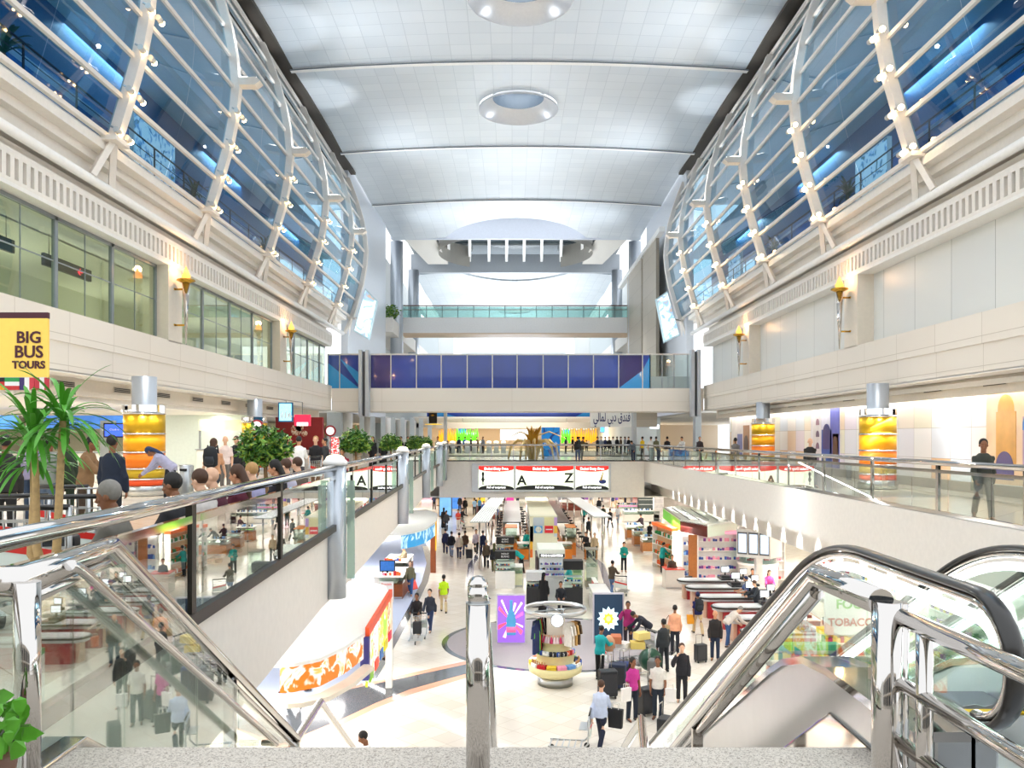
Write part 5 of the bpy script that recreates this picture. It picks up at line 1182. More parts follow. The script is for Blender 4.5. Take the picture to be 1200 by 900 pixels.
MB().tube([(kx-.25,ky,2.1),(kx-.25,ky,2.35)], .03, 8).tube([(kx+.25,ky,2.1),(kx+.25,ky,2.35)], .03, 8).build('ring_post', BRUSH, t)
MB().tube([(kx,ky-.99,2.2),(kx,ky-1.06,2.2)], .2, 28).build('round_lamp_housing', BRUSH, t); MB().tube([(kx,ky-1.06,2.2),(kx,ky-1.075,2.2)], .17, 28).build('round_lamp', M('EAF4FF', .5, noise=0, emit=3), t)
GC = ['C8202A','F0EEE8','E8C83A','2A4E9E','1F8A4A','F2A0B8','1C1C22','6FA0D8','E86A2A','8A4A9E']
GN = ['red','white','yellow','blue','green','pink','black','azure','orange','purple']
def tshirt():
    t = T('folded_shirts', 's', 'clothes', world=False)
    for k in range(3): B(-.14,-.1,k*.035,.14,.1,k*.035+.03).build('folded_shirt', cloth('C8202A'), t, bevel=.012)
    return t
PROTO['folded'] = tshirt
for i in range(12):
    a = -pi/2+(i-5.5)*.42; j = [8,1,2,1,0,2,5,7,1,3,6,4][i]
    put('folded', (kx+.72*cos(a), ky+.72*sin(a), .63), math.degrees(a)+90, 'stack of %s folded shirts on the carousel lower tier, %s from the left' % (GN[j], ORD[i]), 1.05, {'folded_shirt': cloth(GC[j])}, 'folded shirts on the carousel')
def mug():
    t = T('mug', 's', 'mug', world=False); MB().lathe([(.0,0),(.04,0),(.042,.1),(.036,.1),(.034,.02),(0,.02)], n=14).build('cup', PURE, t); MB().tube([(.04,0,.08),(.07,0,.07),(.07,0,.035),(.04,0,.025)], .008, 6).build('handle', PURE, t); return t
PROTO['mug'] = mug
for i in range(14):
    a = -pi/2+(i-6.5)*.2; j = [4,4,3,1,1,6,6,3,6,6,8,0,5,7][i]; put('mug', (kx+.58*cos(a), ky+.58*sin(a), .99), i*40, 'small %s souvenir mug on the carousel middle tier, %s from the left' % (GN[j], ORD[i]), 1.3, {'cup': M(GC[j], .3)}, 'souvenir mugs on the middle tier')
def doll():
    t = T('figurine', 's', 'figurine', world=False); MB().lathe([(.035,0),(.04,.02),(.02,.1),(.012,.13)], n=10).build('dress', M('E8A0B8', .6), t); MB().ball((0,0,.15), .022, 10, 8).build('head', SKIN[2], t); return t
PROTO['doll'] = doll
for i in range(16):
    a = -pi/2+(i-7.5)*.22; put('doll', (kx+.43*cos(a), ky+.43*sin(a), 1.35), 0, 'small pink and white figurine on the carousel top tier, %s from the left' % ORD[i], 1.5, {'dress': M('F0D8DE' if i % 3 else 'D03A6A', .6)}, 'figurines on the top tier')
for i in range(14):
    a = -pi/2+(i-6.5)*.13+.9 if i > 6 else -pi/2-(i)*.13-.5; j = i % 3
    put('doll', (kx+.75*cos(a*1.0), ky+.75*sin(a), .98 if i > 99 else .63), 0, 'small wooden figurine on the lower %s of the carousel, %s along' % ('right' if i > 6 else 'left', ORD[i % 7]), 1.2, {'dress': M('B07A48', .6), 'head': M('C99A60', .6)}, 'wooden figurines on the lower tier')
def garment():
    t = T('hanging_shirt', 's', 'clothes', world=False)
    MB().prism([(-.03,0),(-.2,-.06),(-.26,-.35),(-.19,-.37),(-.15,-.15),(-.16,-.75),(.16,-.75),(.15,-.15),(.19,-.37),(.26,-.35),(.2,-.06),(.03,0)], -.035, .035, 'Y').build('shirt', cloth('202020'), t, bevel=.02)
    MB().tube([(-.17,0,-.04),(0,0,.02),(.17,0,-.04)], .008, 6).tube([(0,0,.02),(0,0,.1)], .006, 6).build('hanger', STEEL, t); return t
PROTO['garment'] = garment
for i in range(7):
    j = [3,4,0,6,9,6,6][i]; put('garment', (kx-.62+.04*i, ky-.55+.09*i, 2.02), 65, '%s shirt hanging on the left of the carousel, %s from the front' % (GN[j], vl[i].replace('nearest','first')), 1.25, {'shirt': cloth(['1F2E5E','6FC04A','B01F2C','1A1A1D','D8D4D0','17181B','3A3A40'][i])}, 'shirts hanging on the carousel')
for i in range(4):
    j = [1,1,8,6][i]; put('garment', (kx+.35+.1*i, ky-.6+.1*i, 1.98), -50, '%s garment hanging on the right of the carousel, %s from the front' % (['white','cream','straw','brown'][i], vl[i].replace('nearest','first')), .9, {'shirt': cloth(['EDEAE4','E2DACB','C9A060','5A4630'][i])}, 'garments on the right of the carousel')
# pens and lighters tower
D = 38.0
def X(px, D=D): return xs(px, D)
t = T('display_tower', 'white pens and lighters display tower with a black headboard', 'display unit', (X(646), D, 0))
B(X(632),D,1.05,X(661),D+2.2,2.05).build('cabinet', M('EDF1F2', .4), t); B(X(632),D,0,X(661),D+2.2,1.05).build('lower_cabinet', M('DDE0E0', .4), t)
B(X(630.5),D-.15,2.05,X(662),D+2.3,2.45).build('canopy', M('E9EDDF', .4), t, bevel=.03); B(X(632),D-.17,2.08,X(661.5),D-.14,2.24).build('headboard', BLACK, t)
text('PENS & LIGHTERS', (X(646.5),D-.18,2.16), .13, M('FFFFFF', .5, noise=0, emit=1), t, bold=.004)
for z in (1.2,1.45,1.7): B(X(632.5),D-.14,z,X(660.5),D,z+.02).build('shelf', PURE, t)
B(X(628.5),D,0,X(631),D+2,2.1).build('dark_side_panel', M('4A3A3A', .5), t)
def pbox():
    t = tag(B(-.05,-.04,0,.05,.04,.13).build('product_box', M('C8202A', .5), bevel=.004), 'b', 'box'); return t
PROTO['box'] = pbox
NBOX = [0]; STUFF = {}
def goods(origin, dx, cols_, rows, dz, label, palette, seed, size=1.0, dirn=(1,0,0), group='boxed goods on the shelves', real=.34):
    r = random.Random(seed); d = Vector(dirn)
    for i in range(rows):
        for j in range(cols_*2):
            k = r.choice(palette); p = Vector(origin)+d*(dx*(j/2))+Vector((0,0,dz*i)); sc = size*r.uniform(.75,1.05)
            if j % 2 == 0 and r.random() < real*2 and NBOX[0] < 290:
                NBOX[0] += 1
                rown = '' if rows == 1 else ['lowest','second lowest','third','fourth','fifth'][i]+' row, '
                put('box', tuple(p), 0 if abs(d.x) > .5 else 90, '%s box, %s%s place from its left, %s' % (GN[k], rown, ORD[j//2], label), sc, {'product_box': M(GC[k], .45)}, group)
            else:
                hx, hz = .05*sc, .13*sc*r.uniform(.6,1.1); STUFF.setdefault(k, []).append((p.x-hx*.8, p.y-.04*sc, p.z, p.x+hx*.8, p.y+.04*sc, p.z+hz))
goods((X(634),D-.07,1.22), .11, 10, 3, .25, 'pens and lighters tower', [1,3,7,6,9], 3, .8)
# patchwork tower with long cream roof
D = 47.6
t = T('patchwork_tower', 'tall patchwork coloured kiosk tower with a long cream roof running away', 'kiosk', (X(637,D), D, 0))
x0_, x1_ = X(621,D), X(653,D); cw = (x1_-x0_)
B(x0_,D,0,x1_,D+1.0,3.05).build('core', M('E2E0C4', .5), t); B(x0_,D+1,2.75,x1_,D+17,3.05).build('long_roof', M('EDE8CC', .5), t)
g = MB()
for i in range(6): g.tube([(x0_+.1,D+2+2.8*i,0),(x0_+.1,D+2+2.8*i,2.8)], .06, 10); g.tube([(x1_-.1,D+2+2.8*i,0),(x1_-.1,D+2+2.8*i,2.8)], .06, 10)
for i in range(6):
    for xx in (x0_+.1, x1_-.1): MB().tube([(xx,D+2+2.8*i,0),(xx,D+2+2.8*i,2.8)], .06, 10).build('roof_post', STEEL, t)
pw = [(0,.12,'E2E0C4',0,1),(.12,.52,'B9C4CC',.63,.95),(.52,.88,'D8D4A0',.63,.95),(.88,1,'B79AD0',.63,.95),(0,.12,'1E8C80',.33,.6),(0,.12,'B08ACF',.0,.33),(.88,1,'E0B23A',.33,.63),(.88,1,'C2CCD6',.2,.33),(0,.1,'E8B030',-.3,.0),(0,.1,'E8742A',-.62,-.3)]
for (a, b_, col, za, zb_) in pw:
    zz = lambda u: 1.55+1.5*u if u >= 0 else 1.55+2.5*u*.6
    B(x0_+cw*a,D-.03,zz(za),x0_+cw*b_,D-.005,zz(zb_)).build('colour_panel', M(col, .4), t)
B(x0_+cw*.15,D-.04,2.06,x0_+cw*.46,D-.02,2.48).build('picture_panel', M('4F9BD8', .4, noise=.5, scale=6), t); MB().prism(ell(x0_+cw*.31,2.27,.18,.18,24), D-.05, D-.03, 'Y').build('round_picture', M('E8E4C8', .4, noise=.5, scale=9), t)
B(x0_+cw*.54,D-.04,2.06,x0_+cw*.85,D-.02,2.48).build('red_panel', M('D8202C', .4), t)
text('NESCAFE'[:0] or 'SALE', (x0_+cw*.695,D-.05,2.27), .14, PURE, t, bold=.004) if False else B(x0_+cw*.58,D-.05,2.24,x0_+cw*.82,D-.03,2.3).build('white_mark', PURE, t)
# orange counters left and right of the tower
OR = M('E8862A', .4, name='orange_counter'); WT = M('F3F0EA', .35)
def cabinet(name, x0_, y0, x1_, y1, h, label, base, top=None, glass=True, stuff=True, cat='counter', gh=.35):
    t = T(name, label, cat, ((x0_+x1_)/2, (y0+y1)/2, 0))
    B(x0_,y0,.0,x1_,y1,h-gh if glass else h-.04).build('base', base, t, bevel=.01)
    if glass:
        B(x0_,y0,h-gh,x1_,y1,h-.03).build('glass_case', GLASS, t)
        B(x0_+.03,y0+.03,h-gh*.55,x1_-.03,y1-.03,h-gh*.52).build('glass_shelf', GLASS, t)
    B(x0_-.02,y0-.02,h-.04,x1_+.02,y1+.02,h).build('top', top or WT, t, bevel=.008)
    B(x0_+.02,y0-.01,.02,x1_-.02,y0,.1).build('kick_plate', BRUSH, t)
    return t
cabinet('display_counter', X(592,52),52,X(606,52),54,1.9,'orange topped tall glass vitrine at the left front of the orange counters',OR,OR,gh=1.0)
cabinet('display_counter', X(664,52),52,X(675,52),54,1.9,'orange topped tall glass vitrine at the right front of the orange counters',OR,OR,gh=1.0)
cabinet('display_counter', X(606,52),50.2,X(619,52),51.2,1.1,'low orange counter to the left of the patchwork tower',OR)
cabinet('display_counter', X(654,50),50.2,X(668,52),51.2,1.1,'low orange counter to the right of the patchwork tower',OR)
for s, xa, xb, n_ in ((-1,-.4,.5,'left'),(1,3.4,4.3,'right')):
    cabinet('display_counter', xa,54.6,xb,62,1.1,'long orange sided glass counter running away on the %s of the cream roof' % n_,OR,WT)
    cabinet('display_counter', xa-.3,63,xb+.2,84,1.1,'very long glass jewellery counter far behind on the %s side' % n_,M('7A4A38', .5),M('5E6468', .3, noise=.5, scale=6))
cabinet('display_counter', X(598,43),41.5,X(612,43),42.6,1.05,'pale cream counter where the assistant in teal leans over',M('E4E6C0', .5))
cabinet('display_counter', X(672,42),42,X(682,42),43.4,1.0,'pale green counter behind the tall glass vitrine',M('D5DDA8', .5))
cabinet('vitrine', X(683,43),41,X(697,42.5),42,2.0,'tall framed glass vitrine in the right of the central island',M('8A8474', .5),M('8A8474', .5),gh=1.6,cat='vitrine')
cabinet('display_counter', X(690,37),34.5,X(712,36),37,1.0,'white glass display counter with pale goods beside the tall vitrine',WT)
cabinet('display_counter', X(692,39.5),37.6,X(696,39.5),39,.95,'narrow red counter end beside the white display counter',M('C82A30', .4),glass=False)
cabinet('display_counter', X(657,38),36.6,X(670,37),37.2,1.0,'white counter in front of the pens and lighters tower',WT,glass=False)
for (px, py, hh, lb) in ((592,690,1.9,'black topped display stand at the left front, nearer of the two'),(592,668,1.9,'black topped display stand at the left, farther of the two'),(672,712,2.1,'tall black display stand right of the pens tower'),(628,712,1.6,'slim pale display stand left of the black robe')):
    c = G(px, py); w_ = .42 if '592' not in str(px) else .5; m = BLACK if px != 628 else M('D0D2D2', .4)
    t = T('display_stand', lb, 'display stand', tuple(c))
    B(c.x-w_,c.y,0,c.x+w_,c.y+.7,.9).build('base', M('2A2A2C', .5) if px != 592 else WT, t, bevel=.01); B(c.x-w_,c.y,.9,c.x+w_,c.y+.6,hh-.4).build('glass_case', GLASS, t)
    for z in (1.1,1.35): B(c.x-w_+.03,c.y+.03,z,c.x+w_-.03,c.y+.55,z+.02).build('shelf', PURE, t)
    B(c.x-w_-.02,c.y-.02,hh-.4,c.x+w_+.02,c.y+.65,hh).build('header', m, t, bevel=.01)
    if px == 592: text('MONT\nBLANC', (c.x,c.y-.03,hh-.2), .13, PURE, t)
    goods((c.x-w_+.08,c.y+.2,.93), .1, 7, 2, .22, '%s' % ('stand by the pens tower' if px > 660 else 'slim pale stand' if px > 600 else ('nearer' if py > 680 else 'farther')+' left front stand'), [1,8,6,3], px+py, .7)
# slatted glowing canopies either side of the long counters
for s, (xa, ya), (xb, yb), n_ in ((-1,(-1.9,47.0),(-.6,80),'left'),(1,(5.6,50.0),(4.4,80),'right')):
    t = T('slatted_canopy', 'long white slatted canopy with glowing strips on the %s of the jewellery counters' % n_, 'canopy', (xa, ya, 2.5)); w_ = .55
    MB().prism([(xa-w_,ya),(xa+w_,ya),(xb+w_,yb),(xb-w_,yb)], 2.72, 2.78).build('roof', M('A9AEAC', .4, .2), t)
    for k in range(8):
        u = -w_+.07+k*.14; MB().quad((xa+u-.03,ya,2.79),(xa+u+.03,ya,2.79),(xb+u+.03,yb,2.79),(xb+u-.03,yb,2.79)).build('light_strip', M('FFFFFF', .5, noise=0, emit=.35), t)
    for k in range(7):
        v = k/6; x_ = xa+(xb-xa)*v; y_ = ya+(yb-ya)*v+.2; MB().tube([(x_,y_,0),(x_,y_,2.72)], .05, 8).build('post', STEEL, t)
rr = random.Random(5)
for i in range(46):                                                # dark stools and goods along the counters
    s = -1 if i % 2 else 1; y = 56+i*.55; x = (1.0 if s < 0 else 3.0)+rr.uniform(-.12,.12) if i % 4 < 2 else (-1.0 if s < 0 else 4.9)
    if i == 0:
        ST = T('stool', 'x', 'stool', (x, y, 0), world=False, group='dark stools between the jewellery counters'); MB().lathe([(.0,.62),(.19,.62),(.21,.68),(.17,.74),(0,.75)], n=14).build('seat', M('23242A', .5), ST); MB().tube([(0,0,.02),(0,0,.62)], .03, 8).build('stem', STEEL, ST); MB().lathe([(.22,0),(.2,.03),(0,.04)], n=14).build('foot', STEEL, ST); o = ST
    else: o = dup(ST, (x, y, 0))
    o['label'] = 'dark round stool, %s pair row of the %s jewellery counters, %s side' % (ORD[i//4 % 12], 'left' if s < 0 else 'right', 'island' if i % 4 < 2 else 'aisle')
for i, (px, py, n_) in enumerate(((574,601,'left'),(588,607,'front left'),(672,597,'right'))):
    c = G(px, py); t = T('round_counter', 'round brown and white sales counter, far %s aisle side' % n_, 'counter', tuple(c))
    MB().lathe([(1.4,0),(1.4,.8)], tuple(c), 28).build('base', M('7E3A2C', .4), t); MB().lathe([(1.5,.8),(1.5,.95),(.6,.97),(.6,.8)], tuple(c), 28).build('top', WT, t)
# ================================================================ LEFT SHOPS
def canopy(name, label, pts, z, th, mats_parts):
    c0 = pts[0]; t = T(name, label, 'canopy', (c0[0], c0[1], z)); MB().prism([(p[0], p[1]) for p in pts], z-th, z).build('roof', M('F3F5F3', .35), t); return t
z = 2.9; rim = [(328,778),(345,777),(375,771),(405,757),(428,741),(436,728),(447,705),(456,695),(452,686),(430,681)]
pts = [G(a, b_, z) for a, b_ in rim]; pts = pts+[Vector((-9.5,27.5,z)), Vector((-9.5,17.2,z))]
t = canopy('oval_canopy', 'big oval white shop canopy with an orange printed band, lower left', pts, z, .08, None)
g = MB()
for a, b_ in zip(pts[:5], pts[1:5]): g.quad((a.x,a.y,z-.62),(b_.x,b_.y,z-.62),(b_.x,b_.y,z-.08),(a.x,a.y,z-.08))
m = two_tone('orange_printed_band', 'E8701A', 'F6F1E8', 2.0, .3, .5, c3='ECA85A'); g.build('printed_band', m, t)
g = MB(); rimm = [p+Vector((.25,-.3,0)) for p in pts[:5]]
g.prism([(p.x, p.y) for p in rimm]+[(p.x, p.y) for p in pts[4::-1]], z-.85, z-.75); g.build('lower_rim', CREAM, t)
a, b_ = pts[4], pts[7]
MB().prism([(a.x,a.y),(b_.x,b_.y),(b_.x+.1,b_.y),(a.x+.1,a.y)], z-.1, z+.12).build('orange_edge', M('F2551E', .4), t)
n = 5; mm = [two_tone('poster_print', a_, b__, 2.5, .25, .5, c3=c__) for a_, b__, c__ in (('F2E6DA','8CC83A','E8D030'),('F4F4F2','E86A5A','F4F4F2'),('F0C030','F4F4F2','E85A2A'),('9CD83A','F0E030','F4F4F2'),('F07830','F4EFE0','F0C040'))]
for i in range(n):
    p, q = a.lerp(b_, i/n), a.lerp(b_, (i+1)/n); MB().prism([(p.x,p.y),(q.x,q.y),(q.x+.06,q.y),(p.x+.06,p.y)], z-1.35, z-.1).build('side_poster', mm[i], t)
    B(p.x+.06,p.y+.2,z-1.3,p.x+.09,q.y-.3,z-1.05).build('side_stripe', M(['8CD020','F04A20','2A7AD0','F0E020','E02A50'][i], .4), t)
B(a.x-.1,a.y-.12,z-1.15,a.x+.1,a.y+.1,z-.1).build('corner_post', M('3B3F8C', .5), t); B(b_.x-.1,b_.y-.1,0,b_.x+.1,b_.y+.1,z-.1).build('corner_post', WT, t)
lamp('canopy_light', 'AREA', (-6.2,21.5,2.0), 140, NEUT, 3, 5)
z = 2.9; rim = [(470,626),(487,623),(500,619),(510,612),(513,606),(511,601),(500,597)]
pts = [G(x_, y_, z) for x_, y_ in rim]+[Vector((-9,50,z)), Vector((-9,40,z))]
t = canopy('oval_canopy', 'second white canopy with a blue wavy band, farther along the left', pts, z, .08, None)
g = MB()
for a, b_ in zip(pts[:4], pts[1:4]): g.quad((a.x,a.y,z-.75),(b_.x,b_.y,z-.75),(b_.x,b_.y,z-.08),(a.x,a.y,z-.08))
g.build('blue_band', two_tone('blue_wave_band', '2F8CC4', 'BFE4F0', 1.2, .3, .55), t)
a, b_ = pts[3], pts[5]
for i in range(3):
    p, q = a.lerp(b_, i/3), a.lerp(b_, (i+1)/3); MB().prism([(p.x,p.y),(q.x,q.y),(q.x+.06,q.y),(p.x+.06,p.y)], z-1.6, z-.05).build('side_poster', M(['F0B020','E04A3A','3A5FC0'][i], .4, noise=.4, scale=3, emit=.2), t)
B(a.x-.3,a.y+.3,0,a.x+.0,a.y+.6,z-.7).build('wooden_post', WOOD, t)
lamp('canopy_light', 'AREA', (-6.8,45,2.2), 120, NEUT, 2.5, 4)
for (xa, ya, xb, yb, lb, mb_) in ((-6.3,38.5,-5.2,41.5,'curved wooden counter with goods on the left carpet, nearer',WOOD),(-6.9,43,-5.6,46,'wooden display counter under the second canopy',WOOD),(-7.3,33,-6.6,36,'white display table with pink boxes on the left carpet',WT),(-6.9,29.3,-6.2,31,'white display table beside the specials sign',WT)):
    cabinet('display_counter', xa, ya, xb, yb, 1.05, lb, mb_)
    goods((xa+.15,ya+.3,1.07), .22, 4, 1, .2, ' '.join(lb.split()[:5]), [0,1,3,5,8], int(xa*10), 1.5)
def shelf_unit(x, y, rz, w_, h, rows, label, pal, seed, back='EDEAE6', cols_=8, sh=None):
    t = T('shelf_unit', label, 'shelf', (x, y, 0), rz, world=False)
    B(-w_/2,.3,0,w_/2,.34,h).build('back_panel', M(back, .5), t)
    for s in (-1,1): B(s*w_/2-.02,0,0,s*w_/2+.02,.34,h).build('side_panel', WT, t)
    for i in range(rows): B(-w_/2,0,.25+i*(h-.3)/rows,w_/2,.32,.28+i*(h-.3)/rows).build('shelf_board', WT, t)
    B(-w_/2-.03,-.03,h-.12,w_/2+.03,.34,h+.05).build('header', M(GC[pal[0]], .5, emit=.15), t)
    d = Vector((cos(rz), sin(rz), 0)); f = Vector((-sin(rz), cos(rz), 0))
    o = Vector((x,y,.28))+d*(-w_/2+.1)+f*.12
    goods(tuple(o), (w_-.2)/cols_, cols_, rows, (h-.3)/rows, sh or ' '.join(label.split()[:5]), pal, seed, 1.7 if rows < 5 else 1.3, tuple(d))
    return t
shelf_unit(-8.2,33,-pi/2,3.5,2.2,3,'white shelf unit along the left shop wall, nearer the camera',[0,1,5],1)
shelf_unit(-8.2,38,-pi/2,3.5,2.2,3,'second white shelf unit along the left shop wall',[5,1,3],2)
t = T('specials_sign', 'white floor sign with red lettering reading specials, left carpet', 'sign', tuple(G(453,707))); c = G(453,707)
B(c.x-.32,c.y,.05,c.x+.32,c.y+.04,1.0).build('sheet', WT, t); text('Specials', (c.x,c.y-.005,.88), .15, M('E03A20', .5), t); B(c.x-.25,c.y-.15,0,c.x+.25,c.y+.2,.05).build('foot', GREY, t)
c = G(450,704)+Vector((0,1,0)); t = T('monitor', 'black monitor with a blue screen on a white desk, left shops', 'monitor', (c.x,c.y,1.1)); B(c.x-.38,c.y,1.2,c.x+.38,c.y+.06,1.75).build('casing', BLACK, t, bevel=.01); B(c.x-.33,c.y-.005,1.25,c.x+.33,c.y,1.7).build('screen', M('1F4E8A', .3, noise=.6, scale=8, emit=.6), t); B(c.x-.05,c.y,1.0,c.x+.05,c.y+.05,1.2).build('stand', BLACK, t)
cabinet('display_counter', c.x-.6, c.y-.3, c.x+.5, c.y+.5, 1.0, 'white desk carrying the black monitor on the left', WT, glass=False)
# tall dark advert frame at the far left and other far stalls
for (px, py, w_, h, col, fc, lb) in ((522,606,1.1,2.6,'5E93C4','3A342E','large framed blue advert in the far left aisle'),(534,598,1.2,2.7,'3F7AC8','E0E0E0','narrow bright blue advert behind the framed one'),(594,590,1.6,2.6,'C83A8C','E8E0E0','pink and yellow advert panel behind the round counters'),(655,586,3,2.2,'C8504A','E8E0DC','red and white far stall sign panel, centre'),(743,586,4,1.2,'E86AA8','F0E8EC','pink far stall sign on the right')):
    c = G(px, py); z0 = 0 if h > 2.3 else 2.0
    t = T('advert_stand', lb, 'advert', tuple(c)); B(c.x-w_/2-.08,c.y,z0,c.x+w_/2+.08,c.y+.2,z0+h).build('frame', M(fc, .5), t); B(c.x-w_/2,c.y-.02,z0+.15,c.x+w_/2,c.y,z0+h-.1).build('sheet', M(col, .5, noise=.6, scale=1.5, emit=.4), t)
    if z0: 
        for s in (-1,1): B(c.x+s*w_/2-.05,c.y,0,c.x+s*w_/2+.05,c.y+.1,z0).build('post', GREY, t)
rr = random.Random(9)
for i in range(22):
    px = 500+i*12.3; D_ = rr.uniform(88, 112); w_ = 1.3; x_ = xs(px, D_); j = rr.randrange(10); k = rr.randrange(10); h = rr.uniform(1.6, 2.6)
    t = T('stall', '%s far shop stall from the left, %s front and %s goods, under the banner' % (ORD[i], GN[j], GN[k]), 'stall', (x_, D_, 0), group='far shop stalls')
    B(x_-w_/2,D_,0,x_+w_/2,D_+.8,1.0).build('base', M(GC[j], .5), t); B(x_-w_/2,D_+.6,1,x_+w_/2,D_+.7,h).build('back_board', M(GC[k], .5, noise=.5, scale=3), t); B(x_-w_/2,D_+.1,h,x_+w_/2,D_+.8,h+.08).build('canopy', WT, t)
# ================================================================ RIGHT SHOPS: tills, shelves, canopy, screens
def till():
    t = T('checkout_counter', 't', 'checkout', world=False)
    g = MB().prism([(0,-.42)]+[(-.42*sin(pi*i/12)-.0, -.42*cos(pi*i/12)) for i in range(1, 12)]+[(0,.42),(2.2,.42),(2.2,-.42)], .72, .92); g.build('conveyor_top', M('C9CDCF', .3, .4), t, bevel=.02)
    MB().prism([(0,-.3)]+[(-.3*sin(pi*i/12), -.3*cos(pi*i/12)) for i in range(1, 12)]+[(0,.3),(1.5,.3),(1.5,-.3)], .92, .925).build('belt', M('E4E6E6', .5), t)
    MB().tube([(2.2,-.45,.86),(0,-.45,.86)]+[(-.45*sin(pi*i/12), -.45*cos(pi*i/12), .86) for i in range(1, 12)]+[(0,.45,.86),(2.2,.45,.86)], .035, 8).build('bumper', DARKM, t)
    B(-.05,-.34,0,2.15,.34,.72).build('red_base', M('A8282E', .45), t); B(-.2,-.2,0,-.06,.2,.72).build('beige_end', M('D8B49A', .45), t)
    B(1.55,-.4,.92,2.1,.4,1.0).build('scanner', M('2C2F33', .4), t); return t
PROTO['till'] = till
def pos():
    t = T('cash_register', 'p', 'cash register', world=False)
    B(-.2,-.15,0,.2,.15,.12).build('drawer', M('2A2C30', .4), t, bevel=.01); B(-.03,-.0,.12,.03,.05,.3).build('neck', BLACK, t)
    B(-.2,-.02,.25,.2,.03,.55).build('casing', BLACK, t, bevel=.01); B(-.17,-.027,.28,.17,-.02,.52).build('screen', M('E6EEF4', .4, noise=.1, emit=.9), t); return t
PROTO['pos'] = pos
tl = ['farthest','second farthest','third','fourth','fifth','nearest']
for k, y in enumerate((38.7,36.9,34.7,32.7,30.6,28.5)):
    put('till', (8.35 if k < 3 else 8.5, y, 0), 0, '%s rounded checkout counter with red base in the row of tills' % tl[k], 1.0, None, 'row of checkout counters')
    put('pos', (10.15,y-.1,1.0), 0, 'cash register with a white screen on the %s till' % tl[k], 1.0, None, 'cash registers on the tills')
    put('pos', (10.9,y-.5,1.0), 10, 'second cash register facing the %s till' % tl[k], .9, None, 'cash registers on the tills')
    cabinet('till_desk', 10.65, y-.9, 11.3, y+.3, .98, 'grey cashier desk behind the %s till' % tl[k], M('9DA0A2', .5), glass=False, cat='desk')
cabinet('display_counter', X(778,41.5),41,X(800,41.5),42,1.0,'red topped counter where the assistant in teal serves',M('D8CFC4', .4),M('E04A3A', .4),glass=False)
z = 3.1; cpts = [G(797,611,z),G(829,617,z),G(864,613,z),Vector((12.6,49,z)),G(795,594,z),G(777,597,z)]
t = T('shop_canopy', 'white ribbed canopy over the tobacco shelves with a dark red front band', 'canopy', (9.5,44,z))
MB().prism([(p.x,p.y) for p in cpts], z, z+.1).build('roof', M('EDF3EC', .35), t)
for k in range(6):
    p, q = cpts[0].lerp(cpts[2], k/6), cpts[5].lerp(cpts[3], k/6); MB().tube([(p.x,p.y,z+.13),(q.x,q.y,z+.13)], .04, 6).build('roof_rib', BRUSH, t)
for (p, q, m) in ((cpts[0],cpts[1],M('5A1E18', .4, noise=.6, scale=2, emit=.1)),(cpts[1],cpts[2],M('D8E4D4', .4)),(cpts[5].lerp(cpts[0],.5),cpts[0],M('7BC82A', .4, noise=.3, emit=.2)),(cpts[5],cpts[5].lerp(cpts[0],.5),M('5BB82A', .4, noise=.3, emit=.2))):
    MB().prism([(p.x,p.y),(q.x,q.y),(q.x,q.y+.08),(p.x+.08,p.y+.08)], z-.55, z+.05).build('front_band', m, t)
for p in (cpts[0], cpts[2], cpts[5]): B(p.x-.08,p.y,0,p.x+.08,p.y+.16,z-.5).build('post', WT, t)
lamp('canopy_light', 'AREA', (10.2,45,2.9), 200, NEUT, 2.5, 4)
shelf_unit(8.6,46.5,-pi/2+.15,3.4,2.6,4,'orange and green shelf unit on the aisle side of the canopy',[8,4,1],5,'F0C89A')
shelf_unit(9.6,43.3,0,.9,2.5,4,'narrow shelf unit left of the wood panel',[1,7,3],6,cols_=3)
shelf_unit(11.0,42.6,0,2.4,2.7,5,'tall backlit cigarette shelf behind the tills, left half',[5,1,3,9],7,cols_=9,sh='cigarette shelf, left half')
shelf_unit(13.2,42.2,0,2.0,2.7,5,'tall backlit cigarette shelf behind the tills, right half',[0,1,5],8,cols_=7,sh='cigarette shelf, right half')
o = tag(B(X(808,42),42.2,.3,X(818,42),42.3,2.6).build('wood_panel', M('B5713A', .4, noise=.2)), 'tall golden wood panel between the shelves behind the tills', 'panel')
for (x_, y_, rz_, lb, pl) in ((14.3,36,-pi/2,'side shelf unit with red boxes, right of the tills',[0,8,1]),(14.3,32,-pi/2,'side shelf unit with pale boxes, right of the tills',[1,2,7]),(14.3,26,-pi/2,'side shelf unit seen through the escalator glass, farther',[4,2,9]),(14.3,21,-pi/2,'side shelf unit seen through the escalator glass, nearer',[5,3,2])):
    shelf_unit(x_, y_, rz_, 3.6, 2.4, 4, lb, pl, int(y_), cols_=9, sh='side shelf, %s from the camera' % {36:'fourth',32:'third',26:'second',21:'first'}[y_])
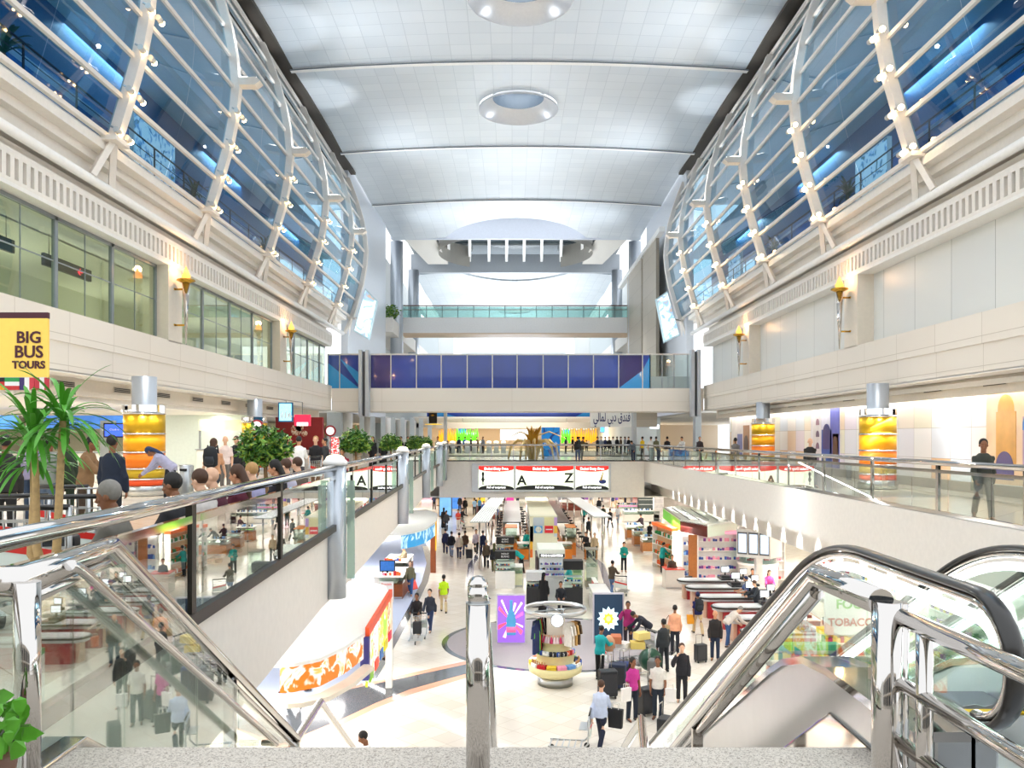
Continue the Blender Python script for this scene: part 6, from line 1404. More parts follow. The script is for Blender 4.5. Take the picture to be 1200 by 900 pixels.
# three tilted screens in a white housing
t = T('screen_bank', 'bank of three tilted grey screens in a white housing above the tills', 'screens', (11.2,37.5,2.4))
MB().prism([(10.3,37.2),(11.6,36.4),(12.4,37.2),(11.0,38.4)], 2.2, 3.5).build('housing', WT, t, bevel=.03)
for k in range(3):
    p = Vector((10.3,37.2,0)).lerp(Vector((11.6,36.4,0)), .03+k*.325); q = Vector((10.3,37.2,0)).lerp(Vector((11.6,36.4,0)), .31+k*.325)
    MB().prism([(p.x,p.y-.04),(q.x,q.y-.04),(q.x,q.y),(p.x,p.y)], 2.35, 3.35).build('frame', M('5A5C60', .4), t); MB().prism([(p.x+.03,p.y-.07),(q.x-.03,q.y-.05),(q.x-.03,q.y-.03),(p.x+.03,p.y-.05)], 2.42, 3.28).build('screen', M('B4C2D6', .3, noise=.1, emit=.5), t)
B(11.2,37.2,0,11.5,37.5,2.2).build('pillar', WT, t)
c = G(903,700); t = T('glass_booth', 'round glass booth on a white curved base right of the tills', 'booth', tuple(c))
MB().lathe([(1.0,0),(1.0,1.1),(1.05,1.15),(1.05,1.25),(0,1.25)], tuple(c+Vector((.3,3,0))), 32).build('curved_base', WT, t); MB().lathe([(.95,1.25),(.95,2.5)], tuple(c+Vector((.3,3,0))), 32).build('glass_wall', glass_mat('booth_glass', 'B8D8D4', 1, .08), t); MB().lathe([(0,2.5),(1.0,2.5),(1.0,2.6),(0,2.6)], tuple(c+Vector((.3,3,0))), 32).build('lid', GREY, t)
# near right displays seen below the escalator
t = T('hanging_sign', 'white hanging sign lettered food and tobacco, seen through the escalator', 'sign', (9.4,22.5,2.7)); B(8.7,22.5,2.2,10.3,22.6,3.4).build('sheet', WT, t); text('FOOD', (9.5,22.48,3.05), .36, M('7CC23A', .5), t, bold=.01); text('TOBACCO', (9.5,22.48,2.55), .3, M('C96A4A', .5), t, bold=.008)
for x_ in (8.9,10.1): MB().tube([(x_,22.55,3.4),(x_,22.55,4.65)], .02, 6).build('hanging_rod', STEEL, t)
for k, (x_, y_, lb, pl) in enumerate(((8.6,24,'low display of bottles behind the hanging sign',[4,2,8]),(10.4,20,'low display of colourful sweets near the escalators',[5,0,2]),(8.4,18,'low display of toys near the escalator foot',[3,0,9]),(11,26,'low display of drinks near the cashiers',[2,4,0]))):
    shelf_unit(x_, y_, 0, 2.2, 1.5, 3, lb, pl, 30+k, cols_=8)
# phone and camera counters in the middle right
for k, (px, py, w_, lb) in enumerate(((744,632,1.2,'first wooden phone counter beside the far right aisle'),(754,640,1.3,'second wooden phone counter beside the far right aisle'),(752,612,3.2,'long white phone counter with many handsets'),(764,648,1.2,'white glass display cube by the wooden counters'),(738,604,2.4,'white counter with small goods at the far right aisle'))):
    c = G(px, py); cabinet('display_counter', c.x-w_/2, c.y, c.x+w_/2, c.y+1.2, 1.05, lb, M('B0703A', .45, noise=.2) if 'wooden' in lb else WT)
    goods((c.x-w_/2+.1,c.y+.3,1.06), .2, int(w_/.22), 2, .0, ' '.join(lb.split()[:5]), [6,7,1], 50+k, 1.3) if k < 5 else None
for k, (px, py, w_, h, lb) in enumerate(((759,606,1.8,2.7,'dark shelf tower with a green lit strip on the right'),(766,600,.8,3.0,'tall white and pink product column on the right'),(772,612,.9,2.9,'tall white perfume column beside the canopy'))):
    c = G(px, py); t = T('shelf_tower', lb, 'shelf', tuple(c)); B(c.x-w_/2,c.y,0,c.x+w_/2,c.y+.5,h).build('cabinet', M(['3E4644','D89AB4','E4E0E4'][k], .5, noise=.3, scale=3), t)
    for i in range(5): B(c.x-w_/2+.04,c.y-.06,.3+i*.45,c.x+w_/2-.04,c.y,.33+i*.45).build('shelf_board', WT, t)
    B(c.x-w_/2-.1,c.y-.1,h,c.x+w_/2+.1,c.y+.5,h+.2).build('lit_header', M(['8CE04A','F0E8EC','E8F0F0'][k], .5, emit=.8, noise=0), t)
# scalloped downlights on the right bulkhead
def sc0():
    t = T('wall_washer', 'x', 'spotlight', world=False, group='small downlights washing the right bulkhead'); MB().lathe([(.05,0),(.06,.08),(0,.09)], n=10).build('can', GREY, t); MB().lathe([(0,.005),(.045,.0)], n=10).build('bulb', GLOW, t); return t
PROTO['washer'] = sc0
for k in range(22):
    y = 15+k*1.75
    put('washer', (10.12, y, Zr(-3.1)), 0, '%s small downlight from the camera washing the bulkhead under the right balcony' % ORD[k], 1, None, 'small downlights washing the right bulkhead')
    lamp('scallop_light', 'SPOT', (10.12, y, Zr(-3.12)), 60, (1,1,1), .02, to=(10.22, y, Zr(-4)), spot=radians(50), blend=.2)

g = MB(); sm = []
for k, bxs in sorted(STUFF.items()):
    for q in bxs: g.box(*q, mi=len(sm))
    sm.append(M(GC[k], .45))
tag(g.build('packaged_goods', sm), 'many small coloured packets packed between the larger boxes on all the shop shelves', 'goods', kind='stuff')
# ================================================================ PLANTS
LEAF = M('55A030', .4, noise=.4, scale=5, name='strap_leaf_green'); LEAF2 = two_tone('ficus_leaf_green', '2C5E22', '6FA43C', 5, 0, .5, .5, c3='A8B84A'); LEAF3 = M('5CB02C', .4, noise=.35, scale=9, name='bright_leaf_green'); TRUNK = M('B89A6A', .8, noise=.3, scale=30, name='ringed_trunk', bump=.5); BARK = M('8A6A48', .85, noise=.3, scale=25, bump=.4)
def strap(g, base, az, el, ln, w_, droop, r):
    p = Vector(base); d = Vector((cos(az)*cos(el), sin(az)*cos(el), sin(el))); side = Vector((-sin(az), cos(az), 0)); n = 9; b = len(g.v)
    for i in range(n+1):
        u = i/n; ww = w_*(.35+2.2*u*(1-u)**.8 if u < .98 else .02); g.v += [tuple(p-side*ww+Vector((0,0,ww*.35))), tuple(p), tuple(p+side*ww+Vector((0,0,ww*.35)))]
        p = p+d*(ln/n); d = (d+Vector((0,0,-droop/n))).normalized()
    for i in range(n):
        for k in (0, 1): g.face([b+i*3+k, b+i*3+k+1, b+i*3+k+4, b+i*3+k+3], True)
def yucca(x, y, z, label, crowns, pot=True):
    t = T('yucca', label, 'plant', (x, y, z)); r = random.Random(3)
    for k, (dx, dy, h, ln, n_) in enumerate(crowns):
        top = Vector((x+dx, y+dy, z+h)); st0 = Vector((x, y, z+.45))
        MB().tube([st0, st0.lerp(top,.35)+Vector((dx*.35,0,0)), st0.lerp(top,.75)+Vector((dx*.1,0,0)), top], [.045,.03,.026,.024], 10).build('stem', TRUNK, t)
        g = MB()
        for i in range(n_):
            el = r.uniform(-.25, 1.35); strap(g, top+Vector((0,0,r.uniform(-.06,.06))), r.uniform(0, 2*pi), el, ln*r.uniform(.7,1.1), .019*ln/.5, r.uniform(.7,2.0), r)
        g.build('foliage', LEAF, t)
    MB().tube([(x,y,z+.25),(x,y,z+.5)], [.09,.085], 12).build('trunk', TRUNK, t)
    if pot: MB().lathe([(.16,0),(.22,.3),(.24,.32),(.2,.32),(.18,.28),(0,.28)], (x,y,z), 20).build('pot', M('5A3A34', .5), t)
    return t
yucca(-3.4, 6.0, UF, 'tall yucca plant with two leaf crowns at the left frame edge behind the rail', [(-.2,.1,1.68,.52,46),(.02,.1,1.82,.5,46),(-.32,.3,1.5,.45,30)])
def leafball(g, c, rx, rz, n_, s, r):
    for i in range(n_):
        a = r.uniform(0, 2*pi); u = r.uniform(-1, 1); q = r.uniform(.55, 1.0); rad = (1-u*u)**.5
        p = Vector(c)+Vector((rx*q*rad*cos(a), rx*q*rad*sin(a), rz*q*u)); d = Vector((r.uniform(-1,1), r.uniform(-1,1), r.uniform(-.8,.4))).normalized(); e = d.cross(Vector((r.uniform(-1,1), r.uniform(-1,1), 1))).normalized()
        b = len(g.v); m = d.cross(e)*.15*s; g.v += [tuple(p), tuple(p+d*s*.5+e*s*.28+m), tuple(p+d*s), tuple(p+d*s*.5-e*s*.28+m)]; g.face([b,b+1,b+2,b+3])
def ficus(x, y, z, label, h, rx, rz, seed, n_=620, s=.15):
    t = T('ficus_tree', label, 'plant', (x, y, z), group='potted ficus trees along the left rail'); r = random.Random(seed)
    MB().tube([(x,y,z+.3),(x+.02,y,z+h*.5),(x-.01,y,z+h)], [.045,.04,.035], 10).build('trunk', BARK, t)
    for k in range(5): a = k*1.3; MB().tube([(x,y,z+h*.9),(x+.5*rx*cos(a),y+.5*rx*sin(a),z+h+rz*.4)], [.02,.01], 6).build('branch', BARK, t)
    g = MB(); leafball(g, (x,y,z+h+rz*.55), rx, rz, n_, s, r); leafball(g, (x-rx*.4,y,z+h+rz*.2), rx*.6, rz*.6, n_//3, s, r); leafball(g, (x+rx*.45,y,z+h+rz*.3), rx*.55, rz*.55, n_//3, s, r)
    g.build('foliage', LEAF2, t)
    MB().lathe([(.2,0),(.26,.38),(.28,.4),(.24,.4),(.22,.34),(0,.34)], (x,y,z), 20).build('pot', M('6B4A38', .5), t)
for (px, D, h, rx, rz, lb) in ((311,15.5,1.35,.52,.4,'round headed ficus tree nearest along the left rail'),(417,27,1.35,.52,.42,'second ficus tree, beyond the first silver column'),(458,38,1.25,.5,.4,'third ficus tree along the left rail'),(487,46,1.2,.5,.4,'fourth ficus tree, left one of the far pair'),(498,48,1.15,.45,.38,'fifth ficus tree, right one of the far pair')):
    ficus((px-HX)*D/F, D, UF, lb, h, rx, rz, px)
t = T('pothos_plant', 'trailing pothos with bright green leaves at the lower left corner', 'plant', (-2.35, 3.6, UF)); g = MB(); r = random.Random(2)
for i in range(26):
    p = P(r.uniform(-18, 30), r.uniform(808, 872), 3.55+r.uniform(-.12,.12)); a = r.uniform(-2.4,.2); s = r.uniform(.06,.1); d = Vector((cos(a),r.uniform(-.4,.2),sin(a))).normalized(); e = d.cross(Vector((.2,-1,.3))).normalized()
    b = len(g.v); q = [(0,0),(.15,.34),(.45,.4),(.8,.2),(1.1,0),(.8,-.2),(.45,-.4),(.15,-.34)]; g.v += [tuple(p+d*u*s+e*v*s+Vector((0,-abs(v)*s*.3,0))) for u, v in q]; g.face([b+k for k in range(8)])
g.build('foliage', M('58A02A', .35, noise=.4, scale=12), t)
for i in range(5): p0 = P(-10,875,3.6); p1 = P(r.uniform(-5,38), r.uniform(800,850), 3.55); MB().tube([p0, p0.lerp(p1,.5)+Vector((0,0,.04)), p1], .006, 6).build('vine', M('4A7A28', .6), t)
p = P(-20,885,3.6); MB().lathe([(.1,-.3),(.14,-.0),(.12,0),(0,-.03)], tuple(p), 18).build('pot', M('6B4A38', .5), t)
for k, (px, py, D, lb) in enumerate(((455,376,77,'small shrub on the far left upper gallery, nearer'),(469,388,88,'small shrub on the far left upper gallery, farther'),(744,388,86,'shrub on the far right upper gallery'))):
    p = Vector((H(-1 if px < 600 else 1, 12.0), D, Zr(11.4))); t = T('gallery_shrub', lb, 'plant', tuple(p), group='shrubs on the far galleries'); g = MB(); leafball(g, tuple(p+Vector((0,0,.5))), .9, .7, 260, .35, random.Random(k)); g.build('foliage', LEAF2, t)
    MB().lathe([(.3,-.5),(.4,0),(.3,0)], tuple(p), 14).build('pot', WHITE, t)
# golden palm sculpture on the upper level
cx_, cy_ = 1.6, 62.0; GOLD = M('B8862E', .3, .8, .15, name='gold_leaf'); GOLD_L = M('D8B878', .3, .5, .1, name='pale_gold')
t = T('palm_sculpture', 'golden palm sculpture with arching pale legs behind the cross rail', 'sculpture', (cx_, cy_, UF)); r = random.Random(4)
for i in range(9):
    a = 2*pi*i/9; R_ = 1.0 if i % 2 else 1.9
    MB().tube([(cx_+.25*cos(a),cy_+.25*sin(a),UF),(cx_+R_*.35*cos(a),cy_+R_*.35*sin(a),UF+1.35),(cx_+R_*.65*cos(a),cy_+R_*.65*sin(a),UF+1.45),(cx_+R_*.95*cos(a),cy_+R_*.95*sin(a),UF+.9),(cx_+R_*1.05*cos(a),cy_+R_*1.05*sin(a),UF)], [.12,.13,.12,.1,.07], 8).build('arching_leg', GOLD_L, t)
for i in range(16):
    a = r.uniform(0, 2*pi); l = r.uniform(.5, 1.2); o_ = r.uniform(.3,.8); MB().tube([(cx_+.2*cos(a),cy_+.2*sin(a),UF+1.2),(cx_+.5*o_*cos(a),cy_+.5*o_*sin(a),UF+1.5+l*.5),(cx_+o_*cos(a),cy_+o_*sin(a),UF+1.5+l)], [.16,.13,.02], 6).build('spike', GOLD, t)
for a, l in ((.3,2.6),(2.9,2.0)): MB().tube([(cx_,cy_,UF+1.7),(cx_+l*.5*cos(a),cy_,UF+2.1),(cx_+l*cos(a),cy_,UF+1.6)], [.05,.05,.02], 6).build('frond', GOLD_L, t)
# ================================================================ SIGNS AND SCREENS
# banner across the lower fascia
Db = 55.55; RED = M('E0261E', .4, emit=.35, noise=0); LIME = M('EEF6DC', .4, emit=.55, noise=0, name='banner_pale'); BLK = M('1E211C', .4); WTX = M('FFFFFF', .5, emit=.8, noise=0)
t = T('banner', 'long backlit red and white banner lettered A to Z under the cross rail', 'banner', (xs(637,Db), Db, Zr(-3.6)))
zt_, zb_ = Zr(-(546-HY)*Db/F), Zr(-(574-HY)*Db/F)
B(xs(553,Db),Db,zb_-.15,xs(716,Db),Db+.14,zt_+.15).build('frame', M('C9CDD2', .35, .4), t, bevel=.01)
for (a, b_) in ((561,602),(604.5,672),(674.5,713)):
    x0_, x1_ = xs(a,Db), xs(b_,Db); B(x0_,Db-.03,zb_,x1_,Db,zt_).build('sheet', LIME, t); n = 14; cxm = (x0_+x1_)/2; hw = (x1_-x0_)/2
    MB().prism([(x0_,zt_),(x1_,zt_)]+[(cxm+hw*cos(pi*i/n), zt_-.2-.2*sin(pi*i/n)) for i in range(n+1)], Db-.045, Db-.03, 'Y').build('red_band', RED, t)
    MB().prism([(x1_,zb_),(x0_,zb_)]+[(cxm-hw*cos(pi*i/n), zb_+.1+.24*sin(pi*i/n)) for i in range(n+1)], Db-.045, Db-.03, 'Y').build('black_band', BLK, t)
    text('Dubai Duty Free', (cxm,Db-.06,zt_-.2), .24, WTX, t, bold=.008); text('Full of surprises', (cxm,Db-.06,zb_+.17), .2, WTX, t, bold=.004)
text('A', (xs(611.5,Db),Db-.06,zb_+.62), .9, BLK, t, bold=.03); text('Z', (xs(666.5,Db),Db-.06,zt_-.85), .9, BLK, t, bold=.03)
MB().lathe([(.05,0),(.03,.15),(.12,.35),(.05,.55),(.1,.75),(.02,.9)], (xs(566,Db),Db-.05,zb_+.35), 10, sy=.15).build('figure_print', BLK, t)
MB().lathe([(.0,0),(.2,.05),(.28,.2),(.15,.3),(0,.3)], (xs(706,Db),Db-.05,zb_+.4), 12, sy=.12).build('bottle_print', M('2A3A8A', .4), t); MB().tube([(xs(704,Db),Db-.05,zb_+.65),(xs(707,Db),Db-.05,zb_+1.25)], [.08,.02], 8).build('stopper_print', M('C8A050', .4), t)
# Arabic hotel sign
afont = None
try:
    import os, glob
    fp = os.path.join(os.path.dirname(bpy.app.binary_path), '%d.%d' % bpy.app.version[:2], 'datafiles', 'fonts')
except Exception: fp = None
Ds = 59; t = T('hotel_sign', 'white sign board with dark blue Arabic lettering below the blue bridge', 'sign', (xs(716,Ds), Ds, Zr(.8)))
B(xs(692,Ds),Ds,Zr(.72),xs(741,Ds),Ds+.2,Zr(1.95)).build('board', M('F0F0EC', .4), t)
AR = '\uFED5\uFEAA\uFEE8\uFED3'[::1]
word = lambda s_: s_[::-1]
# glyph runs in visual order (right to left words written left to right here)
txt = '\uFEF2\uFEDF\uFE8E\uFEE4\uFEDF\u0020\uFEF2\uFE91\uFEA9\u0020\uFED5\uFEAA\uFEE8\uFED3'
[MB().tube([(xs(a_,Ds),Ds+.1,Zr(1.95)),(xs(a_,Ds),Ds+.1,Zr(2.0))], .03, 6).build('rod', STEEL, t) for a_ in (698,735)]
o = text(txt, (xs(717,Ds),Ds-.02,Zr(1.42)), .95, M('1F2A66', .5), t, bold=.012)
w0 = max(o.dimensions.x, .01); o.scale = (min(3, (xs(738,Ds)-xs(695,Ds))/w0),)*1+(1,1)
tag(B(xs(741.5,Ds),Ds+.3,Zr(.72),xs(771,Ds),Ds+.5,Zr(1.98)).build('stone_panel', STONE), 'grey grained stone panel right of the Arabic sign', 'panel')
t = T('hanging_sign', 'small black hanging sign with a gold lotus mark, left of the cross rail', 'sign', (xs(507,57), 57, Zr(1.0))); MB().tube([(xs(507,57),57.08,Zr(1.88)),(xs(507,57),57.08,Zr(2.0))], .02, 6).build('rod', STEEL, t); B(xs(502.5,57),57,Zr(.95),xs(512,57),57.15,Zr(1.9)).build('board', BLACK, t)
for i in range(5): a = pi/2+(i-2)*.5; MB().prism([(xs(507,57),Zr(1.45)),(xs(507,57)+.1*cos(a-.25),Zr(1.45)+.1*sin(a-.25)),(xs(507,57)+.18*cos(a),Zr(1.45)+.18*sin(a)),(xs(507,57)+.1*cos(a+.25),Zr(1.45)+.1*sin(a+.25))], 56.98, 57, 'Y').build('lotus_petal', BRASS, t)
MB().lathe([(0,.86),(.6,.86),(.6,.9),(0,.94)], (xs(508,57),57.1,CZ), 20).build('yellow_disc', M('E8C030', .4, emit=.4), t)
# BIG BUS board
Dg = 13.0; XB = lambda px: (px-HX)*Dg/F; ZB = lambda py: CZ-(py-HY)*Dg/F
t = T('tour_sign', 'yellow big bus tours board with maroon letters and a row of flags, upper left', 'sign', (XB(10), Dg, ZB(457)))
MAR = M('4A1626', .5); YEL = M('E8C45A', .5, emit=.12)
B(XB(-60),Dg,ZB(373),XB(56),Dg+.06,ZB(366)).build('top_band', MAR, t); B(XB(-60),Dg,ZB(442),XB(55.5),Dg+.06,ZB(373)).build('board', YEL, t); B(XB(-60),Dg,ZB(457.5),XB(54),Dg+.06,ZB(442)).build('flag_strip', M('D8D4CE', .5), t)
for s_, py, sz in (('BIG',396,.26),('BUS',413,.27),('TOURS',428,.165)): text(s_, (XB(34),Dg-.01,ZB(py)), sz, MAR, t, bold=.006)
for k, (cols_, vert) in enumerate(((['20205A','E8E8E8','C82030'],1),(['1A1A1A','C82828','E0A820'],0),(['2A9A50','F0F0F0','C83030'],0),(['3A2A6A','F0F0F0','D03A4A'],1),(['C03040','E8E4E0','C03040'],1))):
    xa, xb = XB(-32+k*17.5+3), XB(-32+k*17.5+20)
    for j, c_ in enumerate(cols_):
        if vert: B(xa+(xb-xa)*j/3,Dg-.012,ZB(457),xa+(xb-xa)*(j+1)/3,Dg,ZB(442.5)).build('flag_stripe', M(c_, .5), t)
        else: B(xa,Dg-.012,ZB(442.5+14.5*(j+1)/3),xb,Dg,ZB(442.5+14.5*j/3)).build('flag_stripe', M(c_, .5), t)
MB().tube([(XB(-58),Dg+.1,UF),(XB(-58),Dg+.1,ZB(366))], .04, 10).build('pole', BRUSH, t)
# left screens and red kiosk
Dk = 36.0; XK = lambda px: (px-HX)*Dk/F; ZK = lambda py: CZ-(py-HY)*Dk/F
t = T('queue_screen', 'bright cyan hanging screen showing 116 over the left walkway', 'screen', (XK(335), Dk, ZK(494))); B(XK(326),Dk,ZK(494.5),XK(343),Dk+.12,ZK(471.5)).build('casing', M('1A6A9A', .4), t); B(XK(327.5),Dk-.01,ZK(493),XK(341.5),Dk,ZK(473)).build('screen', M('7FD4F0', .4, noise=.1, emit=.9), t)
text('116', (XK(335),Dk-.02,ZK(487)), .36, PURE, t, bold=.02); text('Now serving', (XK(334.5),Dk-.02,ZK(477)), .085, PURE, t); MB().tube([(XK(335),Dk+.05,ZK(473)),(XK(335),Dk+.05,Zr(1.62)),(H(-1,12.2),Dk+.05,Zr(1.9))], .02, 6).build('rod', STEEL, t)
Dk2 = 38.0; t = T('red_screen', 'small red screen with a white lower strip beside the 116 screen', 'screen', (xs(354,Dk2), Dk2, Zr(.5)))
B(xs(345,Dk2),Dk2,Zr((HY-499)*Dk2/F),xs(363.5,Dk2),Dk2+.12,Zr((HY-486)*Dk2/F)).build('screen', M('D81E3A', .4, emit=.8, noise=0), t); MB().tube([(xs(354,Dk2),Dk2+.06,Zr(.98)),(xs(354,Dk2),Dk2+.06,Zr(1.62)),(H(-1,12.2),Dk2+.06,Zr(1.9))], .02, 6).build('rod', STEEL, t); B(xs(348,Dk2),Dk2-.02,Zr((HY-499)*Dk2/F),xs(361,Dk2),Dk2,Zr((HY-495)*Dk2/F)).build('white_strip', WTX, t)
Dr = 44.0; t = T('red_kiosk_wall', 'dark red kiosk wall with round cream pictures on the left walkway', 'kiosk', (xs(350,Dr), Dr, UF)); ZR = lambda py: CZ-(py-HY)*Dr/F
B(xs(323,Dr),Dr,UF,xs(378,Dr),Dr+.3,ZR(489)).build('wall', M('8E1A1C', .5, noise=.15), t); B(xs(323,Dr),Dr-.8,UF,xs(372,Dr),Dr-.2,UF+1.0).build('counter', M('C9C2BC', .4), t)
for (px, py, rr_) in ((347,504,.3),(351,501,.22),(357,508,.16)): MB().prism(ell(xs(px,Dr), ZR(py), rr_, rr_, 20), Dr-.03, Dr-.001, 'Y').build('picture', two_tone('food_print', 'E8D8C0', 'A8502A', 7), t)
for (px, py, D_, R1, lb) in ((387,505,46,.32,'round white clock sign with a red rim right of the red kiosk'),(301,499,34,.26,'round red and white disc sign above the first ficus')):
    t = T('round_sign', lb, 'sign', (xs(px,D_), D_, Zr(0))); c_ = (xs(px,D_), Zr((HY-py)*D_/F)); MB().prism(ell(*c_, R1, R1, 28), D_, D_+.08, 'Y').build('rim', M('B02A3A', .4), t); MB().prism(ell(*c_, R1*.72, R1*.72, 28), D_-.02, D_, 'Y').build('face', M('F4F2EE', .4, emit=.3), t)
    B(c_[0]-.03, D_+.02, UF, c_[0]+.03, D_+.07, c_[1]-R1*.9).build('post', GREY, t)
t = T('litter_bin', 'round brushed steel litter bin right of the big gold column', 'bin', (-7.25, 18, UF)); MB().lathe([(.16,0),(.17,.02),(.17,1.05),(.15,1.08),(.0,1.08)], (-7.25,18,UF), 24).build('body', BRUSH, t); B(-7.3,17.8,UF+.95,-7.15,17.84,UF+1.0).build('slot', BLACK, t)
t = T('wall_monitor', 'blue monitor on a grey panel left of the big gold column', 'monitor', (-11.9, 24.6, UF+1.5)); B(-12.6,24.8,UF,-12.2,25,Zr(.5)).build('panel', M('A8B0B0', .5), t); B(-12.35,24.5,Zr(-.02),-11.7,24.56,Zr(.42)).build('casing', BLACK, t); B(-12.3,24.48,Zr(.02),-11.75,24.5,Zr(.38)).build('screen', M('2A4AC0', .4, noise=.4, scale=5, emit=1), t); text('Check-in', (-12.0,24.47,Zr(.22)), .08, PURE, t)
for k, (x_, y_, w_, lb) in enumerate(((-16,30,3,'pale check-in desk behind the queue on the left'),(-20,30,3,'second check-in desk farther left'),(-13.5,37.5,2.2,'white counter before the pale back wall'))):
    t = T('check_in_desk', lb, 'desk', (x_,y_,UF)); B(x_-w_/2,y_,UF,x_+w_/2,y_+.7,UF+1.1).build('front', M('E6E2D8', .4), t, bevel=.02); B(x_-w_/2-.05,y_-.05,UF+1.1,x_+w_/2+.05,y_+.75,UF+1.14).build('top', M('9AA0A0', .3), t); B(x_-w_/2,y_+.3,Zr(.3),x_+w_/2,y_+.4,Zr(.8)).build('header_sign', M('3F78C8' if k < 2 else 'E4DCB0', .4, noise=.3, scale=3, emit=.2), t)
    B(x_-w_/2,y_+.3,UF+1.1,x_-w_/2+.08,y_+.38,Zr(.3)).build('sign_post', BRUSH, t)
# adverts inside the lounges and the two big tilted screens
AD = two_tone('lounge_advert_print', 'E8F2F8', '5AA0D8', 2.2, .3, .55, c3='3A6A4A')
for (s, y0_, y1_, z0_, z1_, lb) in ((-1,26.2,29.4,8.7,10.7,'bright white and blue advert behind the left glass wall, second bay'),(1,28.0,30.6,8.7,10.4,'green and white advert behind the right glass wall, second bay'),(1,46,48.5,8.7,10.8,'blue lit advert behind the right glass wall, fifth bay')):
    t = T('lit_advert', lb, 'advert', (H(s,12.7),(y0_+y1_)/2,Zr(z0_))); xa, xb = sorted((H(s,12.6),H(s,12.75))); B(xa,y0_,Zr(z0_),xb,y1_,Zr(z1_)).build('casing', WT, t); xa, xb = sorted((H(s,12.57),H(s,12.6))); B(xa,y0_+.05,Zr(z0_)+.05,xb,y1_-.05,Zr(z1_)-.05).build('sheet', AD, t)
def tilted(cs, y, nrm, lb):
    t = T('tilted_screen', lb, 'screen', (cs[0][0], y, cs[0][1])); MB().prism(cs, y, y+.5, 'Y').build('casing', M('B9D4DC', .4), t)
    c_ = (sum(q[0] for q in cs)/4, sum(q[1] for q in cs)/4); MB().tube([(c_[0],y+.4,c_[1]),(H(-1 if c_[0] < 0 else 1,12.0),58.2,c_[1])], .06, 8).build('wall_arm', BRUSH, t); MB().prism([(c_[0]+(q[0]-c_[0])*.9, c_[1]+(q[1]-c_[1])*.93) for q in cs], y-.04, y, 'Y').build('sheet', two_tone('screen_print', 'EAF4FA', '8EC0E4', 1.1, .3, .55, c3='C8A890'), t)
Dt = 56.0; q = lambda l: [(xs(a, Dt), Zr((HY-b_)*Dt/F)) for a, b_ in l]
tilted(q([(414,388),(432,398),(442,352),(428,338)]), Dt, 0, 'big tilted lit poster at the far end of the left glass wall'); tilted(q([(769,350),(782,341),(797,393),(779,401)]), Dt, 0, 'big tilted lit poster at the far end of the right glass wall')
for s in (-1, 1):
    t = T('lounge_railing', 'dark metal railing inside the lower panes of the %s glass wall' % SIDE[s], 'railing', (H(s,12.3), 30, Zr(8.65)))
    for z_ in (9.55,9.2): MB().tube([(H(s,12.2),10,Zr(z_)),(H(s,12.2),57,Zr(z_))], .03 if z_ > 9.3 else .015, 6).build('bar', DARKM, t)
    for k in range(20): B(H(s,12.2)-.02,10+k*2.4,Zr(8.6),H(s,12.2)+.02,10.05+k*2.4,Zr(9.55)).build('post', DARKM, t)
    for k, y in enumerate((32,41,20)):
        c_ = (H(s,12.9), y, Zr(8.65)); t = T('lounge_plant', '%s dark leafy plant behind the %s glass wall' % (ORD[k], SIDE[s]), 'plant', c_); g = MB(); r = random.Random(k)
        for i in range(26): strap(g, (c_[0],c_[1],c_[2]+.8), r.uniform(0,6.28), r.uniform(.2,1.4), r.uniform(.6,1.0), .05, 1.6, r)
        g.build('foliage', M('24562A', .5, noise=.3), t); MB().lathe([(.2,0),(.28,.5),(.2,.5)], c_, 14).build('pot', GREY, t); MB().tube([(c_[0],c_[1],c_[2]+.4),(c_[0],c_[1],c_[2]+.85)], .04, 6).build('stem', BARK, t)
# overhead direction signs in the left corridor
for k, (y, col, lb, tx) in enumerate(((20.6,'E8E8E8','black overhead sign with white symbols in the left corridor','\u2191  |  \u2191'),(24.6,'E8284A','black overhead sign with a red arrow in the left corridor','\u2190'))):
    x_ = H(-1,13.9); t = T('direction_sign', lb, 'sign', (x_,y,Zr(5.0))); B(x_,y-1.3,Zr(4.95),x_+.1,y+1.3,Zr(5.3)).build('board', BLACK, t)
    text(tx, (x_+.12,y+(.6 if k else -.6),Zr(5.12)), .3, M(col, .5, emit=1, noise=0), t, rz=pi/2, bold=.01)
    for dy in (-1,1): MB().tube([(x_+.05,y+dy,Zr(5.3)),(x_+.05,y+dy,Zr(5.9))], .015, 6).build('rod', STEEL, t)
t = T('corridor_advert', 'bright blue and white advert low in the left corridor windows', 'advert', (H(-1,14.5),20.6,Zr(3.4))); B(H(-1,14.6),18.6,Zr(3.3),H(-1,14.5),21.6,Zr(4.9)).build('sheet', AD, t); B(H(-1,14.7),18.5,Zr(3.2),H(-1,14.6),21.7,Zr(5.0)).build('casing', WT, t); B(H(-1,14.7),20,Zr(2.45),H(-1,14.6),20.2,Zr(3.2)).build('leg', GREY, t)
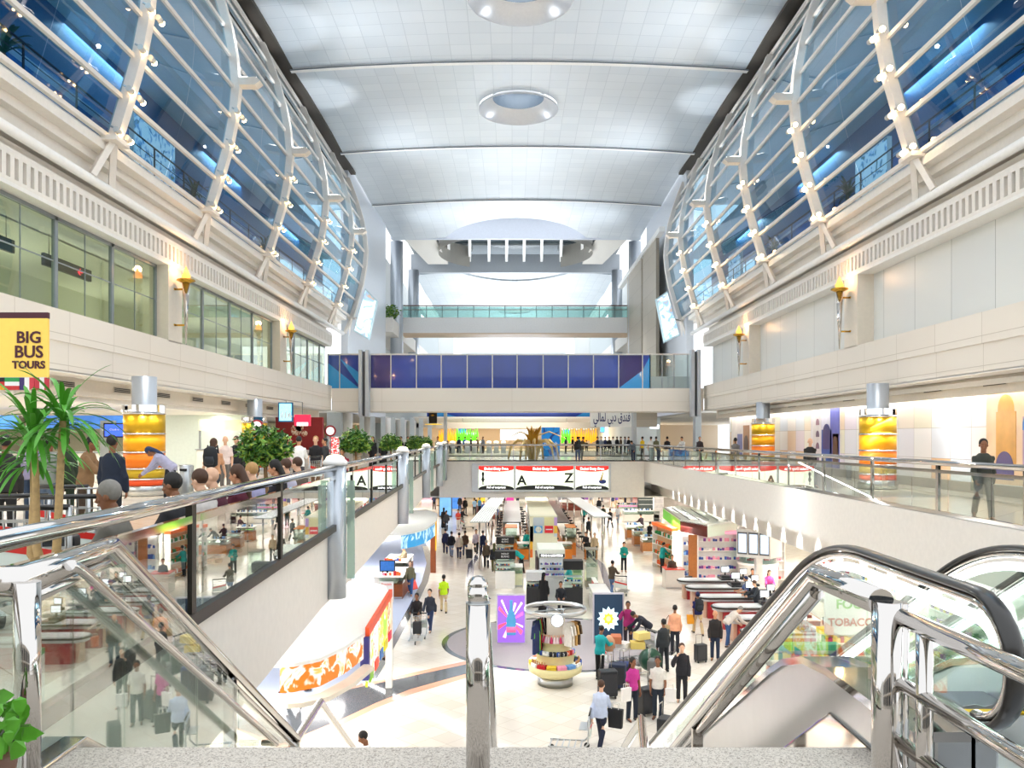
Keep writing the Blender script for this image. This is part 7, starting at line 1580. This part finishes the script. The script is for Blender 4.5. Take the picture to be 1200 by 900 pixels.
# ================================================================ FAR UPPER CONCOURSE
def blamp():
    t = T('bottle_lamp', 'x', 'lamp', world=False); MB().lathe([(.0,0),(.14,0),(.14,.8),(.06,1.2),(.06,1.5),(0,1.5)], n=10).build('bottle', M('F0A020', .5, noise=0, emit=1.1), t); MB().tube([(0,0,1.5),(0,0,2.3)], .02, 5).build('rod', STEEL, t); return t
PROTO['blamp'] = blamp
xl = [(515+i*2.6, 'F0A020' if i < 8 else '5CD820', 'orange' if i < 8 else 'green', 'left') for i in range(18)]+[(659+i*2.8, '5CD820' if i < 4 else 'F0A020', 'green' if i < 4 else 'orange', 'right') for i in range(15)]
for i, (px, c_, n_, sd) in enumerate(xl):
    put('blamp', (xs(px,97), 97, Zr(-.75+(i % 3)*.15)), 0, 'small glowing %s bottle lamp over the food court, %s of the %s row' % (n_, ORD[i if sd == 'left' else i-18], sd), 1, {'bottle': M(c_, .5, noise=0, emit=.45)}, 'bottle lamps over the food court')
    if i == 0: pass
st(B(xs(511,97.3),96.9,Zr(1.0),xs(703,97.3),97.2,Zr(1.75)), 'trim_140', M('D8C8B0', .5))
for k, (a, b_, c_, d_, D_, m, lb) in enumerate(((586,621,503,516,100,two_tone('menu_print', 'F4F8FC', 'A8D0F0', 1.5, .5, .55),'big white lit menu screen in the far food court'),(545,560,507,514,101,two_tone('menu_print2', 'DCE8F4', '3A6AB0', 2, .8),'blue and white lit menu board left of the big menu screen'),(537,547,502,508,99,M('3A8AD8', .4, emit=.35, noise=.3),'small bright blue lit sign in the far food court'),(660,668,503,509,99,M('3A8AD8', .4, emit=.35, noise=.3),'small blue lit sign right of the blue pillar'),(761,773,497,503,60,M('CFEBFF', .4, emit=1.2, noise=.1),'pale blue lit sign right of the stone panel'),(703,709,500,507,60,M('5AB0E8', .4, emit=.8, noise=.1),'small light blue sign under the Arabic sign'))):
    t = T('lit_sign', lb, 'sign', (xs((a+b_)/2,D_), D_, Zr((HY-d_)*D_/F))); z0_, z1_ = Zr((HY-d_)*D_/F), Zr((HY-c_)*D_/F)
    B(xs(a,D_),D_,z0_,xs(b_,D_),D_+.15,z1_).build('casing', WT, t); B(xs(a,D_)+.05,D_-.02,z0_+.05,xs(b_,D_)-.05,D_,z1_-.05).build('face', m, t)
    MB().tube([(xs((a+b_)/2,D_),D_+.1,z1_),(xs((a+b_)/2,D_),D_+.1,Zr(2.0 if D_ < 70 else 2.35 if D_ < 100 else 1.2))], .03, 6).build('rod', STEEL, t)
Dc = 72; t = T('blue_pillar', 'square blue pillar with swirls lettered citibank behind the gold palm', 'pillar', (xs(645,Dc), Dc, UF))
B(xs(635,Dc),Dc,UF,xs(656,Dc),Dc+1.5,Zr(.85)).build('body', two_tone('blue_swirl', '1F8AD8', '1A3F8C', .7, .1, .5), t); text('citibank', (xs(645.5,Dc),Dc-.02,Zr(-.6)), .38, PURE, t, bold=.01)
for k in range(9):
    x_ = xs(522+k*8.5, 84); t = T('concourse_bollard', 'white round bollard column beyond the cross rail, %s from the left' % ORD[k], 'column', (x_,84,UF), group='white bollards beyond the cross rail'); MB().lathe([(.25,0),(.25,1.15)], (x_,84,UF), 14).build('shaft', WT, t); MB().lathe([(.27,1.15),(.2,1.25),(0,1.28)], (x_,84,UF), 14).build('lamp_cap', M('FFE9C0', .5, noise=0, emit=2), t)
for k, (a, b_) in enumerate(((383,399),(520,523),(742,746),(815,822))):
    st(B(xs(a,56.5),56.5,UF,xs(b_,56.5),57.3,Zr(1.7)), 'wall_back_%d' % (10+k), M('C4CDD4', .4))
for k in range(8):
    x_ = xs(424+k*9.5, 62); t = T('frosted_screen', 'tall frosted glass screen panel under the left end of the bridge, %s from the left' % ORD[k], 'screen', (x_,62,UF), group='frosted screens left of the bridge'); B(x_-.18,62+k*1.2,Zr(-.2),x_+.18,62.06+k*1.2,Zr(1.6)).build('panel', M('DDE4E8', .35), t); B(x_-.03,62.02+k*1.2,UF,x_+.03,62.08+k*1.2,Zr(-.2)).build('post', BRUSH, t)
for k, (px, D_) in enumerate(((405,58),(432,70),(455,74),(470,80),(482,86))):
    st(MB().lathe([(.5,0),(.5,3.4)], (xs(px,D_), D_, UF), 20), 'trim_%d' % (150+k), WT)
st(B(-17,100,UF,-11,100.3,Zr(1.7)), 'wall_back_20', M('B8C4CC', .5)); st(B(12.5,70,UF,12.8,118,Zr(1.7)), 'wall_right_40', M('DCE6E6', .5))
tm = T('advert_board', 'small digital advert panel at the foot of the left red kiosk', 'advert', (xs(391,47), 47, UF)); B(xs(386,47),47,UF+.3,xs(397,47),47.1,UF+1.7).build('sheet', two_tone('red_menu', 'D83A3A', 'F0E8E4', 6, .4), tm); B(xs(391,47)-.05,47.02,UF,xs(391,47)+.05,47.08,UF+.3).build('post', GREY, tm)
# panels of lettering on the nearest trolley adverts
p = None
for o in list(COL.objects):
    if o.get('label') == 'luggage trolley under the yucca with a pale advert panel': p = o
if p:
    l = text('Dubai Duty Free', (0,-.485,.665), .075, PURE, p, world=False, bold=.002)

lamp('second_bridge_fill', 'AREA', (0, 92, Zr(1.4)), 260, NEUT, 14, 1, to=(0, 100, Zr(2.2)))  # fill added to brighten the dull slab of the farther bridge
